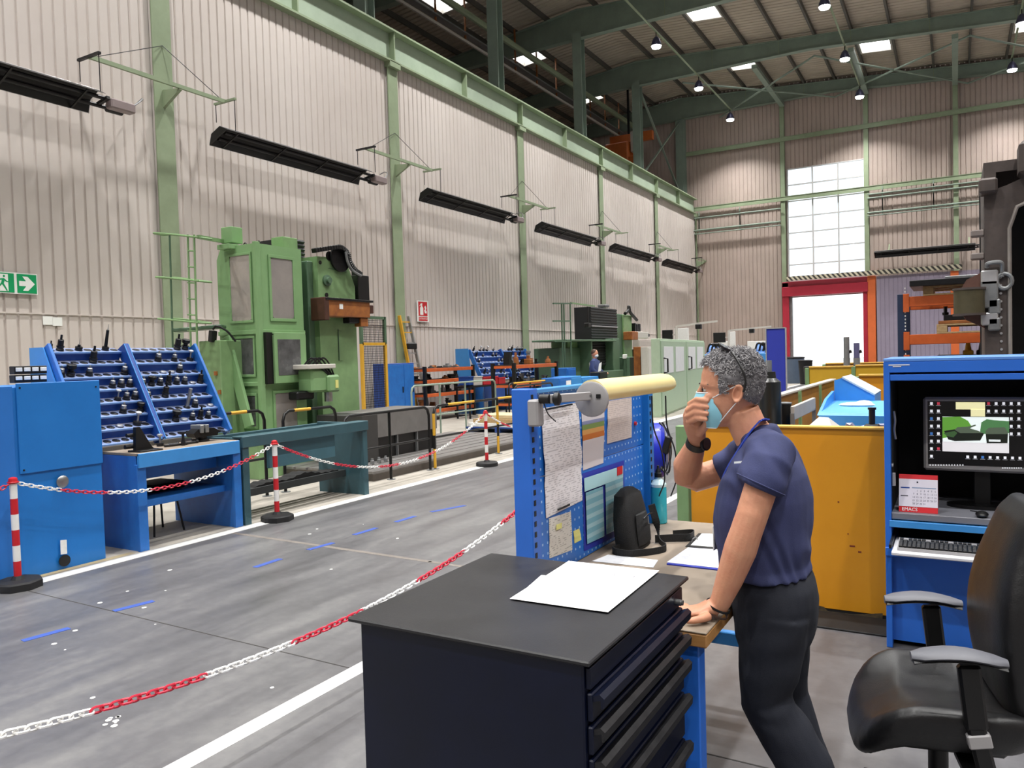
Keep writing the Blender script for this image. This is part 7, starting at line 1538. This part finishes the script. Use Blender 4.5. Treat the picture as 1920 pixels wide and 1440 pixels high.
c = at_y(1817, 566, HY-.06); m = MB(); m.cyl(c+V((0, 0, -.11)), c+V((0, 0, .11)), .13, n=20); m.build('hinge_drum', mat('hull_olive', '#5d5742', .45, metal=.5, var=.12, scale=8), hu); m = MB(); m.cyl(c+V((0, 0, .11)), c+V((0, 0, .13)), .14, n=20); m.cyl(c+V((0, 0, -.13)), c+V((0, 0, -.11)), .14, n=20); m.build('drum_rim', M_hull, hu)
for x, y, w_, h_ in ((1855, 521, .07, .07), (1855, 552, .07, .13), (1855, 598, .07, .06), (1864, 575, .05, .07), (1864, 608, .05, .06)):
    c = g(x, y); m = MB(); m.box(c[0]-w_, c[0]+w_, HY-.05, HY, c[1]-h_, c[1]+h_, .012); m.build('hinge_block', M_alu if y in (521, 598) else M_galv, hu)
c = at_y(1862, 500, HY-.02); m = MB(); m.tube(smoothpath([c+V((-.05, 0, .0)), c+V((-.04, -.03, .03)), c+V((.06, -.03, .03)), c+V((.07, 0, -.05)), c+V((.07, 0, -.1))]), .02, 8); m.build('grab_handle', M_galv, hu)
c = at_y(1883, 527, HY-.02); m = MB(); m.tube([c+V((.06*math.cos(q), 0, .07*math.sin(q))) for q in [2*math.pi*i/16 for i in range(16)]], .02, 8, closed=True); m.build('lifting_eye', M_galv, hu)
for k in range(10): c = g(1876+.2*k, 520+15*k); m = MB(); m.cyl((c[0], HY-.008, c[1]), (c[0], HY, c[1]), .012, n=8); m.build('bolt', M_alu, hu)
# ================================================================ man leaning on the bench
YM = 2.52
pr = thing('person', 'person in navy t-shirt and blue mask leaning on the workbench', 'person', (-.45, YM, 0))
def AY(x, y, Y=YM): return at_y(x, y, Y)
def slab_rings(st, Y=YM, n=26, e=.85, grow=0.0):
    """horizontal slices given by side outline in the photo: (row, x front, x back, half width)"""
    rings = []
    for y, xa, xb, hw in st:
        a, b = AY(xa, y, Y), AY(xb, y, Y); cx = (a.x+b.x)/2; rx = (b.x-a.x)/2+grow; z = (a.z+b.z)/2; hw += grow
        rings.append([V((cx+rx*math.copysign(abs(math.cos(t))**e, math.cos(t)), Y+hw*math.copysign(abs(math.sin(t))**e, math.sin(t)), z)) for t in [2*math.pi*i/n for i in range(n)]])
    return rings
HY_ = 2.5
HEAD = [(657, 1358, 1392, .02), (662, 1343, 1406, .04), (672, 1330, 1418, .057), (686, 1321, 1426, .069), (700, 1317, 1429, .0745), (715, 1316, 1429, .0755), (722, 1316, 1428, .075), (730, 1321, 1427, .071), (742, 1320, 1423, .07), (755, 1319, 1416, .067), (768, 1320, 1408, .062), (780, 1322, 1398, .056), (790, 1325, 1386, .047), (799, 1331, 1368, .03)]
def arm_near():
    return [AY(1436, 856, 2.44), AY(1440, 874, 2.35), AY(1428, 910, 2.314), AY(1410, 965, 2.29), AY(1398, 1000, 2.285), AY(1388, 1030, 2.285), AY(1368, 1085, 2.28), AY(1352, 1125, 2.275), AY(1345, 1140, 2.275)]
bm_ = MB()
bm_.loft(slab_rings(HEAD, HY_, 30, .92))
limb(bm_, [AY(1390, 770, HY_), AY(1402, 800, 2.505), AY(1425, 835, 2.515), AY(1440, 865, YM)], [.055, .058, .066, .09], 20)
# nose, brow, cheek, chin, ear
limb(bm_, [AY(1319, 722, HY_), AY(1310, 742, HY_), AY(1306, 752, HY_), AY(1316, 758, HY_)], [.01, .013, .016, .01], 10)
for s in (-1, 1):
    limb(bm_, [AY(1317, 722, HY_+.012*s), AY(1319, 720, HY_+.035*s), AY(1328, 722, HY_+.058*s)], [.009, .01, .008], 8)
    bm_.ball(AY(1331, 744, HY_+.048*s), (.02, .018, .016), 10, 8)
    ec = AY(1385, 738, HY_+.074*s); rings = []
    for k in range(5):
        u = k/4; sc = (.7, .95, 1, .72, .45)[k]; rings.append([ec+V((.0175*sc*math.cos(t)-.003*u+.004*math.sin(t), s*(-.008, .003, .014, .011, .002)[k], .031*sc*math.sin(t))) for t in [2*math.pi*i/14 for i in range(14)]])
    bm_.loft(rings)
bm_.ball(AY(1336, 792, HY_), (.022, .028, .016), 10, 8)
# inner torso
TORSO = [(796, 1418, 1440, .045), (804, 1412, 1449, .066), (815, 1406, 1459, .09), (828, 1400, 1470, .125), (840, 1393, 1480, .16), (852, 1386, 1488, .182), (868, 1376, 1497, .2), (890, 1364, 1508, .208), (930, 1354, 1517, .2), (970, 1348, 1520, .188), (1010, 1350, 1518, .18), (1048, 1357, 1512, .176)]
bm_.loft(slab_rings(TORSO[5:], YM, 26, .85, -.034)); 
A = arm_near(); limb(bm_, A, [.045, .047, .048, .046, .046, .048, .04, .031, .029], 16)
B = [AY(1420, 862, 2.655), AY(1388, 869, 2.705), AY(1345, 885, 2.70), AY(1302, 898, 2.67), AY(1289, 893, 2.66), AY(1289, 872, 2.635), AY(1300, 845, 2.60), AY(1307, 825, 2.575)]
limb(bm_, B, [.042, .045, .047, .047, .05, .05, .038, .029], 16)
# hand resting on the bench (left hand): palm and five fingers
Wn = A[-1]; z0 = BZ+.014
Wn = V((Wn.x, Wn.y, Wn.z)); pc_ = V((Wn.x-.05, 2.255, BZ+.024)); 
limb(bm_, [Wn, Wn.lerp(pc_, .5)+V((0, 0, .006)), pc_, pc_+V((-.035, -.012, -.004))], [(.03, .028), (.035, .023), (.042, .018), (.04, .014)], 14)
fdir = V((-.95, -.25, 0)).normalized(); fs_d = V((.25, -.95, 0)).normalized()
for k, (off, ln) in enumerate(((.032, .062), (.011, .072), (-.011, .068), (-.032, .054))):
    k0 = pc_+fdir*.035+fs_d*off+V((0, 0, -.001)); limb(bm_, [k0, k0+fdir*ln*.4+V((0, 0, .005))+fs_d*off*.15, k0+fdir*ln*.75+fs_d*off*.25+V((0, 0, -.004)), k0+fdir*ln+fs_d*off*.3+V((0, 0, -.012))], [.0105, .0095, .0085, .006], 10)
th = pc_+fs_d*.036+fdir*-.03; limb(bm_, [th+V((0, 0, -.002)), th+fs_d*.02+fdir*.02+V((0, 0, -.004)), th+fs_d*.03+fdir*.045+V((0, 0, -.008)), th+fs_d*.033+fdir*.065+V((0, 0, -.011))], [.014, .012, .0105, .007], 10)
# raised hand at the mask (right hand)
Wf = B[-1]; kn = [AY(1294, 757, 2.49), AY(1289, 769, 2.487), AY(1288, 781, 2.487), AY(1291, 792, 2.492)]
limb(bm_, [Wf, AY(1305, 812, 2.55), AY(1301, 796, 2.525), AY(1299, 780, 2.51), AY(1302, 766, 2.5)], [(.027, .03), (.026, .034), (.024, .036), (.022, .034), (.018, .028)], 14)
tips = [(1330, 750), (1331, 762), (1330, 774), (1327, 785)]
for k, (q, t) in enumerate(zip(kn, tips)):
    mid = AY((1306, 1303, 1303, 1306)[k], t[1]-1, 2.452); tp = AY(t[0], t[1]+2, 2.436)
    limb(bm_, [AY(1302, 775+6*k, 2.5), q, mid+V((0, .01, .0)), mid.lerp(tp, .5)+V((0, -.004, .001)), tp], [.011, .0112, .0102, .0094, .0068], 12)
limb(bm_, [AY(1312, 812, 2.53), AY(1322, 800, 2.49), AY(1325, 793, 2.47), AY(1328, 786, 2.455)], [.014, .013, .011, .008], 10)
body = remesh(bm_, .0036, 4)
body.build('body', M_skin, pr, 60)
# eyes, brow
for s in (-1, 1):
    c = AY(1324, 730.5, HY_+.035*s); m = MB(); m.ball(c, .0125, 12, 8); ey = m.build('eye', mat('eye_white', '#d8d0c8', .25, var=0), pr)
    m = MB(); m.ball(c+V((-.0065, .004*s, 0)), .0074, 10, 8); m.build('iris', M_eye, ey)
    m = MB()
    for k in range(26):
        u = k/25; p = AY(1316+13*u, 720.5+2.5*u*u, HY_+(.012+.045*u)*s)+V((-.009+.004*u, .002*s, .001)); m.tube([p, p+V((.003, .004*s, .004)), p+V((.007, .006*s, .003))], [.0012, .001, .0004], 4)
    o = m.build('eyebrow', mat('brow_hair', '#6b625e', .7, var=0), pr); o['kind'] = 'stuff'
    m = MB(); limb(m, [c+V((-.007, -.012*s, .005)), c+V((-.0085, 0, .0095)), c+V((-.001, .014*s, .005))], [.003, .0035, .003], 8); m.build('eyelid', M_skin, pr)
# trousers
lg_ = MB()
HIP = [(1040, 1368, 1504, .162), (1062, 1370, 1512, .168), (1075, 1372, 1522, .176), (1090, 1374, 1530, .182), (1120, 1380, 1534, .186), (1150, 1383, 1532, .184), (1180, 1386, 1526, .176), (1200, 1392, 1518, .16)]
lg_.loft(slab_rings(HIP, YM, 26, .85))
kn1 = AY(1436, 1312, 2.42); an1 = V((kn1.x+.27, 2.41, .1))
limb(lg_, [AY(1455, 1150, 2.43), AY(1450, 1200, 2.425), AY(1440, 1260, 2.42), kn1, kn1.lerp(an1, .3), kn1.lerp(an1, .65), an1], [.1, .097, .09, .08, .08, .076, .07], 18)
kn2 = AY(1468, 1300, 2.61); an2 = V((kn2.x+.12, 2.6, .1))
limb(lg_, [AY(1465, 1150, 2.61), AY(1462, 1200, 2.61), AY(1465, 1250, 2.61), kn2, kn2.lerp(an2, .35), kn2.lerp(an2, .7), an2], [.1, .096, .088, .08, .08, .076, .07], 18)
fold = lambda p, n: .006*noise.noise(V((p.x*9, p.y*9, p.z*14)))+.004*math.sin(p.z*60+8*noise.noise(p*7))*max(0, noise.noise(p*4+V((5, 1, 2))))
remesh(lg_, .0065, 6, fold).build('trousers', M_pants, pr, 60)
for an, s in ((an1, 0), (an2, 1)):
    m = MB(); rings = []
    for x, w, h in ((.05, .03, .05), (.03, .038, .09), (-.03, .042, .1), (-.1, .046, .07), (-.17, .045, .05), (-.21, .03, .035)):
        rings.append([V((an.x+x, an.y+w*math.cos(t), max(.0, h*.5+h*.5*math.sin(t)))) for t in [2*math.pi*i/14 for i in range(14)]])
    m.loft(rings); m.build('shoe', M_black, pr)
    bm2 = MB(); limb(bm2, [an+V((0, 0, .06)), an+V((0, 0, -.04))], [.05, .05], 12); bm2.build('sock', M_black, pr)
# t-shirt with sleeves
ts = MB(); ts.loft(slab_rings(TORSO+[(1062, 1360, 1516, .184), (1068, 1361, 1517, .185)], YM, 28, .85, .004))
limb(ts, [AY(1436, 850, 2.44), AY(1444, 856, 2.375), AY(1440, 876, 2.34), AY(1430, 900, 2.318), AY(1423, 915, 2.312)], [.076, .076, .072, .07, .07], 20)
limb(ts, [AY(1425, 845, 2.62), AY(1405, 858, 2.69), AY(1380, 872, 2.71), AY(1350, 884, 2.705)], [.085, .08, .072, .066], 20)
limb(ts, [AY(1417, 806, 2.512), AY(1422, 820, 2.513), AY(1428, 838, 2.515), AY(1432, 856, YM)], [.068, .074, .084, .09], 24)
def tfold(p, n):
    a = .006*noise.noise(V((p.x*7, p.y*7, p.z*9))); k = noise.noise(V((p.x*5+p.z*3, p.y*4, p.z*2.5+p.x*2)))
    return a+.0055*math.sin(k*16+p.x*25)*(.4+.6*max(0, 1.25-p.z))
tsm = remesh(ts, .006, 9, tfold)
shirt = tsm.build('tshirt', M_shirt, pr, 60)
m = MB(); hem = AY(1423, 915, 2.312); d = (AY(1430, 900, 2.318)-hem).normalized(); u = V((0, 1, 0)); u = (u-d*u.dot(d)).normalized(); w = d.cross(u)
m.tube([hem+d*.012+(u*math.cos(t)+w*math.sin(t))*.073 for t in [2*math.pi*i/28 for i in range(28)]], .0025, 6, closed=True); m.build('sleeve_hem', M_shirt, shirt)
q = AY(1377, 869, YM-.2); m = MB(); m.quad(q+V((0, -.004, 0)), q+V((.06, -.012, .008)), q+V((.06, -.012, .014)), q+V((0, -.004, .006)), .001); m.build('chest_print', M_maskw, shirt, 0)
# lanyard and badge
pts = smoothpath([AY(1437, 788, 2.505), AY(1426, 789, 2.455), AY(1408, 808, 2.437), AY(1388, 838, 2.43), AY(1358, 890, 2.47), AY(1347, 940, 2.5), AY(1342, 985, 2.5)], 6)
m = MB()
for a, b in zip(pts[:-1], pts[1:]): m.bar(a, b+(b-a)*.1, .004, .022, up=(.5, -1, .3))
m.build('lanyard', M_lanyard, pr)
q = AY(1342, 1000, 2.5); m = MB(); m.box(q.x-.002, q.x+.003, 2.47, 2.53, q.z-.05, q.z+.03, .001); m.build('badge', M_maskw, pr)
# watch and bracelet
def band(c, d, r, w_, t, nm, mt, par=pr):
    d = d.normalized(); u = d.orthogonal().normalized(); v_ = d.cross(u); m = MB(); n = 28; rings = []
    for k in range(n):
        a = 2*math.pi*k/n; e = u*math.cos(a)+v_*math.sin(a); rings.append([c+e*r-d*w_/2, c+e*(r+t)-d*w_/2, c+e*(r+t)+d*w_/2, c+e*r+d*w_/2])
    rings.append(rings[0]); m.loft(rings, cap=False); return m.build(nm, mt, par)
wc_ = AY(1306, 831, 2.58); wd = B[-2]-B[-1]
wt = band(wc_, wd, .0315, .024, .004, 'watch_strap', M_black)
q = wc_+V((.03, -.014, 0)); m = MB(); m.lathe(q, V((.9, -.45, 0)), [(0, .02), (.004, .022), (.011, .022), (.013, .019)], 20); m.build('watch_case', M_dark, wt); m = MB(); m.lathe(q+V((.9, -.45, 0)).normalized()*.0132, V((.9, -.45, 0)), [(0, .018), (.001, .018)], 20); m.build('watch_face', mat('watch_brown', '#4a342a', .25, var=.1), wt)
for k in range(2): band(A[-2].lerp(A[-1], .75+.7*k), A[-1]-A[-2], .0335, .006, .004, 'bracelet', mat('bracelet_brown', '#4a342c', .6, var=.2, scale=60) if k else M_dark)
# surgical mask and straps
m = MB(); rows = [(736, 1307, 1345, .05), (743, 1303, 1346, .056), (752, 1301, 1347, .059), (764, 1307, 1356, .063), (776, 1312, 1363, .062), (788, 1319, 1360, .056), (800, 1326, 1351, .044)]
G = []; nn = 18
for y, xf, xb, hw in rows:
    f, b = AY(xf, y, HY_), AY(xb, y, HY_); row = []
    for k in range(nn+1):
        t = -math.pi/2+math.pi*k/nn; row.append(V((b.x+(f.x-b.x)*math.cos(t)**.8 if abs(math.cos(t)) > 1e-6 else b.x, HY_+(hw+.006)*math.sin(t), f.z+(b.z-f.z)*(1-max(0, math.cos(t)))+.0015*math.sin(y*1.3))))
    G.append(row)
vs = [p for r in G for p in r]; N_ = len(vs); vs += [p+V((.002, 0, 0)) for p in vs]; fs = []
for j in range(len(G)-1):
    for k in range(nn): q = (j*(nn+1)+k, j*(nn+1)+k+1, (j+1)*(nn+1)+k+1, (j+1)*(nn+1)+k); fs += [q, tuple(N_+i for i in q[::-1])]
m.add(vs, fs); mk = m.build('face_mask', M_mask, pr, 60)
m = MB(); m.tube(G[0], .0022, 6); m.build('mask_edge', M_maskw, mk); m = MB(); m.tube(G[-1], .0018, 6); m.build('mask_edge', M_maskw, mk)
for s, k in ((-1, 0), (1, nn)):
    for j, (ex, ey) in ((1, (1379, 724)), (5, (1381, 755))):
        e = AY(ex, ey, HY_+.078*s); p = G[j][k]; m = MB(); m.tube(smoothpath([p, p.lerp(e, .5)+V((0, .006*s, 0)), e, e+V((.006, 0, .002 if j == 1 else -.001))]), .0016, 6); m.build('ear_loop', M_maskw, mk)
# sunglasses pushed up on the hair
sg_ = MB(); 
for s in (-1, 1):
    sg_.tube(smoothpath([AY(1394, 733, HY_+.082*s), AY(1397, 715, HY_+.086*s), AY(1390, 694, HY_+.086*s), AY(1378, 672, HY_+.074*s), AY(1371, 660, HY_+.062*s)]), [.0032]*24+[.003], 6) if False else None
pg = thing('sunglasses', 'black sunglasses pushed up on the grey hair', 'sunglasses', AY(1375, 662, HY_))
for s in (-1, 1):
    pts = smoothpath([AY(1394, 735, HY_+.084*s), AY(1398, 716, HY_+.09*s), AY(1392, 694, HY_+.09*s), AY(1380, 672, HY_+.08*s), AY(1371, 659, HY_+.066*s)]); m = MB(); m.tube(pts, .0036, 6); m.build('temple', M_black, pg)
    c = AY(1362, 654, HY_+.034*s); m = MB(); rings = []
    for k in range(3): rings.append([c+V((.02*math.cos(t)*(1, 1.05, 1)[k], .027*math.sin(t), -.012*math.cos(t)+.004*k-.002*abs(math.sin(t)))) for t in [2*math.pi*i/18 for i in range(18)]])
    m.loft(rings); m.build('lens', M_lens, pg)
m = MB(); m.tube(smoothpath([AY(1358, 652, HY_-.01), AY(1356, 651, HY_), AY(1358, 652, HY_+.01)]), .003, 6); m.build('bridge', M_black, pg)
# hair: shell following the skull plus short curls
def skull(y, t, grow):
    for (a, b) in zip(HEAD[:-1], HEAD[1:]):
        if a[0] <= y <= b[0]:
            u = (y-a[0])/(b[0]-a[0]); xa, xb, hw = [a[i]+(b[i]-a[i])*u for i in (1, 2, 3)]; break
    else: _, xa, xb, hw = HEAD[0] if y < HEAD[0][0] else HEAD[-1]
    f, b = AY(xa, y, HY_), AY(xb, y, HY_); cx = (f.x+b.x)/2; rx = (b.x-f.x)/2+grow; hw += grow; e = .92
    return V((cx+rx*math.copysign(abs(math.cos(t))**e, math.cos(t)), HY_+hw*math.copysign(abs(math.sin(t))**e, math.sin(t)), (f.z+b.z)/2))
def inhair(px_, py_):
    if py_ < 684: return True
    if px_ < 1338: return False
    if px_ < 1362: return py_ < 684+max(0, (px_-1340))*.9
    if px_ < 1375: return py_ < 736
    if px_ < 1396: return py_ < 720
    return py_ < 742+(px_-1396)*.75
side = lambda p: (lambda c: (960+F*c.dot(ROWS[0])/c.dot(ROWS[2]), 720+F*c.dot(ROWS[1])/c.dot(ROWS[2])))(V((p.x, HY_, p.z))-CAM)
m = MB(); ny, nt_ = 44, 72; top = 657; G = {}; vs = []; rr = random.Random(5)
for j in range(ny+1):
    y = top+(772-top)*(j/ny)**1.0
    for i in range(nt_):
        t = 2*math.pi*i/nt_; p = skull(y, t, .0); 
        c0 = skull(y, t, -.02); nrm = (p-c0).normalized()+V((0, 0, max(0, (690-y)/33)*1.2)); nrm.normalize()
        G[(j, i)] = (p, nrm)
faces = []; ids = {}
def vid(j, i):
    k = (j, i)
    if k not in ids:
        p, n = G[k]; th = .009*min(1, (j+1)/3)+.006*noise.noise(p*55)+.004*noise.noise(p*130); ids[k] = len(vs); vs.append(p+n*max(.002, th))
    return ids[k]
roots = []
for j in range(ny):
    for i in range(nt_):
        c = (G[(j, i)][0]+G[(j+1, (i+1) % nt_)][0])/2; sx_, sy_ = side(c)
        if inhair(sx_, sy_): faces.append((vid(j, i), vid(j, (i+1) % nt_), vid(j+1, (i+1) % nt_), vid(j+1, i))); roots.append((j, i, sx_, sy_))
faces.append(tuple(vid(0, i) for i in range(nt_)))
m.add(vs, faces); hair = m.build('hair', mat('grey_hair_shell', '#7d7b7e', .65, var=.3, scale=90, col2='#454346'), pr, 70)
dk, ltm = MB(), MB()
for n_ in range(5200):
    j, i, sx_, sy_ = rr.choice(roots); p, n = G[(j, i)]; p = p+(G[(j+1, (i+1) % nt_)][0]-p)*rr.random(); n = (n+V((rr.uniform(-.5, .5), rr.uniform(-.5, .5), rr.uniform(-.5, .5)))).normalized()
    t1 = n.orthogonal().normalized(); t1 = Matrix.Rotation(rr.random()*6.28, 3, n) @ t1; L = rr.uniform(.011, .019) if sy_ < 700 else rr.uniform(.005, .009)
    side_l = 1338 < sx_ < 1386 and sy_ > 684
    q = ltm if (side_l and rr.random() < .9) or rr.random() < .42 else dk
    b0 = p+n*.005; q.tube([b0, b0+n*L*.5+t1*L*.2, b0+n*L*.62+t1*L*.7], [.0015, .0012, .0005], 3)
o = dk.build('hair_curls', M_hair, hair, 0); o['kind'] = 'stuff'; o = ltm.build('silver_curls', M_hairl, hair, 0); o['kind'] = 'stuff'
